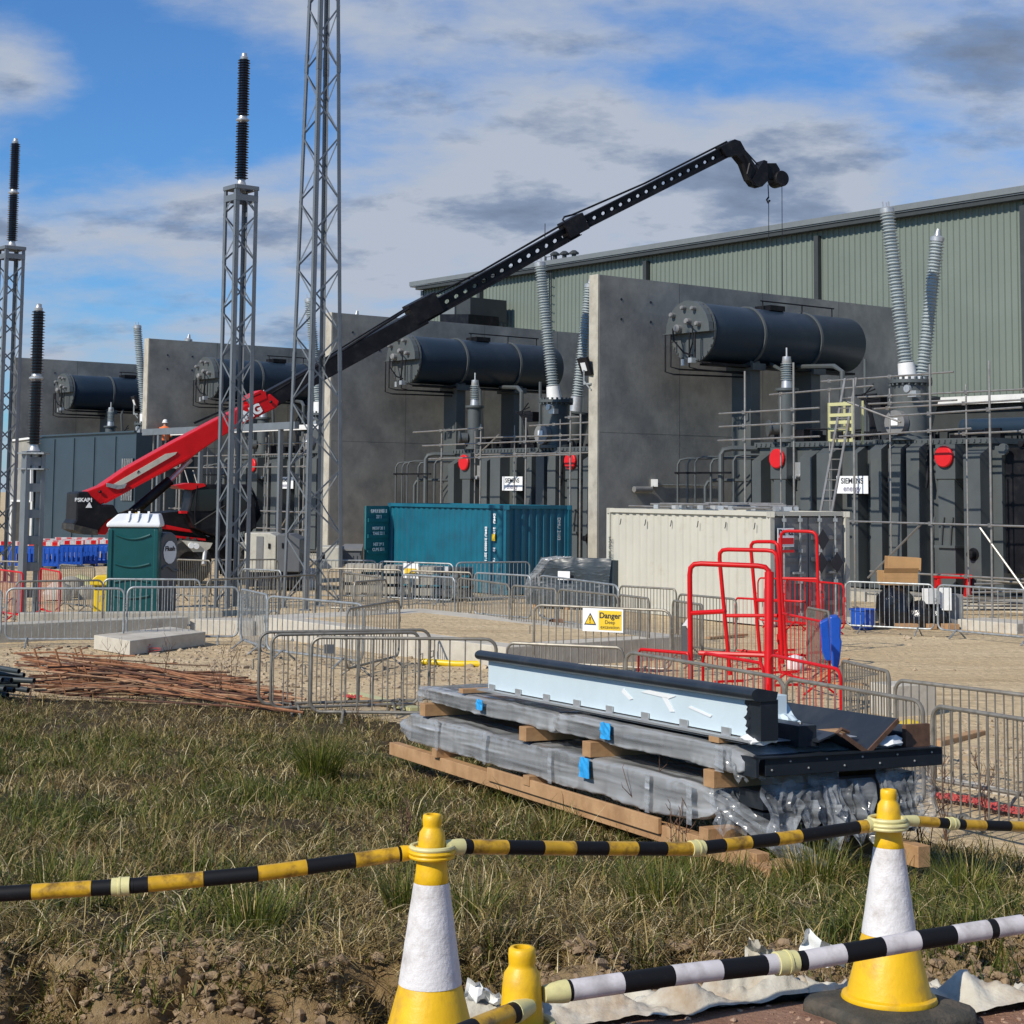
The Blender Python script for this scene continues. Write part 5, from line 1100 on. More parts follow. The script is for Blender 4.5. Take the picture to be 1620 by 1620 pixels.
# ------------------------------------------------------------------ toilet cubicles
def cubicle(near_l, near_r, Y, base_w, lab, m, roofm, dp=1.1, ht=2.05, name='toilet_cubicle'):
    a, b_ = near_l, near_r; d = (b_-a).normalized(); n = Vector((-d.y, d.x, 0)); root = empty(name, (a+b_)/2, lab, 'portable toilet'); w_ = (b_-a).length; O = root.location
    mb = MB(O); mb.prism([a+Vector((0, 0, .05)), b_+Vector((0, 0, .05)), b_+n*dp+Vector((0, 0, .05)), a+n*dp+Vector((0, 0, .05))], (0, 0, ht)); mb.build('body', m, root, bevel=.04)
    for i in range(2):
        x = a if i == 0 else b_-d*.1; mb = MB(O); mb.prism([x-n*.035+Vector((0, 0, .08)), x+d*.1-n*.035+Vector((0, 0, .08)), x+d*.1-n*.035+Vector((0, 0, ht)), x-n*.035+Vector((0, 0, ht))], n*.05); mb.build('corner_rib', m, root, bevel=.015)
    # moulded swags pressed into the front wall
    for z, dr in ((ht-.12, .1), (ht*.62, .07), (ht*.42, -.06), (.55, .05)):
        mb = MB(O); pts = [a+d*(w_*(.16+.68*t/12))-n*.006+Vector((0, 0, z-dr*math.sin(math.pi*t/12))) for t in range(13)]; mb.tube(pts, .028, 8); mb.build('moulded_swag', m, root, smooth=True)
    mb = MB(O); z = ht+.05; i_ = .12
    lo = [a-d*.04-n*.04, b_+d*.04-n*.04, b_+d*.04+n*(dp+.04), a-d*.04+n*(dp+.04)]; hi = [a+d*.2+n*i_, b_-d*.02+n*i_*2, b_-d*.02+n*(dp-.1), a+d*.2+n*(dp-.1)]
    mb.add([q+Vector((0, 0, z)) for q in lo]+[q+Vector((0, 0, z+.08)) for q in lo]+[q+Vector((0, 0, z+.3)) for q in hi], [(3, 2, 1, 0), (0, 1, 5, 4), (1, 2, 6, 5), (2, 3, 7, 6), (3, 0, 4, 7), (4, 5, 9, 8), (5, 6, 10, 9), (6, 7, 11, 10), (7, 4, 8, 11), (8, 9, 10, 11)])
    mb.build('roof', roofm, root, bevel=.03); mb = MB(O)
    for t in (.38, .56, .76): q = a+d*w_*t+n*.0; mb.prism([q+Vector((0, 0, z+.1)), q+d*.03+Vector((0, 0, z+.1)), q+d*.05+n*.2+Vector((0, 0, z+.33)), q+d*.0+n*.2+Vector((0, 0, z+.33))], n*-.03+Vector((0, 0, .03)))
    mb.build('roof_rib', roofm, root); return root
la_, lr_ = G(167, 981), G(247, 981); 
loo = cubicle(la_, lr_, 0, 1.1, 'dark green portable toilet with a white roof behind the barriers', M_['loo'], M_['loowhite'])
ga, gb = G(251, 977), G(278, 975); gb = ga+(gb-ga).normalized()*.52+V*.05
mb = MB(ga); d = (gb-ga).normalized(); n = Vector((-d.y, d.x, 0)); pts = []
for t in range(0, 9): pts.append(ga+d*(.27+.27*math.cos(math.pi-math.pi*t/8*1.0)*1)+Vector((0, 0, 1.75+.22*math.sin(math.pi*t/8))))
g2 = empty('toilet_cubicle', ga, 'narrow grey portable urinal with a round white label right of the green cubicle', 'portable toilet')
mb.prism([ga+Vector((0, 0, .03))]+pts+[ga+d*.54+Vector((0, 0, .03))], n*.9); mb.build('body', M_['loogrey'], g2, bevel=.04)
mb = MB(ga); c_ = ga+d*.28-n*.01+Vector((0, 0, 1.5)); mb.prism([c_+d*.2*math.cos(2*math.pi*i/14)+Vector((0, 0, .27*math.sin(2*math.pi*i/14))) for i in range(14)], n*-.01); lb = mb.build('label', M_['plate'], g2)
text('lettering', 'Flush', .15, M_['ink'], lb, c_-ga-n*.014+Vector((0, 0, .08)), d, (0, 0, 1), .002, bold=.006)
mb = MB(ga); mb.tube([ga+d*(.05+.06*i)-n*.01+Vector((0, 0, 1.12+.06*math.sin(i*.7))) for i in range(9)], .03, 6); mb.build('moulded_swag', M_['loogrey'], g2)

# ------------------------------------------------------------------ crowd barriers
def make_barrier(m, nb, L_=2.2, Hh=1.1, tr=.021, br=.0075, low=.16, feet=True, name='crowd_barrier'):
    root = bpy.data.objects.new(name, None); COL.objects.link(root); r_ = .13
    def arc(cx, cz, a0, a1, n=5): return [(cx+r_*math.cos(R(a0+(a1-a0)*i/n)), 0, cz+r_*math.sin(R(a0+(a1-a0)*i/n))) for i in range(n+1)]
    pts = arc(-L_/2+r_, low+r_, 270, 180)+arc(-L_/2+r_, Hh-r_, 180, 90)+arc(L_/2-r_, Hh-r_, 90, 0)+arc(L_/2-r_, low+r_, 0, -90)
    mb = MB(); mb.tube(pts, tr, 8, closed=True); mb.build('frame', m, root, smooth=True)
    for i in range(nb):
        x = -L_/2+(i+1)*L_/(nb+1); dz = 0
        if abs(x) > L_/2-r_: e_ = abs(x)-(L_/2-r_); dz = r_-math.sqrt(max(0, r_*r_-e_*e_))
        mb = MB(); mb.cyl((x, 0, low+dz), (x, 0, Hh-dz), br, 5); mb.build('bar', m, root, smooth=True)
    if feet:
        for x in (-L_*.32, L_*.32):
            mb = MB(); mb.tube([(x-.0, -.26, .01), (x, -.03, low+.02), (x, .03, low+.02), (x, .26, .01)], .017, 6); mb.build('foot', m, root, smooth=True)
    mb = MB(); mb.tube([(-L_/2-.02, .0, .75), (-L_/2-.07, 0, .75), (-L_/2-.07, 0, .62)], .01, 5); mb.tube([(L_/2+.0, 0, .8), (L_/2+.05, 0, .82), (L_/2+.05, 0, .74), (L_/2, 0, .72)], .01, 5); mb.build('hook', m, root)
    return root
bproto = {}
USED = {}
def barrier(x1, y1, x2, y2, kind, lab, z=1.1, grp='galvanised crowd barriers fencing the compound', tilt=0.):
    a, b_ = G(x1, y1, z), G(x2, y2, z); c = (a+b_)/2; d = b_-a
    if kind not in bproto:
        spec = {'g': (M_['galv'], 17), 'd': (M_['galv_dull'], 17), 'n': (M_['galv_dull'], 11), 'r': (M_['red'], 11)}[kind]; bproto[kind] = make_barrier(*spec, br=(.009 if kind != 'r' else .0065), tr=(.021 if kind != 'r' else .02)); first = True
    else: first = False
    o = bproto[kind] if first else copy_tree(bproto[kind])
    o.location = (c.x, c.y, 0 if c.y > 25 else max(0, H(c.x, c.y)*.5)); o.rotation_euler = (tilt, 0, math.atan2(d.y, d.x)); o.scale = (d.length/2.2, 1, 1)
    tag(o, lab, 'barrier', grp if kind != 'r' else 'red barred barriers'); return o
for q in (
    (11, 931, 197, 931, 'g', 'galvanised barrier in front of the perforated post, above the rusty bars'),
    (202, 929, 378, 929, 'g', 'galvanised barrier in front of the green toilet, joined to the one on its left'),
    (-190, 932, 3, 931, 'g', 'galvanised barrier cut by the left edge of the picture'),
    (25, 920, 163, 918, 'd', 'darker galvanised barrier close behind the one at the perforated post'),
    (164, 916, 317, 917, 'g', 'galvanised barrier standing right at the foot of the green toilet'),
    (328, 917, 443, 913, 'd', 'barrier crossing behind the feet of the lattice post'),
    (383, 900, 445, 903, 'g', 'brightly lit barrier seen nearly end on between lattice post and mast'),
    (405, 914, 500, 909, 'd', 'dull barrier just left behind the tall lattice mast'),
    (382, 932, 423, 941, 'g', 'slanting barrier seen end on left of the pale foundation slab'),
    (424, 943, 575, 956, 'g', 'barrier standing on the back of the pale slab in front of the mast'),
    (549, 964, 632, 950, 'd', 'barrier turned away on the middle of the pale slab, right of the mast'),
    (411, 1001, 680, 997, 'n', 'large near barrier with a grey blue top rail behind the rusty bars'),
    (430, 1005, 664, 1001, 'n', 'barrier stacked directly behind the grey blue railed one'),
    (493, 1009, 785, 1012, 'n', 'nearest of the three barriers left of the white beam, with a small grey plate'),
    (480, 886, 595, 887, 'g', 'barrier in front of the grey wheeled bin by the mast'),
    (599, 888, 717, 892, 'g', 'barrier with the small white and yellow notice before the teal container'),
    (722, 890, 838, 889, 'g', 'barrier in front of the dark end of the teal container'),
    (520, 899, 637, 902, 'd', 'barrier before the left grey block pallets'),
    (647, 903, 747, 906, 'd', 'barrier before the right grey block pallets'),
    (751, 906, 840, 911, 'g', 'barrier left of the shrink wrapped unit'),
    (542, 905, 603, 914, 'd', 'angled barrier just right of the mast in front of the grey blocks'),
    (635, 909, 720, 914, 'g', 'barrier on the soil in front of the right pallets'),
    (725, 914, 806, 925, 'd', 'barrier sloping away in front of the teal container corner'),
    (810, 926, 881, 932, 'd', 'first barrier left below the shrink wrapped unit'),
    (883, 932, 978, 942, 'd', 'barrier just behind the top of the yellow danger sign'),
    (853, 910, 978, 926, 'g', 'barrier close against the shrink wrapped unit'),
    (980, 927, 1070, 932, 'd', 'barrier at the left foot of the cream container'),
    (979, 941, 1027, 947, 'd', 'short looking barrier right behind the danger sign'),
    (845, 957, 1061, 966, 'd', 'barrier carrying the yellow danger sign'),
    (1073, 940, 1165, 948, 'd', 'barrier at the middle foot of the cream container'),
    (802, 1017, 987, 1025, 'd', 'dusty barrier just above the black edge of the white beam'),
    (990, 1031, 1240, 1073, 'd', 'long near barrier rail running behind the white beam under the red frames'),
    (1243, 1073, 1460, 1110, 'd', 'barrier behind the dark folded trims at the near end of the stack'),
    (1416, 1076, 1660, 1105, 'd', 'barrier in front of the pale concrete cube'),
    (1475, 1116, 1760, 1160, 'd', 'nearest barrier at the right edge of the picture'),
    (1331, 1045, 1407, 1063, 'd', 'barrier seen obliquely just right of the blue plastic panel'),
    (1338, 920, 1477, 925, 'g', 'barrier in front of the bin bags and cardboard'),
    (1483, 925, 1660, 936, 'g', 'barrier in front of the pale yellow timber pad at the far right'),
    (1064, 950, 1112, 957, 'd', 'barrier stood up behind the left red frame, covered with a grey sheet'),
    (279, 885, 333, 887, 'd', 'barrier beside the front wheel of the red machine'),
    (334, 886, 440, 885, 'd', 'barrier below the machine behind the lattice post'),
    (400, 870, 434, 872, 'd', 'small distant barrier in front of the beige machine'),
    (442, 872, 505, 872, 'd', 'distant barrier behind the legs of the tall mast'),
    (560, 921, 612, 917, 'd', 'barrier low behind the mast standing on the soil'),
    (-60, 886, 40, 889, 'd', 'distant dull barrier at the left edge before the blue barriers'),
    (95, 893, 150, 897, 'd', 'dark oblique barrier left of the yellow bin'),
    ):
    barrier(*q)
for q in ((1163, 946, 1240, 950, 'red barrier behind the left pair of tall red frames'), (1199, 914, 1300, 919, 'red barrier standing against the edge of the cream container'), (1243, 916, 1335, 924, 'red barrier before the grey container doors'),
          (1236, 950, 1276, 952, 'small looking red barrier between the tall red frames'), (1232, 969, 1312, 986, 'red barrier with its right end by the blue panel'), (1218, 1036, 1330, 1060, 'nearest red barrier at the foot of the tall frames'),
          (1112, 1033, 1208, 1050, 'near red barrier left of the nearest one'), (1010, 1027, 1092, 1034, 'red barrier reaching left towards the white beam'), (-10, 900, 36, 906, 'red barrier at the left edge before the blue barriers'), (64, 899, 96, 905, 'red barrier just right of the perforated post')):
    barrier(q[0], q[1], q[2], q[3], 'r', q[4])
# tall red tube frames
def redframe(l_bot, l_top, r_top, r_bot, Y0, Y1, bars, lab, rad=.03):
    p = [P(l_bot[0], l_bot[1], Y0), P(l_top[0], l_top[1], Y0), P(r_top[0], r_top[1], Y1), P(r_bot[0], r_bot[1], Y1)]
    d1 = (p[1]-p[0]).normalized(); d2 = (p[2]-p[1]).normalized(); d3 = (p[3]-p[2]).normalized(); c = .16
    def rnd(a, da, db): return [a-da*c, a-da*c*.4+db*c*.08, a-da*c*.08+db*c*.4, a+db*c]
    o = Vector((p[0].x, p[0].y, 0)); root = empty('red_tube_frame', o, lab, 'red frame', 'tall red tube frames standing among the barriers')
    mb = MB(o); mb.tube([p[0]]+rnd(p[1], d1, d2)+rnd(p[2], d2, d3)+[p[3]], rad, 10); mb.build('hoop', M_['red'], root, smooth=True)
    for (xa, ya, xb, yb) in bars: mb = MB(o); mb.cyl(P(xa, ya, Y0), P(xb, yb, Y1), rad*.9, 8); mb.build('cross_tube', M_['red'], root, smooth=True)
    mb = MB(o); q0, q1 = p[0].copy(), p[3].copy(); q0.z = q1.z = .02; mb.beam(q0-Vector((.25, .1, 0)), q0+Vector((.25, .1, 0)), .05, .04); mb.beam(q1-Vector((.25, .1, 0)), q1+Vector((.25, .1, 0)), .05, .04); mb.build('foot_bar', M_['red'], root)
redframe((1093, 1103), (1091, 891), (1218, 896), (1214, 1108), 23.6, 23.2, [(1093, 970, 1148, 967), (1106, 1033, 1214, 1037)], 'nearest and largest of the tall red tube frames', .036)
redframe((1155, 1068), (1137, 869), (1229, 871), (1238, 1050), 27.5, 27, [(1150, 974, 1230, 974)], 'second tall red tube frame, its left leg leaning', .033)
redframe((1204, 1055), (1187, 857), (1231, 857), (1244, 1040), 29.5, 29, [(1196, 950, 1238, 950)], 'narrow tall red tube frame third from the left', .031)
redframe((1238, 1010), (1235, 840), (1292, 841), (1296, 1000), 33, 32.6, [(1236, 915, 1294, 916)], 'rearmost tall red tube frame in front of the grey container doors', .031)
a = G(1216, 1078); 
mb = MB(a); mb.cyl(P(1216, 1108, 22.6), P(1217, 905, 22.9), .062, 12); tag(mb.build('red_post', M_['red'], smooth=True), 'thick red post standing beside the nearest tall red frame', 'post')
# sheet hanging on the barrier, blue plastic panels
mb = MB(G(1088, 1042)); mb.prism([P(1078, 985, 29), P(1090, 1000, 29), P(1092, 1045, 29), P(1078, 1048, 29)], (.02, .05, 0)); tag(mb.build('grey_sheet', M_['loogrey']), 'grey sheet hanging on the stood up barrier behind the red frame', 'sheet')
mb = MB(G(1088, 1042)); mb.prism([P(1079, 990, 28.9), P(1090, 975, 28.9), P(1091, 1003, 28.9), P(1086, 990, 28.9)], (.0, -.02, 0)); tag(mb.build('paper_notice', M_['plate']), 'folded white paper notice on the barrier behind the left red frame', 'notice')
def bluepanel(pts, Y, thk, lab):
    c = P(*pts[0], Y); mb = MB(Vector((c.x, c.y, 0))); mb.prism([P(x, y, Y) for x, y in pts], thk); o = mb.build('plastic_barrier', M_['blue'], bevel=.02); tag(o, lab, 'plastic barrier', 'blue plastic barrier panels stood on end')
bluepanel([(1313, 976), (1325, 974), (1331, 982), (1330, 1008), (1332, 1016), (1328, 1050), (1324, 1064), (1316, 1052)], 24.3, (.05, .35, 0), 'bright blue plastic barrier panel stood on end, outermost of the pair')
bluepanel([(1297, 985), (1311, 978), (1316, 1045), (1306, 1046), (1300, 1030)], 25.2, (.05, .3, 0), 'blue plastic barrier panel just left of the outermost one, in shade')
o = barrier(1277, 961, 1312, 968, 'd', 'grey barrier leaning against the blue plastic panel'); 
mb = MB(G(1258, 1052)); q = G(1258, 1060); mb.lathe([(.02, 0), (.14, .02), (.16, .1), (.13, .22), (.02, .26)], q, n=12); tag(mb.build('white_bucket', M_['white'], smooth=True), 'small white rounded tub seen through the nearest red barrier', 'tub')
mb = MB(G(1300, 1085)); a = G(1285, 1085); mb.beam(a+Vector((0, 0, .03)), a+Vector((.7, .8, .35)), .12, .03); mb.beam(a+Vector((.1, .3, .02)), a+Vector((.9, .1, .02)), .1, .03); tag(mb.build('broken_board', M_['timber']), 'piece of broken board on the ground by the nearest red barrier', 'board')

# danger sign and small notice
sg = empty('danger_sign', P(955, 978, 28.0), 'white and yellow sign reading Danger Deep excavation', 'sign'); SO = sg.location.copy()
a, b_ = G(924, 960.3, 1.1), G(988, 963, 1.1); rt = (b_-a).normalized(); ctr = (a+b_)/2; nn = Vector((rt.y, -rt.x, 0)); w_ = (b_-a).length; hgt = w_*.52; ctr = ctr+nn*.05+Vector((0, 0, -hgt/2-.01))
def sp(pts, m, name, off): mb = MB(SO); mb.prism([ctr+rt*x*w_+Vector((0, 0, y*hgt))+nn*off for x, y in pts], nn*.004); return mb.build(name, m, sg)
sp(((-.5, -.5), (.5, -.5), (.5, .5), (-.5, .5)), M_['plate'], 'board', 0); sp(((-.1, -.42), (.46, -.42), (.46, .42), (-.1, .42)), M_['yellow'], 'yellow_panel', .005)
sp(((-.46, -.22), (-.16, -.22), (-.31, .3)), M_['ink'], 'warning_triangle', .005); sp(((-.425, -.17), (-.195, -.17), (-.31, .21)), M_['yellow'], 'triangle_face', .01)
sp(((-.32, -.04), (-.3, -.04), (-.295, .12), (-.325, .12)), M_['ink'], 'exclamation', .015); sp(((-.32, -.13), (-.3, -.13), (-.3, -.08), (-.32, -.08)), M_['ink'], 'exclamation', .015)
for s_, y, z in (('Danger', .2, .155), ('Deep', -.08, .1), ('excavation', -.29, .095)): text('lettering', s_, z*w_*1.15, M_['ink'], sg, ctr-SO+rt*.18*w_+Vector((0, 0, y*hgt))+nn*.012, rt, (0, 0, 1), .001, bold=.003 if z > .12 else .0)
s2_ = empty('barrier_notice', G(649, 906, 1.0), 'small white and yellow notice on the barrier before the teal container', 'sign'); a = G(638, 889, 1.08); b_ = G(662, 890, 1.08); O = s2_.location
mb = MB(O); nn2 = Vector((0, -1, 0)); mb.prism([a+nn2*.05, b_+nn2*.05, b_+nn2*.05-Vector((0, 0, .42)), a+nn2*.05-Vector((0, 0, .42))], nn2*.01); mb.build('board', M_['plate'], s2_)
mb = MB(O); d = b_-a; mb.prism([a+nn2*.065+d*.1-Vector((0, 0, .16)), a+nn2*.065+d*.9-Vector((0, 0, .16)), a+nn2*.065+d*.9-Vector((0, 0, .32)), a+nn2*.065+d*.1-Vector((0, 0, .32))], nn2*.005); mb.build('yellow_band', M_['yellow'], s2_)
mb = MB(G(522, 1025, .8)); a = G(514, 1019, 1.0); b_ = G(529, 1019, 1.0); mb.prism([a+nn2*.03, b_+nn2*.03, b_+nn2*.03-Vector((0, 0, .12)), a+nn2*.03-Vector((0, 0, .12))], nn2*.004); tag(mb.build('grey_tag', M_['loogrey']), 'small square grey plate on the nearest left barrier', 'plate')
mb = MB(G(712, 900, .9)); a = G(703, 896, 1.0); b_ = G(709, 896, 1.0); mb.prism([a+nn2*.03, b_+nn2*.03, b_+nn2*.03-Vector((0, 0, .16)), a+nn2*.03-Vector((0, 0, .16))], nn2*.004); tag(mb.build('white_tag', M_['plate']), 'tiny white tag on the barrier before the teal container', 'tag')

# ------------------------------------------------------------------ things in the compound
def boxthing(name, px0, px1, py_base, h, dp, m, lab, cat, grp=None, bev=.02, face='y', z0=0):
    a, b_ = G(px0, py_base), G(px1, py_base); mb = MB(Vector(((a.x+b_.x)/2, a.y, z0))); mb.prism([Vector((a.x, a.y, z0)), Vector((b_.x, b_.y, z0)), Vector((b_.x, b_.y+dp, z0)), Vector((a.x, a.y+dp, z0))], (0, 0, h)); return tag(mb.build(name, m, bevel=bev), lab, cat, grp)
# shrink wrapped unit
a, b_ = G(832, 962), G(962, 968); n = V.copy(); d = (b_-a).normalized(); un = empty('shrink_wrapped_unit', (a+b_)/2, 'dark plant unit shrink wrapped in clear film with a white label, between the two containers', 'wrapped unit'); O = un.location
mb = MB(O); nx, nz_ = 26, 12; w_ = (b_-a).length; vs = []; rr = random.Random(4)
for j in range(nz_+1):
    for i in range(nx+1):
        t, z = i/nx, j/nz_; x = w_*t; ins = .35*max(0, z-.35)*(1-t)**3*1.4; bulge = .05*mnoise.noise(Vector((x*2.2, z*3, 1)))+.03*mnoise.noise(Vector((x*7, z*5, 3)))
        vs.append(a+d*(x+ins)+n*(.0+bulge+.12*z*z)+Vector((0, 0, .1+1.22*z+.03*mnoise.noise(Vector((x*3, 4, z))))))
mb.add(vs, [(j*(nx+1)+i, j*(nx+1)+i+1, (j+1)*(nx+1)+i+1, (j+1)*(nx+1)+i) for j in range(nz_) for i in range(nx)]); mb.build('front_wrap', M_['wrapdark'], un, smooth=True)
mb = MB(O); i_ = .03; mb.prism([a+d*.35+n*.2+Vector((0, 0, .05)), b_+n*.16+Vector((0, 0, .05)), b_+n*.16+Vector((0, 0, 1.28)), a+d*.45+n*.2+Vector((0, 0, 1.28))], n*1.2); mb.build('unit_body', M_['encl'], un)
mb = MB(O)
for k in range(5): mb.tube([a+d*(-.05+.06*k)+n*(.05*k)+Vector((0, 0, .1)), a+d*(.06+.08*k)+Vector((0, 0, .7+.05*k)), a+d*(.4+.05*k)+n*.1+Vector((0, 0, 1.25)), a+d*(.8+.1*k)+n*.12+Vector((0, 0, 1.34))], [.03, .06, .05, .02], 5)
mb.build('gathered_film', M_['film_loose'], un, smooth=True)
mb = MB(O); c_ = a+d*(w_*.5)-n*.09+Vector((0, 0, .98)); mb.prism([c_-d*.17, c_+d*.17, c_+d*.17-Vector((0, 0, .22)), c_-d*.17-Vector((0, 0, .22))], n*-.006); mb.build('paper_label', M_['plate'], un)
mb = MB(O)
for t in (.1, .5, .9): mb.beam(a+d*w_*t+Vector((0, 0, .05)), a+d*w_*t+n*1.2+Vector((0, 0, .05)), .1, .1)
mb.build('pallet_bearer', M_['timber'], un)
# pallets of grey blocks
for px0, px1, py, lab in ((545, 603, 944, 'pallets of grey concrete blocks right of the tall mast'), (606, 648, 947, 'second stack of grey blocks from the mast'), (652, 700, 949, 'stack of grey blocks wrapped in film, before the teal container'), (703, 748, 951, 'darkest stack of grey blocks, nearest the teal container corner')):
    a, b_ = G(px0, py), G(px1, py); root = empty('block_pallet', (a+b_)/2, lab, 'pallet', 'pallets of grey blocks'); O = root.location; w_ = b_.x-a.x
    for i in range(3):
        z = .12+i*.29; mb = MB(O)
        for j in range(4): mb.bx(a.x+j*w_/4+.01, a.x+(j+1)*w_/4-.01, a.y+random.uniform(-.02, .02), a.y+.9, z, z+.2)
        mb.build('block_layer', M_['edge'] if px0 != 703 else M_['tank'], root)
        mb = MB(O)
        for t in (.02, .45, .88): mb.bx(a.x+t*w_, a.x+t*w_+.1, a.y+.02, a.y+.88, z-.09, z)
        mb.build('spacer', M_['black'], root)
# wheeled bin, beige machines
def machine(px0, px1, pyt, pyb, Y, lab, m, name, cat, dp=1.6, cut=None):
    a, b_ = P(px0, pyb, Y), P(px1, pyb, Y); t_ = P(px0, pyt, Y); root = empty(name, Vector(((a.x+b_.x)/2, Y, 0)), lab, cat); O = root.location
    prof = [Vector((a.x, Y, a.z)), Vector((b_.x, Y, a.z)), Vector((b_.x, Y, t_.z)), Vector((a.x, Y, t_.z))]
    if cut: prof = [Vector((a.x, Y, a.z)), Vector((b_.x, Y, a.z)), Vector((b_.x, Y, t_.z-cut*.3)), Vector((b_.x-cut*.6, Y, t_.z)), Vector((a.x, Y, t_.z))]
    mb = MB(O); mb.prism(prof, (0, dp, 0)); mb.build('casing', m, root, bevel=.03); return root, a, b_, t_, O
r1, a, b_, t_, O = machine(386, 436, 843, 905, 51, 'beige generator set with a rounded hood behind the lattice post', M_['beige'], 'generator', 'generator', cut=.3)
mb = MB(O); mb.bx(a.x+.35, a.x+.55, a.y-.02, a.y, a.z+.1, t_.z-.1); mb.build('side_strip', M_['dgrey'], r1); mb = MB(O); mb.bx(a.x+.7, a.x+.76, a.y-.03, a.y, a.z+.7, a.z+.85); mb.build('handle', M_['black'], r1); mb = MB(O); mb.bx(a.x+.05, b_.x-.05, a.y+.1, a.y+1.4, .1, a.z); mb.build('skid', M_['black'], r1)
r1, a, b_, t_, O = machine(437, 474, 845, 905, 50.6, 'grey generator set with sloping end behind the tall mast', M_['loogrey'], 'generator', 'generator', cut=.5)
mb = MB(O); mb.bx(a.x+.15, a.x+.2, a.y-.03, a.y, a.z+.7, a.z+.85); mb.build('handle', M_['black'], r1); mb = MB(O); mb.bx(a.x+.05, b_.x-.05, a.y+.1, a.y+1.4, .1, a.z); mb.build('skid', M_['black'], r1)
r1, a, b_, t_, O = machine(500, 536, 865, 900, 52, 'white cabinet behind the right leg of the tall mast', M_['beige'], 'cabinet', 'cabinet')
mb = MB(O); mb.bx(a.x+.1, a.x+.25, a.y-.02, a.y, a.z+.3, a.z+.5); mb.build('vent', M_['black'], r1)
r1, a, b_, t_, O = machine(540, 570, 868, 893, 53, 'grey lidded wheeled bin at the foot of the third wall', M_['loogrey'], 'wheeled_bin', 'bin', dp=1)
mb = MB(O); mb.add([(a.x-.05, a.y-.06, t_.z), (b_.x+.05, a.y-.06, t_.z), (b_.x, a.y+1, t_.z+.12), (a.x, a.y+1, t_.z+.12), (a.x-.05, a.y-.06, t_.z-.06), (b_.x+.05, a.y-.06, t_.z-.06), (b_.x, a.y+1, t_.z), (a.x, a.y+1, t_.z)], [(0, 1, 2, 3), (4, 5, 1, 0), (5, 6, 2, 1), (6, 7, 3, 2), (7, 4, 0, 3), (4, 7, 6, 5)]); mb.build('lid', M_['dgrey'], r1)
mb = MB(O)
for i in range(5): mb.bx(a.x+.08+i*.12, a.x+.12+i*.12, a.y-.03, a.y, a.z+.1, t_.z-.2)
mb.build('rib', M_['loogrey'], r1); mb = MB(O)
for x in (a.x+.1, b_.x-.1): mb.cyl((x-.04, a.y+.1, .1), (x+.04, a.y+.1, .1), .1, 10)
mb.build('castor', M_['rubber'], r1)
# yellow bin by the toilet
q = G(155, 975); yb = empty('grit_bin', q, 'yellow plastic bin with a sloping lid left of the green toilet', 'bin'); mb = MB(q); k = .82; mb.bx(q.x-.12, q.x+.35, q.y, q.y+.5, .0, .72); mb.add([(q.x-.12, q.y, .72), (q.x+.35, q.y, .72), (q.x+.35, q.y, .6), (q.x-.12, q.y, .6)], [(0, 1, 2, 3)]); mb.build('body', M_['ybin'], yb, bevel=.03)
mb = MB(q); mb.prism([(q.x-.2, q.y-.05, .72), (q.x+.4, q.y-.05, .72), (q.x+.4, q.y-.05, .86), (q.x+.3, q.y-.05, .95), (q.x-.05, q.y-.05, .95), (q.x-.2, q.y-.05, .82)], (0, .6, 0)); mb.build('lid', M_['ybin'], yb, bevel=.02)
# blue barriers with red and white boards, far left
bp = None
def make_blue():
    root = bpy.data.objects.new('plastic_barrier', None); COL.objects.link(root)
    mb = MB(); mb.bx(-1, 1, -.04, .04, .55, .98)
    for i in range(12): mb.bx(-.98+i*.17, -.9+i*.17, -.055, -.035, .15, .75)
    mb.bx(-1, 1, -.05, .05, .1, .2); mb.bx(-1, -.93, -.04, .04, 0, .7); mb.bx(.93, 1, -.04, .04, 0, .7); mb.build('panel', M_['blue'], root, bevel=.01)
    mb = MB(); mb.bx(-1, 1, -.065, -.045, .84, 1.0); bd = mb.build('reflective_board', M_['barwht'], root)
    for i in range(5): mb = MB(); mb.bx(-.95+i*.42, -.76+i*.42, -.07, -.065, .85, .99); mb.build('red_band', M_['red'], bd)
    for x in (-.8, .8): mb = MB(); mb.bx(x-.06, x+.06, -.3, .3, 0, .08); mb.build('foot', M_['rubber'], root)
    return root
bp = make_blue()
for i, (px, py, rz) in enumerate(((88, 893, .1), (112, 892, .1), (137, 891, -.05), (158, 889, -.1), (24, 895, .15), (50, 896, .05), (75, 889, .1), (126, 886, 0))):
    o = bp if i == 0 else copy_tree(bp); q = G(px, py+4); o.location = q; o.rotation_euler = (0, 0, rz)
    tag(o, ['blue plastic barrier with red and white board just right of the perforated post', 'second blue plastic barrier right of the perforated post', 'blue plastic barrier two places left of the green toilet', 'blue plastic barrier touching the left side of the green toilet',
            'leftmost blue plastic barrier by the lattice post', 'blue plastic barrier hidden partly by the perforated post', 'rear blue barrier behind the perforated post', 'rear blue barrier standing behind the front row'][i], 'plastic barrier', 'blue plastic barriers in front of the steel enclosure')
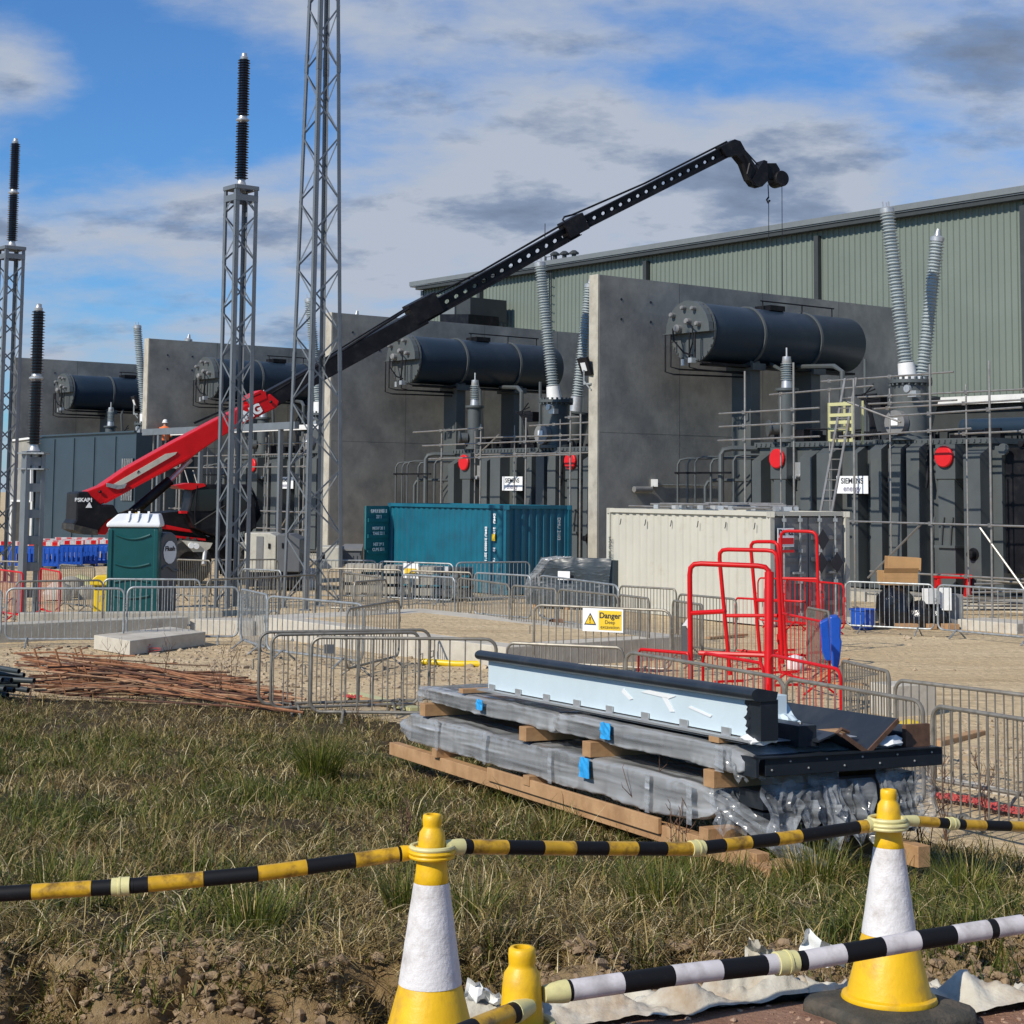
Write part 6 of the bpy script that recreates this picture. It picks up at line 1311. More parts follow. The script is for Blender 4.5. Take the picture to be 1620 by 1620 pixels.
# rubble sacks by the yellow bin
for px, py, s_, m, lab in ((110, 945, .42, 'edge', 'pale rubble sack left of the yellow bin'), (128, 938, .38, 'ylad', 'yellowish sack beside the pale rubble sack'), (92, 950, .35, 'white_block', 'fuller pale sack left of the other pale one'), (140, 948, .3, 'edge', 'small pale sack right beside the yellow bin')):
    q = G(px, py); mb = MB(q); mb.lathe([(.05, 0), (s_, .02), (s_*1.05, s_*.5), (s_*.8, s_*1.1), (s_*.3, s_*1.35), (.02, s_*1.3)], q, n=12)
    for v in mb.v: v += Vector((mnoise.noise(v*3), mnoise.noise(v*3+Vector((5, 0, 0))), mnoise.noise(v*4)*.5))*.12
    tag(mb.build('rubble_sack', M_[m], smooth=True), lab, 'sack', 'sacks near the yellow bin')
# blue tub, cardboard, bin bags
q = G(1365, 996); mb = MB(q); mb.lathe([(.02, 0), (.2, 0), (.26, .06), (.28, .42), (.3, .43), (.3, .46), (.26, .45), (.24, .1), (.02, .08)], q, n=24, caps=False); tag(mb.build('blue_tub', M_['blue'], smooth=True), 'round blue plastic tub behind the barrier right of the cream container', 'tub')
def box_rot(cx, cy, z, w_, d_, h_, rz, m, name, lab, cat, tilt=0., flaps=False):
    root = empty(name, (cx, cy, z), lab, cat); rot = Matrix.Rotation(rz, 3, 'Z')@Matrix.Rotation(tilt, 3, 'Y')
    mb = MB((0, 0, 0)); mb.box(rot@Vector((0, 0, h_/2)), (w_, d_, h_), rot); mb.build('box', m, root, bevel=.008)
    if flaps: mb = MB(); mb.box(rot@Vector((0, -d_/2-.03, h_+.02)), (w_, .01, .12), rot@Matrix.Rotation(.5, 3, 'X')); mb.box(rot@Vector((0, 0, h_*.55)), (w_*1.001, d_*1.01, .03), rot); mb.build('flap', m, root)
    return root
q = G(1428, 993)
for (dx, dy, s_, h_, lab) in ((-.15, .1, .42, .95, 'big shiny black bin bag under the cardboard boxes'), (.35, .0, .36, .6, 'lower black bin bag right of the big one'), (.75, .25, .35, .75, 'black bin bag behind the white cans')):
    p = q+Vector((dx, dy, 0)); mb = MB(p); mb.lathe([(.05, 0), (s_*.9, .03), (s_, h_*.35), (s_*.92, h_*.7), (s_*.5, h_*.95), (.05, h_)], p, n=22)
    for v in mb.v: v += Vector((mnoise.noise(v*5), mnoise.noise(v*5+Vector((9, 0, 0))), mnoise.noise(v*6)*.6))*.12
    tag(mb.build('bin_bag', M_['bag'], smooth=True), lab, 'bin bag', 'black bin bags on the pallet')
box_rot(q.x-.05, q.y+.25, .95, .8, .5, .32, .1, M_['card'], 'cardboard_box', 'lower opened cardboard box on top of the bin bags', 'cardboard box', flaps=True)
box_rot(q.x+.08, q.y+.3, 1.28, .75, .5, .3, -.06, M_['card'], 'cardboard_box', 'topmost cardboard box of the waste pile', 'cardboard box', tilt=.04)
box_rot(q.x+.62, q.y-.1, .55, .3, .25, .34, .3, M_['white'], 'white_box', 'white boxy can on the waste pile right of the bin bags', 'can')
box_rot(q.x+.98, q.y+.05, .4, .28, .28, .5, -.2, M_['white'], 'white_box', 'upright white can at the right end of the waste pile', 'can')
box_rot(q.x+1.15, q.y+.3, .0, .5, .4, .75, .1, M_['dgrey'], 'brown_box', 'dull brown box at the right end of the waste pile', 'box')
for i, (dx, w_) in enumerate(((-.65, .35), (.0, .5), (.55, .2), (1.0, .3))): box_rot(q.x+dx, q.y-.3, 0, w_, .3, .12, .1*i, M_['timber'], 'timber_offcut', ['leftmost timber offcut under the waste pile', 'timber offcut under the big bin bag', 'short pale timber offcut under the waste pile', 'rightmost timber offcut under the waste pile'][i], 'timber')
rb = G(1510, 960); mb = MB(rb); mb.bx(rb.x-.5, rb.x+.5, rb.y, rb.y+.5, .75, .86); mb.bx(rb.x-.45, rb.x-.35, rb.y, rb.y+.4, 0, .75); mb.bx(rb.x+.35, rb.x+.45, rb.y, rb.y+.4, 0, .75); tag(mb.build('red_crate', M_['red'], bevel=.02), 'flat red tray on legs behind the barrier under the tank', 'tray')
tl2 = G(1590, 975); tb_ = empty('tube_trestle', tl2, 'heap of loose scaffold tubes and trestle at the far right', 'scaffold parts'); 
for i in range(9): mb = MB(tl2); z = .15+i*.09; mb.cyl(tl2+Vector((-1.4+.1*i, .3*math.sin(i), z)), tl2+Vector((1.8, .4*math.cos(i*2), z+.1*math.sin(i*3))), .03, 6); mb.build('tube', M_['scaf'] if i % 2 else M_['galv_dull'], tb_)

# ------------------------------------------------------------------ rusty reinforcing bars and dark pipes
random.seed(31)
M_['rust2'] = mat('pale_rusty_rebar', (.28, .15, .08), .85, c2=(.42, .26, .15), scale=8)
M_['rust3'] = mat('dark_rusty_rebar', (.05, .02, .012), .85, c2=(.14, .06, .03), scale=8)
for i in range(96):
    t = i/95; mb = MB(); x0 = random.uniform(20, 150); y0 = 1014+random.uniform(0, 66)+(x0-20)*.1; x1 = random.uniform(330, 485); yl = 1055+(x1-330)*.33; y1 = yl+random.uniform(-4, 26)
    if i % 9 == 0: x1 = random.uniform(200, 300); y1 = y0+random.uniform(14, 30)
    z0 = random.uniform(.05, .55)*max(.1, 1-(y0-1016)/110); z1 = random.uniform(.03, .22)
    a, b_ = G(x0, y0+12, z0), G(x1, y1, z1); m1 = a.lerp(b_, .35)+Vector((random.uniform(-.1, .1), random.uniform(-.08, .08), random.uniform(-.03, .06))); m2 = a.lerp(b_, .7)+Vector((random.uniform(-.05, .05), random.uniform(-.1, .1), random.uniform(-.05, .02)))
    for q in (a, m1, m2, b_): q.z = max(q.z, H(q.x, q.y)+.03)
    mb.o = a.copy(); pts = [a, m1, m2, b_]
    if i % 12 == 5: pts = [a+Vector((-.02, .1, .3)), a+Vector((-.1, 0, .28)), a]+pts[1:]
    mb.tube(pts, random.choice((.01, .012, .014, .017)), 6); tag(mb.build('rebar_rod', M_[('rust', 'rust', 'rust2', 'rust3')[i % 4]], smooth=True), 'rusty reinforcing bar in the long heap at the left edge of the grass', 'rebar', 'rusty reinforcing bars in a loose heap')
for i, (px, py, z, w_) in enumerate(((54, 1077, .3, .042), (38, 1068, .42, .036), (18, 1077, .32, .045), (30, 1084, .22, .04), (8, 1090, .2, .045), (22, 1092, .12, .04), (4, 1076, .4, .04), (45, 1092, .1, .04), (12, 1100, .06, .04), (30, 1062, .5, .036))):
    e_ = G(px, py, z); mb = MB(e_); s_ = e_+Vector((-2.4, .9+.05*i, .02*i)); K = 14; d = (s_-e_).normalized(); r_ = d.cross(Vector((0, 0, 1))).normalized(); u_ = r_.cross(d)
    mb.lathe([(w_*.75, .15), (w_*.75, 0), (w_, 0), (w_, (s_-e_).length), (w_*.75, (s_-e_).length)], e_, d, 14, caps=False); tag(mb.build('plastic_pipe', M_['pipe'], smooth=True), ['dark plastic pipe with the rightmost open end in the stack', 'upper dark pipe, second from the right of the stack', 'dark pipe in the middle row left of the rightmost one', 'dark pipe lying under the rightmost one', 'dark pipe in the lower row, cut by the picture edge', 'dark pipe second from the right in the lower row', 'dark pipe at the very edge of the middle row', 'lowest right dark pipe beside the rebar', 'bottommost dark pipe of the stack in the grass', 'topmost dark pipe of the stack'][i], 'pipe', 'dark plastic pipes stacked at the left edge')
for px, py, s_, lab in ((235, 1033, .16, 'faded pink cloth scrap beside the concrete block'), (105, 1068, .15, 'faded pink tag lying on the rusty bars')):
    c = G(px, py, .12 if px < 200 else 0); mb = MB(c)
    for i in range(6): a = random.uniform(0, 3.1); mb.beam(c+Vector((0, 0, .03*i)), c+Vector((math.cos(a)*s_*1.4, math.sin(a)*s_, .04+.05*random.random())), .07, .012)
    tag(mb.build('cloth_scrap', M_['pink']), lab, 'cloth')
# red netting at the right
def netting(pts, lab, wd=.28):
    c = G(*pts[0]); mb = MB(c); P_ = [G(*p) for p in pts]; vs = []; N = 60
    for i in range(N+1):
        t = i/N*(len(P_)-1); k = min(int(t), len(P_)-2); q = P_[k].lerp(P_[k+1], t-k)
        for j in range(6):
            o_ = Vector((.25, 1, 0))*((j-2.5)*wd/5); z = H(q.x+o_.x, q.y+o_.y)+.05+.06*abs(mnoise.noise(Vector((i*.4, j*.8, 2)))); vs.append(Vector((q.x+o_.x, q.y+o_.y, z)))
    for i in range(N):
        for j in range(6): mb.beam(vs[i*6+j], vs[(i+1)*6+j], .014, .006)
        for j in range(5): mb.beam(vs[i*6+j], vs[i*6+j+1], .012, .006)
    tag(mb.build('safety_netting', M_['pink']), lab, 'netting')
netting([(1478, 1268), (1530, 1275), (1580, 1288), (1640, 1296)], 'crumpled red plastic netting on the ground under the right hand barriers')
netting([(545, 1107), (560, 1109), (575, 1110)], 'bit of red netting in the grass at the foot of the left barriers', .1)
for i, (p0, p1, lab) in enumerate((((560, 1104), (660, 1131), 'greenish weathered plank poking out left of the wrapped panels'), ((575, 1112), (650, 1125), 'second weathered plank just under the greenish one'))):
    a, b_ = G(*p0), G(*p1); mb = MB(a); mb.beam(a+Vector((0, 0, H(a.x, a.y)+.06)), b_+Vector((0, 0, H(b_.x, b_.y)+.06)), .18, .05); tag(mb.build('plank', M_['ylad'] if i == 0 else M_['timber']), lab, 'plank')
# ------------------------------------------------------------------ stack of wrapped cladding panels
N0 = P(1190, 1372, 11.15); F0 = P(620, 1190, 17.4); dd_ = F0-N0; hl = math.hypot(dd_.x, dd_.y); AX = Vector((dd_.x/hl, dd_.y/hl, 0)); SLP = dd_.z/hl; BX = Vector((AX.y, -AX.x, 0))
N0.z = N0.z
def S(a, b_, h): return Vector((N0.x+AX.x*a+BX.x*b_, N0.y+AX.y*a+BX.y*b_, N0.z+SLP*a+h))
def sbox(mb, a0, a1, b0, b1, h0, h1): vs = [S(a, b_, h) for a in (a0, a1) for b_ in (b0, b1) for h in (h0, h1)]; return mb.add(vs, [(0, 1, 3, 2), (4, 6, 7, 5), (0, 4, 5, 1), (2, 3, 7, 6), (0, 2, 6, 4), (1, 5, 7, 3)])
def sthing(name, a0, a1, b0, b1, h0, h1, m, lab, cat, grp=None, bev=.004):
    mb = MB(S((a0+a1)/2, (b0+b1)/2, h0)); sbox(mb, a0, a1, b0, b1, h0, h1); return tag(mb.build(name, m, bevel=bev), lab, cat, grp)
g1 = 'softwood bearers under the wrapped panels'
sthing('timber_skid', -.05, 6.9, .0, .1, -.03, .09, M_['timber'], 'long softwood skid along the near side of the stack', 'timber', g1)
sthing('timber_skid', 1.2, 4.3, -.03, .0, .03, .14, M_['timber'], 'softwood plank fixed to the outer side of the long skid', 'timber', g1)
sthing('timber_skid', -.12, 5.5, 1.2, 1.3, -.08, .06, M_['timber'], 'softwood skid at the far side of the stack', 'timber', g1)
sthing('timber_skid', -.28, .02, -.05, .25, -.03, .04, M_['timber'], 'short softwood foot under the near corner of the stack', 'timber', g1)
bl = (5.55, 3.45, .55)
for i, a in enumerate(bl): sthing('timber_bearer', a-.06, a+.06, -.04, 1.35, .09, .17, M_['timber'], ['lower cross bearer at the far end of the stack', 'lower cross bearer at the middle of the stack', 'lower cross bearer at the near end of the stack'][i], 'timber', g1)
for i, a in enumerate((5.9, 3.55, 2.35, .5, .62)):
    if i == 4: continue
    sthing('timber_bearer', a-.07, a+.07, -.03, 1.35, .44, .555, M_['timber'], ['upper cross bearer at the far end between the wrapped bundles', 'upper cross bearer just left of the second blue label', 'upper cross bearer right of the gap between the upper bundles', 'upper cross bearer at the near end of the stack'][i], 'timber', g1)
sthing('timber_bearer', 4.95, 5.05, .0, 1.3, .72, .76, M_['timber'], 'thin topmost bearer at the far end under the white beam', 'timber', g1)
sthing('timber_bearer', .42, .55, .0, 1.2, .735, .775, M_['timber'], 'thin topmost bearer at the near end under the white beam', 'timber', g1)
sthing('timber_offcut', .9, 1.1, -.35, -.2, -.12, -.05, M_['timber'], 'timber offcut lying in the grass before the stack', 'timber') if False else None
def bundle(a0, a1, b0, b1, h0, h1, m, lab, seed, taper0=.35, taper1=.1, droop=0.):
    root = empty('wrapped_bundle', S((a0+a1)/2, (b0+b1)/2, h0), lab, 'wrapped bundle', 'clear wrapped bundles of cladding panels'); mb = MB(root.location); na = int((a1-a0)/.02); nc = 72; vs = []
    for i in range(na+1):
        t = i/na; a = a0+(a1-a0)*t; e0 = min(1, (a-a0)/max(taper0, .01)); e1 = min(1, (a1-a)/max(taper1, .01)); k0 = .25+.75*math.sqrt(max(0, 1-(1-e0)**2)); k1 = .3+.7*math.sqrt(max(0, 1-(1-e1)**2)); sc_ = min(k0, k1)
        for j in range(nc):
            th_ = 2*math.pi*j/nc; c_, s_ = math.cos(th_), math.sin(th_); e_ = .13
            x = math.copysign(abs(c_)**e_, c_); y = math.copysign(abs(s_)**e_, s_)
            bb_ = (b0+b1)/2+x*(b1-b0)/2*(.9+.1*sc_); hh = (h0+h1)/2+y*(h1-h0)/2*sc_
            n1_ = mnoise.noise(Vector((a*1.4+seed, bb_*2+hh*5, seed))); n2_ = mnoise.noise(Vector((a*3.2+hh*16, bb_*5, seed+hh*22))); n3_ = abs(mnoise.noise(Vector((a*3-hh*11, bb_*3+seed, 0))))
            n5_ = max(0, .35-abs(mnoise.noise(Vector((a*5.5+hh*19+seed, bb_*6-hh*8, 2))))*1.6)*.02
            amp = .55+2.2*(1-sc_)+1.0*max(0, 1-min(e0, e1))
            q = S(a, bb_, hh-droop*(1-sc_))+BX*x*n5_*(1+1.2*(1-sc_)); r_ = BX*x*(.03*n1_+.008*n2_-.03*n3_)*amp+Vector((0, 0, y*(.028*n1_+.008*n2_-.022*n3_)*amp)); vs.append(q+r_)
    fs = [(i*nc+j, i*nc+(j+1) % nc, (i+1)*nc+(j+1) % nc, (i+1)*nc+j) for i in range(na) for j in range(nc)]+[tuple(range(nc-1, -1, -1)), tuple(na*nc+j for j in range(nc))]
    mb.add(vs, fs); mb.build('plastic_wrap', M_['wrap'], root, smooth=True, ang=70)
    mb = MB(root.location); k = (h1-h0)
    for i in range(3): sbox(mb, a0+taper0*1.0, a1-.06-taper1*.4, b0+.05, b1-.06, h0+.03+i*(k-.04)/3, h0+.03+(i+1)*(k-.05)/3)
    mb.build('panel_edges', M_['panel'], root); return root
def band(root, a, b0, h0, h1, w_=.07, m='film_loose'):
    mb = MB(root.location); vs = []; n = 9
    for i in range(n+1):
        for j in range(2): vs.append(S(a+(j-.5)*w_*(1+.3*mnoise.noise(Vector((a, i*.7, 0)))), b0-.035-.012*abs(mnoise.noise(Vector((i*1.1, j, a)))), h0+(h1-h0)*i/n))
    mb.add(vs, [(2*i, 2*i+1, 2*i+3, 2*i+2) for i in range(n)]); mb.add([q+BX*.003 for q in vs], [(2*i, 2*i+1, 2*i+3, 2*i+2) for i in range(n)]); mb.build('tape_band', M_[m], root)
def lab_(root, a, b0, h, w_=.17, hh=.15):
    mb = MB(root.location); vs = []
    for i in range(5):
        for j in range(5): vs.append(S(a+w_*(i/4-.5), b0-.045-.012*mnoise.noise(Vector((i*1.3, j*1.7, a))), h+hh*(j/4-.5)+.012*mnoise.noise(Vector((i, j, 3.3)))))
    mb.add(vs, [(j*5+i, j*5+i+1, (j+1)*5+i+1, (j+1)*5+i) for j in range(4) for i in range(4)]); mb.add([q+BX*.004 for q in vs], [(j*5+i, j*5+i+1, (j+1)*5+i+1, (j+1)*5+i) for j in range(4) for i in range(4)]); mb.build('blue_label', M_['bluetape'], root)
lowb = bundle(.55, 6.75, .0, 1.28, .15, .44, 'wrap', 'lower long bundle of panels in clear wrap with blue label', 2.3, .4, .7)
upl = bundle(3.0, 6.35, .02, 1.25, .55, .715, 'wrap', 'upper bundle at the far end of the stack with a small blue label', 7.7, .15, .75)
upr = bundle(.12, 3.15, .0, 1.25, .555, .735, 'wrap', 'upper bundle at the near end of the stack, in bubble wrap', 5.1, .2, .55)
for a in (5.5, 4.35, 3.0, 1.35, .75): band(lowb, a, .0, .16, .44)
band(upl, 6.0, .02, .56, .72, .12); band(upr, .35, .0, .56, .73, .1)
lab_(lowb, 2.35, .0, .36); lab_(upl, 4.5, .02, .66, .15, .09); lab_(upr, 2.0, .0, .67, .17, .12)
# end faces: dark folded panels showing under the torn film
random.seed(5)
ep = empty('dark_panel_pack', S(.15, .7, .1), 'dark folded steel panels at the near end of the stack behind torn film', 'panels')
mb = MB(ep.location); sbox(mb, .0, .9, .1, 1.5, .56, .68); mb.build('long_channel', M_['panel'], ep, bevel=.004)
mb = MB(ep.location); sbox(mb, -.02, .05, .02, 1.46, .675, .685); sbox(mb, -.02, .9, .02, .04, .56, .685); mb.build('channel_lip', M_['panel'], ep)
mb = MB(ep.location); sbox(mb, .16, .9, .18, .62, .18, .3); sbox(mb, .16, .9, .18, .62, .32, .44); sbox(mb, .13, .16, .3, .56, .34, .42); sbox(mb, .2, .9, .7, 1.42, .1, .5); mb.build('folded_sheet', M_['panel'], ep, bevel=.004)
mb = MB(ep.location)
for i in range(8):
    for h in (.22, .4): mb.lathe([(.009, 0), (.006, .006)], S(.155 if h < .3 or 1 else 0, .22+i*.05, h), -AX, 6)
for i in range(10): mb.lathe([(.008, 0), (.005, .006)], S(-.001, .15+i*.14, .6+.05*(i % 2)), -AX, 6)
mb.build('rivet', M_['cast'], ep)
def loose_film(a, b0, b1, h0, h1, seed, lab, m='film_loose', sw=.12, n=26, k=14, parent=None):
    o = S(a, (b0+b1)/2, h0); mb = MB(o); vs = []
    for i in range(n+1):
        for j in range(k+1):
            u, v = i/n, j/k; b_ = b0+(b1-b0)*u; h = h1+(h0-h1)*v*(1-.35*abs(mnoise.noise(Vector((u*5+seed, 0, 1)))*2)*(v > .5)); f = mnoise.noise(Vector((u*7+seed, v*1.3, seed)))+.6*mnoise.noise(Vector((u*16, v*3, seed+4)))
            vs.append(S(a-.03-sw*abs(f)*v**.6-.05*v, b_+.06*mnoise.noise(Vector((u*3, v*4, seed))), h))
    mb.add(vs, [(i*(k+1)+j, i*(k+1)+j+1, (i+1)*(k+1)+j+1, (i+1)*(k+1)+j) for i in range(n) for j in range(k)]); ob = mb.build('torn_film', M_[m], smooth=True); tag(ob, lab, 'plastic film', 'torn clear film hanging on the stack'); return ob
loose_film(.5, .0-.03, .35, .12, .46, 1.2, 'torn film hanging from the near end of the lower bundle')
loose_film(.1, .55, .95, .06, .5, 4.4, 'torn film hanging in the middle of the near end under the dark channel', sw=.2)
loose_film(.1, 1.0, 1.45, .12, .55, 8.1, 'torn film hanging at the right side of the near end', sw=.15)
loose_film(.3, -.05, .3, .5, .74, 6.6, 'bunched film around the near end of the upper bubble wrapped bundle', sw=.12)
loose_film(.12, .1, .75, .1, .56, 3.3, 'torn film hanging over the left of the dark folded panels', sw=.16)
# film trailing to the grass
mb = MB(S(.1, .2, .1)); vs = []; n, k = 24, 8
for i in range(n+1):
    for j in range(k+1):
        u, v = i/n, j/k; p = S(.55, -.03, .42).lerp(S(-.25, .42, -.1), u); w_ = .1+.12*u; q = p+Vector((0, 0, 1))*(v-.5)*w_*1.2+AX*(.05*mnoise.noise(Vector((u*6, v*3, 3)))-.08*math.sin(math.pi*u))+BX*.04*mnoise.noise(Vector((u*9, v*5, 8))); vs.append(q)
mb.add(vs, [(i*(k+1)+j, i*(k+1)+j+1, (i+1)*(k+1)+j+1, (i+1)*(k+1)+j) for i in range(n) for j in range(k)]); tag(mb.build('torn_film', M_['film_loose'], smooth=True), 'strip of torn film trailing from the stack down to the grass', 'plastic film', 'torn clear film hanging on the stack')
# gutter beam with white film face and black rounded edge
bmr = empty('gutter_beam', S(2.5, .1, .76), 'long black edged steel beam with a white protective film, lying on the stack', 'beam'); O = bmr.location
mb = MB(O); sbox(mb, .1, 4.5, .06, .12, .8, 1.06); fc = mb.build('film_face', M_['film'], bmr)
mb = MB(O); sbox(mb, .05, 4.62, .0, .2, .775, .79); sbox(mb, .0, 4.55, .16, .175, .79, 1.06); mb.build('bottom_plate', M_['cast'], bmr)
mb = MB(O)
for i in range(8): a = .35+i*.57; sbox(mb, a, a+.11, .045, .055, .79, .84)
mb.build('angle_clip', M_['cast'], bmr)
mb = MB(O); K = 10
pr = [(.02+.055*math.cos(math.pi*.5+math.pi*i/K), 1.085+.042*math.sin(math.pi*.5+math.pi*i/K)) for i in range(K+1)]+[(.15, 1.043), (.165, 1.1)]
mb.prism([S(-.04, b_+.01, h) for b_, h in pr], AX*4.66+Vector((0, 0, SLP*4.66))); mb.build('rounded_edge', M_['panel'], bmr, smooth=True)
mb = MB(O); sbox(mb, -.03, .1, .05, .18, .79, 1.05); mb.build('end_plate', M_['panel'], bmr)
mb = MB(O); vs = []
for pts_ in (((1.1, .99), (1.5, 1.005), (1.62, .98), (1.2, .965)), ((1.3, .97), (1.22, .97), (1.12, .88), (1.18, .875)), ((1.75, .92), (1.9, .985), (1.93, .96), (1.8, .91)), ((.6, .9), (.9, .94), (.92, .925), (.62, .885))):
    mb.prism([S(a, .058, h) for a, h in pts_], BX*-.004)
mb.build('peeling_strip', M_['plate'], fc)
mb = MB(O); vs = []; n = 14
for i in range(n+1):
    for j in range(5): vs.append(S(.1+.06*mnoise.noise(Vector((i*1.2, j*2, 0)))+j*.012, .05-.02*abs(mnoise.noise(Vector((i, j, 5)))), .8+.25*i/n))
mb.add(vs, [(i*5+j, i*5+j+1, (i+1)*5+j+1, (i+1)*5+j) for i in range(n) for j in range(4)]); mb.build('torn_edge', M_['panel'], fc)
# folded V trims
vt = empty('folded_trim', S(1.5, .9, .75), 'dark steel valley trim folded to a V, on the near end of the stack', 'trim'); O = vt.location
ln_ = 3.4; ev = AX*ln_+Vector((0, 0, SLP*ln_))
mb = MB(O)
for (b0, h0, b1, h1) in ((.9, .66, .66, .80), (.9, .66, 1.16, .87)):
    p0, p1 = S(.02, b0, h0), S(.02, b1, h1); nrm = Vector((0, 0, 1)); mb.prism([p0, p1, p1+Vector((0, 0, .012)), p0+Vector((0, 0, .012))], ev)
mb.prism([S(.02, .52, .755), S(.02, .66, .80), S(.02, .66, .812), S(.02, .52, .767)], ev); mb.build('folded_plate', M_['panel'], vt)
mb = MB(O); mb.tube([S(.02, .7, .79), S(.02, .66, .81), S(.02, .7, .835), S(.02, .76, .81)], .012, 6)
for (b0, h0, b1, h1) in ((.9, .66, .70, .79), (.9, .66, 1.15, .862)): mb.beam(S(.012, b0, h0+.01), S(.012, b1, h1+.01), .012, .03)
mb.build('cut_end', M_['cut'], vt)
mb = MB(O)
for i in range(9): mb.lathe([(.013, 0), (.008, .01)], S(.3+i*.36, .72, .785), (0, 0, 1), 8); mb.lathe([(.013, 0), (.008, .01)], S(.3+i*.36, .6, .795), (0, 0, 1), 8)
mb.build('bolt_head', M_['panel'], vt)
v2 = empty('folded_trim', S(1.2, .55, .76), 'dark channel trim with bolt heads right of the white beam end', 'trim'); mb = MB(v2.location); sbox(mb, .1, 3.2, .42, .56, .72, .86); mb.build('channel', M_['panel'], v2, bevel=.004); mb = MB(v2.location)
for i in range(7): mb.lathe([(.012, 0), (.007, .01)], S(.2+i*.35, .5, .861), (0, 0, 1), 8)
mb.build('bolt_head', M_['panel'], v2)
v3 = empty('dark_pipe', S(1.2, 1.35, .72), 'dark square ended duct lying behind the V trim', 'duct'); mb = MB(v3.location); mb.tube([S(.12, 1.36, .74), S(2.6, 1.36, .74)], .075, 16); mb.build('duct_body', M_['panel'], v3, smooth=True)
mb = MB(v3.location); sbox(mb, .08, .12, 1.26, 1.46, .66, .83); mb.build('end_flange', M_['cut'], v3)
fm = empty('white_film_sheet', S(2.2, .5, .93), 'white film covered box end with crumpled silver film, behind the white beam', 'panel'); mb = MB(fm.location); sbox(mb, .75, 3.2, .42, .75, .82, 1.0); mb.build('box', M_['film'], fm, bevel=.004)
mb = MB(fm.location); vs = []
for i in range(13):
    for j in range(13): u, v = i/12-.5, j/12-.5; vs.append(S(.65+u*.5+.05*mnoise.noise(Vector((i*.9, j*.7, 1))), .62+v*.35, .93-.25*(.5-u)+.07*abs(mnoise.noise(Vector((i*.8, j*.8, 4))))+.03*mnoise.noise(Vector((i*2, j*2, 1)))))
mb.add(vs, [(i*13+j, i*13+j+1, (i+1)*13+j+1, (i+1)*13+j) for i in range(12) for j in range(12)]); mb.build('crumpled_film', M_['fabric'] if 0 else M_['film'], fm, smooth=True, ang=25)
gp = sthing('grey_plate', .2, 3.2, .05, .95, .752, .758, M_['cast'], 'flat grey metal plate between the upper bundle and the beam', 'plate'); 
for i, (a, b_, s_, lab) in enumerate(((.12, .12, .12, 'crumpled white glove on the near end of the upper bundle'), (.1, 1.12, .1, 'crumpled white scrap beside the tip of the V trim'))):
    c = S(a, b_, .765 if i == 0 else .7); mb = MB(c); mb.lathe([(.01, 0), (s_, .01), (s_*1.05, .03), (s_*.6, .06), (.01, .065)], c, n=14)
    for v in mb.v: v += Vector((mnoise.noise(v*14), mnoise.noise(v*14+Vector((3, 0, 0))), mnoise.noise(v*18)*.6))*.05
    tag(mb.build('crumpled_scrap', M_['plate'], smooth=True, ang=25), lab, 'scrap')

# ------------------------------------------------------------------ cones
def make_cone():
    root = bpy.data.objects.new('traffic_cone', None); COL.objects.link(root)
    mb = MB(); k = .24; c = .075
    oct_ = [(-k+c, -k), (k-c, -k), (k, -k+c), (k, k-c), (k-c, k), (-k+c, k), (-k, k-c), (-k, -k+c)]
    mb.add([(x, y, 0) for x, y in oct_]+[(x, y, .028) for x, y in oct_]+[(x*.93, y*.93, .045) for x, y in oct_]+[(x*.72, y*.72, .055) for x, y in oct_],
           [tuple(range(7, -1, -1))]+[(r*8+i, r*8+(i+1) % 8, r*8+8+(i+1) % 8, r*8+8+i) for r in range(3) for i in range(8)]+[tuple(24+i for i in range(8))]); mb.build('rubber_base', M_['conebase'], root, bevel=.006)
    mb = MB(); mb.lathe([(.1, .05), (.158, .05), (.162, .058), (.158, .07), (.142, .075), (.139, .09), (.0905, .272), (.0895, .274), (.0895, .276)]+[(.0495+(.0895-.0495)*(1-t), .276+(.555-.276)*t) for t in (.5, 1)]+[(.051, .557), (.047, .585), (.043, .63), (.04, .675), (.037, .70), (.0285, .712), (.0265, .717), (.0275, .722), (.0285, .735), (.0275, .748), (.024, .752), (.018, .752), (.017, .735)], n=40, caps=False)
    mb.build('cone_body', M_['coney'], root, smooth=True, ang=50)
    mb = MB(); mb.lathe([(.0925, .271)]+[(.0922+(.0522-.0922)*t+.0004*math.sin(t*20), .272+(.285)*t) for t in (.1, .25, .4, .55, .7, .85)]+[(.0519, .558)], n=40, caps=False); mb.build('reflective_sleeve', M_['conew'], root, smooth=True, ang=12); return root
cone = make_cone(); cones = []
PZ = 1.25
for i, (px, py_top, s_, lab, rz, tl_a) in enumerate(((1410, 1250, 452, 'right cone standing on the earth path, its black base visible', .55, (-.02, .03)), (684, 1288, 528, 'left cone, tallest in the picture, in front of the grass', .2, (0, .0)), (826, 1498, 752, 'nearest cone of which only the yellow top shows at the bottom', .1, (0, .0)))):
    Y = 2700/s_; t_ = P(px, py_top, Y*1.0); o = cone if i == 0 else copy_tree(cone); o.location = (t_.x-.015*(i == 0), t_.y, t_.z-.752); o.rotation_euler = (tl_a[0], tl_a[1], rz)
    tag(o, lab, 'traffic cone', 'yellow and white cones linked by striped bars'); cones.append(o)
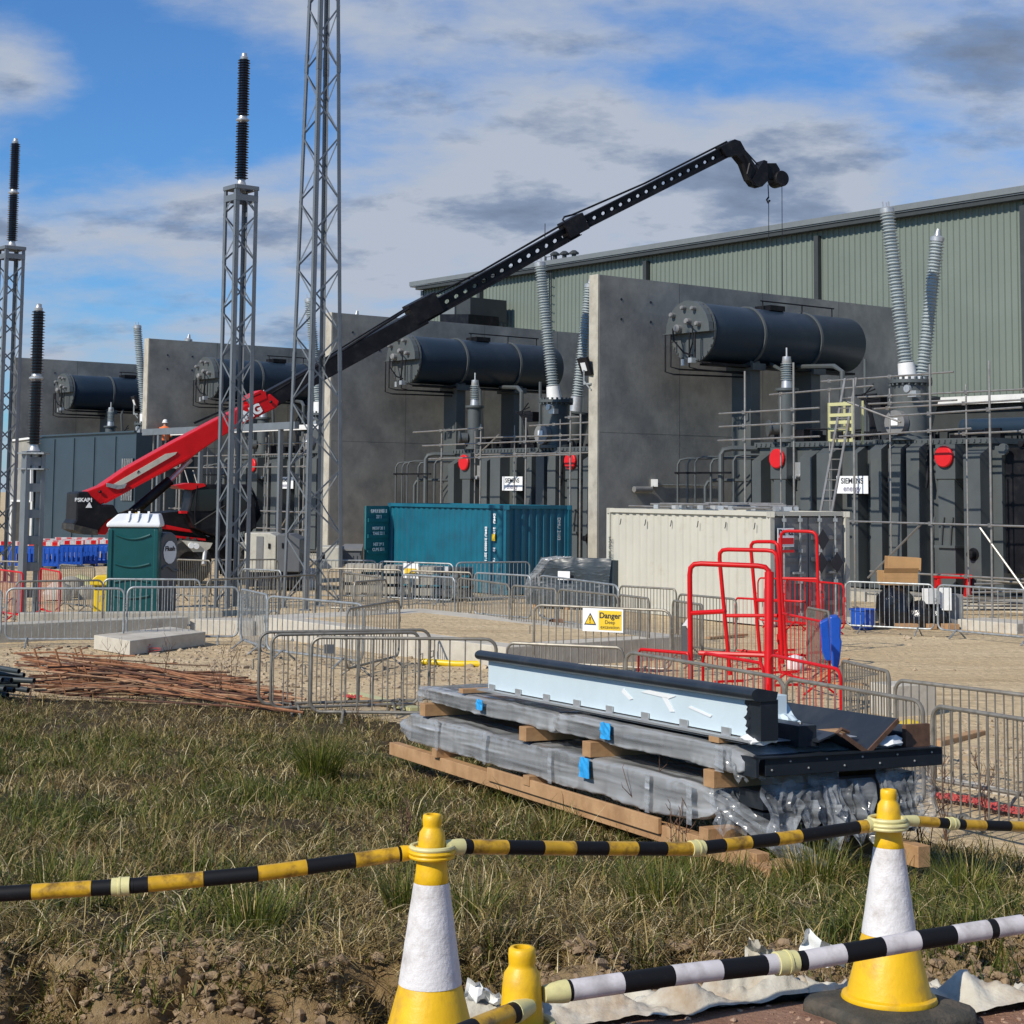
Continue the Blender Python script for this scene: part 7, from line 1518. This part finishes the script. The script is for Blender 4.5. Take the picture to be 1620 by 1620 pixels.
# ------------------------------------------------------------------ striped telescopic bars
def bar(pts, lab, cols, bands, r=.0215, joints=(), loop0=None, loop1=None, sl0=.1, sl1=.1, joint_w=.05):
    pts = [Vector(p) for p in pts]; root = empty('striped_bar', pts[0].lerp(pts[-1], .5), lab, 'cone bar', 'striped telescopic bars between the cones'); O = root.location
    seg = [(pts[i+1]-pts[i]).length for i in range(len(pts)-1)]; tot = sum(seg)
    def at(s_):
        s_ = max(0, min(tot, s_)); k = 0
        while k < len(seg)-1 and s_ > seg[k]: s_ -= seg[k]; k += 1
        return pts[k].lerp(pts[k+1], s_/seg[k])
    e = 0; s_ = sl0
    i = 0
    while s_ < tot-sl1-1e-4:
        wd = bands[i % len(bands)]; s2 = min(s_+wd, tot-sl1); c_ = cols[i % len(cols)]; mb = MB(O); rr_ = r*(1.0 if c_ == 'barblk' else 1.015)
        n = max(1, int((s2-s_)/.05)); mb.tube([at(s_+(s2-s_)*k/n) for k in range(n+1)], rr_, 18); mb.build({'barblk': 'black_band', 'baryel': 'yellow_band', 'barwht': 'white_band'}[c_], M_[c_], root, smooth=True); s_ = s2; i += 1
    for j in joints: mb = MB(O); a, b_ = at(j-joint_w/2), at(j+joint_w/2); d = (b_-a); l_ = d.length; mb.lathe([(r*1.02, 0), (r*1.2, 0), (r*1.2, l_*.5), (r*1.28, l_*.5), (r*1.28, l_*.62), (r*1.15, l_*.64), (r*1.15, l_), (r*1.02, l_)], a, d, 20, caps=False); mb.build('coupler', M_['sleeve'], root, smooth=True)
    for end, lp, sl in ((0, loop0, sl0), (1, loop1, sl1)):
        if lp is None: continue
        cpos, rad, mm = lp; e0 = at(0 if end == 0 else tot); e1 = at(sl if end == 0 else tot-sl); mb = MB(O); mb.tube([e0, e0.lerp(e1, .5), e1, e1+(e1-e0).normalized()*.012], [r*.8, r*.95, r*1.08, r*1.08], 16)
        ring = [cpos+Vector((math.cos(a)*rad, math.sin(a)*rad, 0)) for a in [2*math.pi*k/28 for k in range(28)]]; mb.tube(ring, .0075, 8, closed=True); mb.tube([q+Vector((0, 0, -.012)) for q in ring], .0065, 8, closed=True); mb.build('end_ring', M_[mm], root, smooth=True)
    return root
CR, CL, CM = [Vector(o.location) for o in cones]
zr = .66; ringR = lambda C, z, e=0: (Vector((C.x, C.y, C.z+z)))
pA1 = P(661, 1347, CL.y+.02); pA0 = P(-160, 1424, CL.y-.25)
lgA = (pA1-pA0).length
bar([pA1, P(420, 1381, CL.y-.12), P(215, 1401, CL.y-.18), pA0], 'striped bar running left from the left cone out of the picture', ['barblk', 'baryel', 'barblk', 'baryel', 'barblk', 'baryel', 'barblk', 'barblk', 'barblk', 'baryel', 'barblk', 'baryel'], [.02, .13, .143, .14, .153, .153, .04, .06, .057, .163, .165, .16], joints=(.855,), loop0=(ringR(CL, .645), .062, 'coney'), sl0=.04, sl1=0)
pB0, pB1 = P(701, 1339, CL.y), P(1397, 1303, CR.y); jm = P(1098, 1343, (CL.y*.45+CR.y*.55))
bar([pB0, P(900, 1342, CL.y*.72+CR.y*.28), jm, P(1250, 1325, CL.y*.2+CR.y*.8), pB1], 'long striped bar between the left and the right cone', ['barblk', 'baryel', 'barblk', 'baryel', 'barblk', 'baryel', 'barblk', 'barblk', 'barblk', 'baryel', 'barblk', 'baryel', 'barblk', 'baryel', 'barblk'], [.04, .125, .13, .117, .12, .11, .04, .045, .027, .112, .122, .108, .115, .1, .2], joints=((jm-pB0).length+.01,), loop0=(ringR(CL, .658), .06, 'sleeve'), loop1=(ringR(CR, .64), .066, 'sleeve'), sl0=.055, sl1=.06, r=.0215)
pC0, pC1 = P(1425, 1297, CR.y), P(1760, 1312, CR.y+.5)
bar([pC0, P(1530, 1305, CR.y+.16), pC1], 'striped bar running right from the right cone behind the stack', ['barblk', 'baryel', 'barblk', 'baryel', 'barblk', 'baryel'], [.015, .094, .13, .097, .12, .1], joints=(.24,), loop0=(ringR(CR, .655), .06, 'sleeve'), sl0=.06, sl1=0, r=.018, joint_w=.045)
pD0, pD1 = P(860, 1573, CM.y), P(1617, 1462, CM.y+.42)
bar([pD0, P(1080, 1541, CM.y+.12), P(1270, 1520, CM.y+.24), P(1450, 1488, CM.y+.33), pD1], 'nearest black and white bar rising to the right across the cone base', ['barblk', 'barwht', 'barblk', 'barwht', 'barblk', 'barwht', 'barblk', 'barwht', 'barblk', 'barwht', 'barblk', 'barwht'], [.02, .116, .118, .115, .112, .073, .03, .095, .098, .09, .093, .09], joints=(.575,), loop0=(ringR(CM, .60), .064, 'sleeve'), sl0=.04, sl1=0, r=.0212, joint_w=.05)
pE0, pE1 = P(838, 1592, CM.y-.03), P(700, 1648, CM.y-.28)
bar([pE0, pE1], 'yellow and black bar running down out of the picture from the nearest cone', ['barblk', 'baryel', 'barblk'], [.035, .12, .12], loop0=(ringR(CM, .585), .066, 'sleeve'), sl0=.045, sl1=0, r=.0205)
# white post end at the right bottom corner
q = P(1617, 1560, 4.2); mb = MB(Vector((q.x, q.y, H(q.x, q.y)))); mb.cyl(Vector((q.x-.0, q.y, H(q.x, q.y)-.02)), Vector((q.x+.03, q.y, q.z)), .014, 10); tag(mb.build('white_stake', M_['white'], smooth=True), 'white stake end in the bottom right corner', 'stake')

# ------------------------------------------------------------------ geotextile sheet along the path edge
def fabric(x0, x1, y0f, y1f, lab, seed, amp, nx=260, ny=46, name='geotextile_sheet'):
    xs_ = np.linspace(x0, x1, nx+1); vv = np.linspace(0, 1, ny+1); X, Vv = np.meshgrid(xs_, vv); Ya, Yb = y0f(X), y1f(X); Yw = Ya+(Yb-Ya)*Vv
    Yw = Yw+.03*fbm(X*5, Vv*3+seed, 3, seed); base = height(X, Yw)
    # the sheet bridges hollows: smooth the ground beneath it
    bs = base.copy()
    for _ in range(24): bs[1:-1, 1:-1] = np.maximum(bs[1:-1, 1:-1], (bs[:-2, 1:-1]+bs[2:, 1:-1]+bs[1:-1, :-2]+bs[1:-1, 2:])/4)
    fold = np.sqrt(fbm(X*4+Vv*3, Vv*2.2+X*1.1, 4, seed+1)**2+.0012); f2 = fbm(X*13, Vv*6, 3, seed+2); ridge = np.maximum(0, np.sin(X*9+Vv*5+4*fbm(X*1.5, Vv, 2, seed+5)*3))**2
    Z = bs+.012+amp*(.5*fold*2+.2*f2+.28*ridge*np.sin(math.pi*Vv))*np.clip(np.minimum(Vv, 1-Vv)*5+.25, 0, 1)
    co = np.stack([X.ravel(), Yw.ravel(), Z.ravel()], 1); i, j = np.meshgrid(np.arange(nx), np.arange(ny)); a = (j*(nx+1)+i).ravel(); q = np.stack([a, a+1, a+nx+2, a+nx+1], 1)
    me = bpy.data.meshes.new(name); me.from_pydata(co.tolist(), [], q.tolist()); me.polygons.foreach_set('use_smooth', [True]*len(q)); me.materials.append(M_['fabric']); o = bpy.data.objects.new(name, me); COL.objects.link(o); return tag(o, lab, 'fabric sheet')
fabric(-.02, 1.2, lambda x: pedge(x)-.04-.05*np.sin(x*4), lambda x: pedge(x)+.62+.12*np.sin(x*5+1), 'cream fabric sheet between the left and the right cone along the path edge', 3, .3)
fabric(1.05, 2.4, lambda x: pedge(x)-.07, lambda x: pedge(x)+1.05+.12*np.sin(x*6), 'thickly crumpled cream fabric sheet around the right cone', 8, .42)
fabric(-.35, .12, lambda x: pedge(x)-.3-.0*x, lambda x: pedge(x)+.3, 'white crumpled end of fabric between the left and the nearest cone', 14, .28, 120, 40)
# upright white flap
for i, (px, py, s_, Yd) in enumerate(((1300, 1525, 1, 6.35), (1200, 1515, .6, 6.35), (760, 1590, .8, 5.7))):
    pts_ = [P(px-25*s_, py-55*s_, Yd), P(px+45*s_, py-12*s_, Yd-.05), P(px+38*s_, py+8, Yd), P(px-38*s_, py+12, Yd)]; mb = MB(pts_[3]); vs = []; n = 9
    for a in range(n+1):
        for b_ in range(n+1): u, v = a/n, b_/n; q = (pts_[0].lerp(pts_[1], u)).lerp(pts_[3].lerp(pts_[2], u), v); vs.append(q+Vector((0, .05*mnoise.noise(Vector((u*4+i, v*3, i)))+.04*v, .02*mnoise.noise(Vector((u*5, v*5, i+3))))))
    mb.add(vs, [(a*(n+1)+b_, a*(n+1)+b_+1, (a+1)*(n+1)+b_+1, (a+1)*(n+1)+b_) for a in range(n) for b_ in range(n)]); tag(mb.build('fabric_flap', M_['white'] if i != 1 else M_['fabric'], smooth=True), ['stiff white fabric flap standing up left of the right cone', 'low cream fabric flap left of the stiff white one', 'white fabric flap beside the left cone near the bottom'][i], 'fabric flap')
# ------------------------------------------------------------------ small extras
# stones and rubbish by the pallets, extra machine fittings
q = B(262, 843, -.2)
tp([(268, 846), (322, 852), (322, 855), (268, 850)], -.25, .04, 'side_rail', M_['red'], th)
for px, py, r_ in ((294, 862, .09), (302, 863, .09), (366, 862, .09), (408, 862, .09)):
    c_ = B(px, py, -.66); mb = MB(TO); mb.lathe([(.02, 0), (r_, 0), (r_, .06)], c_, bn*1, 12); mb.build('headlamp', M_['plate'], th)
mb = MB(TO)
for i in range(7): mb.tube([B(395+i*2, 770+i*6, -.1), B(402+i, 790+i*4, -.3), B(399-i, 830+i*2, -.2)], .03, 5)
mb.build('hose_bundle', M_['black'], th)
mb = MB(TO)
for px in (305, 340, 384): mb.tube([B(px, 768, -.53), B(px-4, 812, -.55), B(px-2, 835, -.53)], .03, 5)
mb.tube([B(300, 830, -.6), B(345, 800, -.75), B(352, 800, -.75)], .03, 5); mb.build('cab_pillar', M_['black'], cab)
mb = MB(TO)
for i in range(4): mb.tube([B(180+i*7, 815, -.12), B(200+i*6, 806, -.3), B(222+i*5, 812, -.2)], .028, 5)
mb.build('hydraulic_hose', M_['black'], th)
# decals on the outer boom
tp([(216, 749), (218, 744), (221, 746)], -.055, .01, 'decal', M_['ink'], boom)
for (x, y) in ((158, 778), (428, 636)):
    c_ = B(x, y, -.03); mb = MB(TO); mb.lathe([(.05, 0), (.05, .03), (.02, .05)], c_, -bn, 8); mb.build('pin', M_['black'], boom)
# lightning rod on the warehouse roof
p = onplane(862, 392, L(0, BV+1), V); mb = MB(p); mb.cyl(p-Vector((0, 0, 1.0)), p+Vector((0, 0, 1.3)), .025, 5); tag(mb.build('lightning_rod', M_['trim']), 'thin rod standing on the warehouse roof beside the boom', 'rod')
# flattened litter and planks on the compound floor
random.seed(77)
for i, (px, py, ln_, lab) in enumerate(((700, 975, 1.6, 'thin plank lying on the soil before the right pallets'), (1010, 1010, .9, 'short plank on the ground right below the danger sign'), (1150, 1010, 1.2, 'plank on the sand behind the tall red frames'), (600, 968, 1.0, 'plank lying beside the angled barrier on the slab'))):
    c = G(px, py); a = random.uniform(0, 3.1); d = Vector((math.cos(a), math.sin(a), 0))*ln_/2; mb = MB(c); mb.beam(c-d+Vector((0, 0, .04)), c+d+Vector((0, 0, .05)), .14, .04); tag(mb.build('plank', M_['timber']), lab, 'plank')
c = G(700, 948, .0); 
for i, (px, py, r0) in enumerate(((880, 1003, .16), (560, 985, .13))):
    c = G(px, py); mb = MB(c); mb.lathe([(r0*.8, -.12), (r0*.8, .12), (r0, .12), (r0, -.12)], c+Vector((0, 0, r0)), (.8, .6, 0), 18, caps=False); tag(mb.build('pipe_offcut', M_['rust'], smooth=True), ['rusty pipe offcut lying in front of the danger sign barrier', 'rusty pipe offcut on the slab right of the mast'][i], 'pipe')
boxthing('barrier_block', 452, 474, 932, .62, .35, M_['red'], 'red plastic block barrier behind the left leg of the tall mast', 'plastic barrier', bev=.06)
boxthing('barrier_block', 480, 500, 931, .6, .35, M_['white'], 'white plastic block barrier right behind the middle leg of the tall mast', 'plastic barrier', bev=.06)
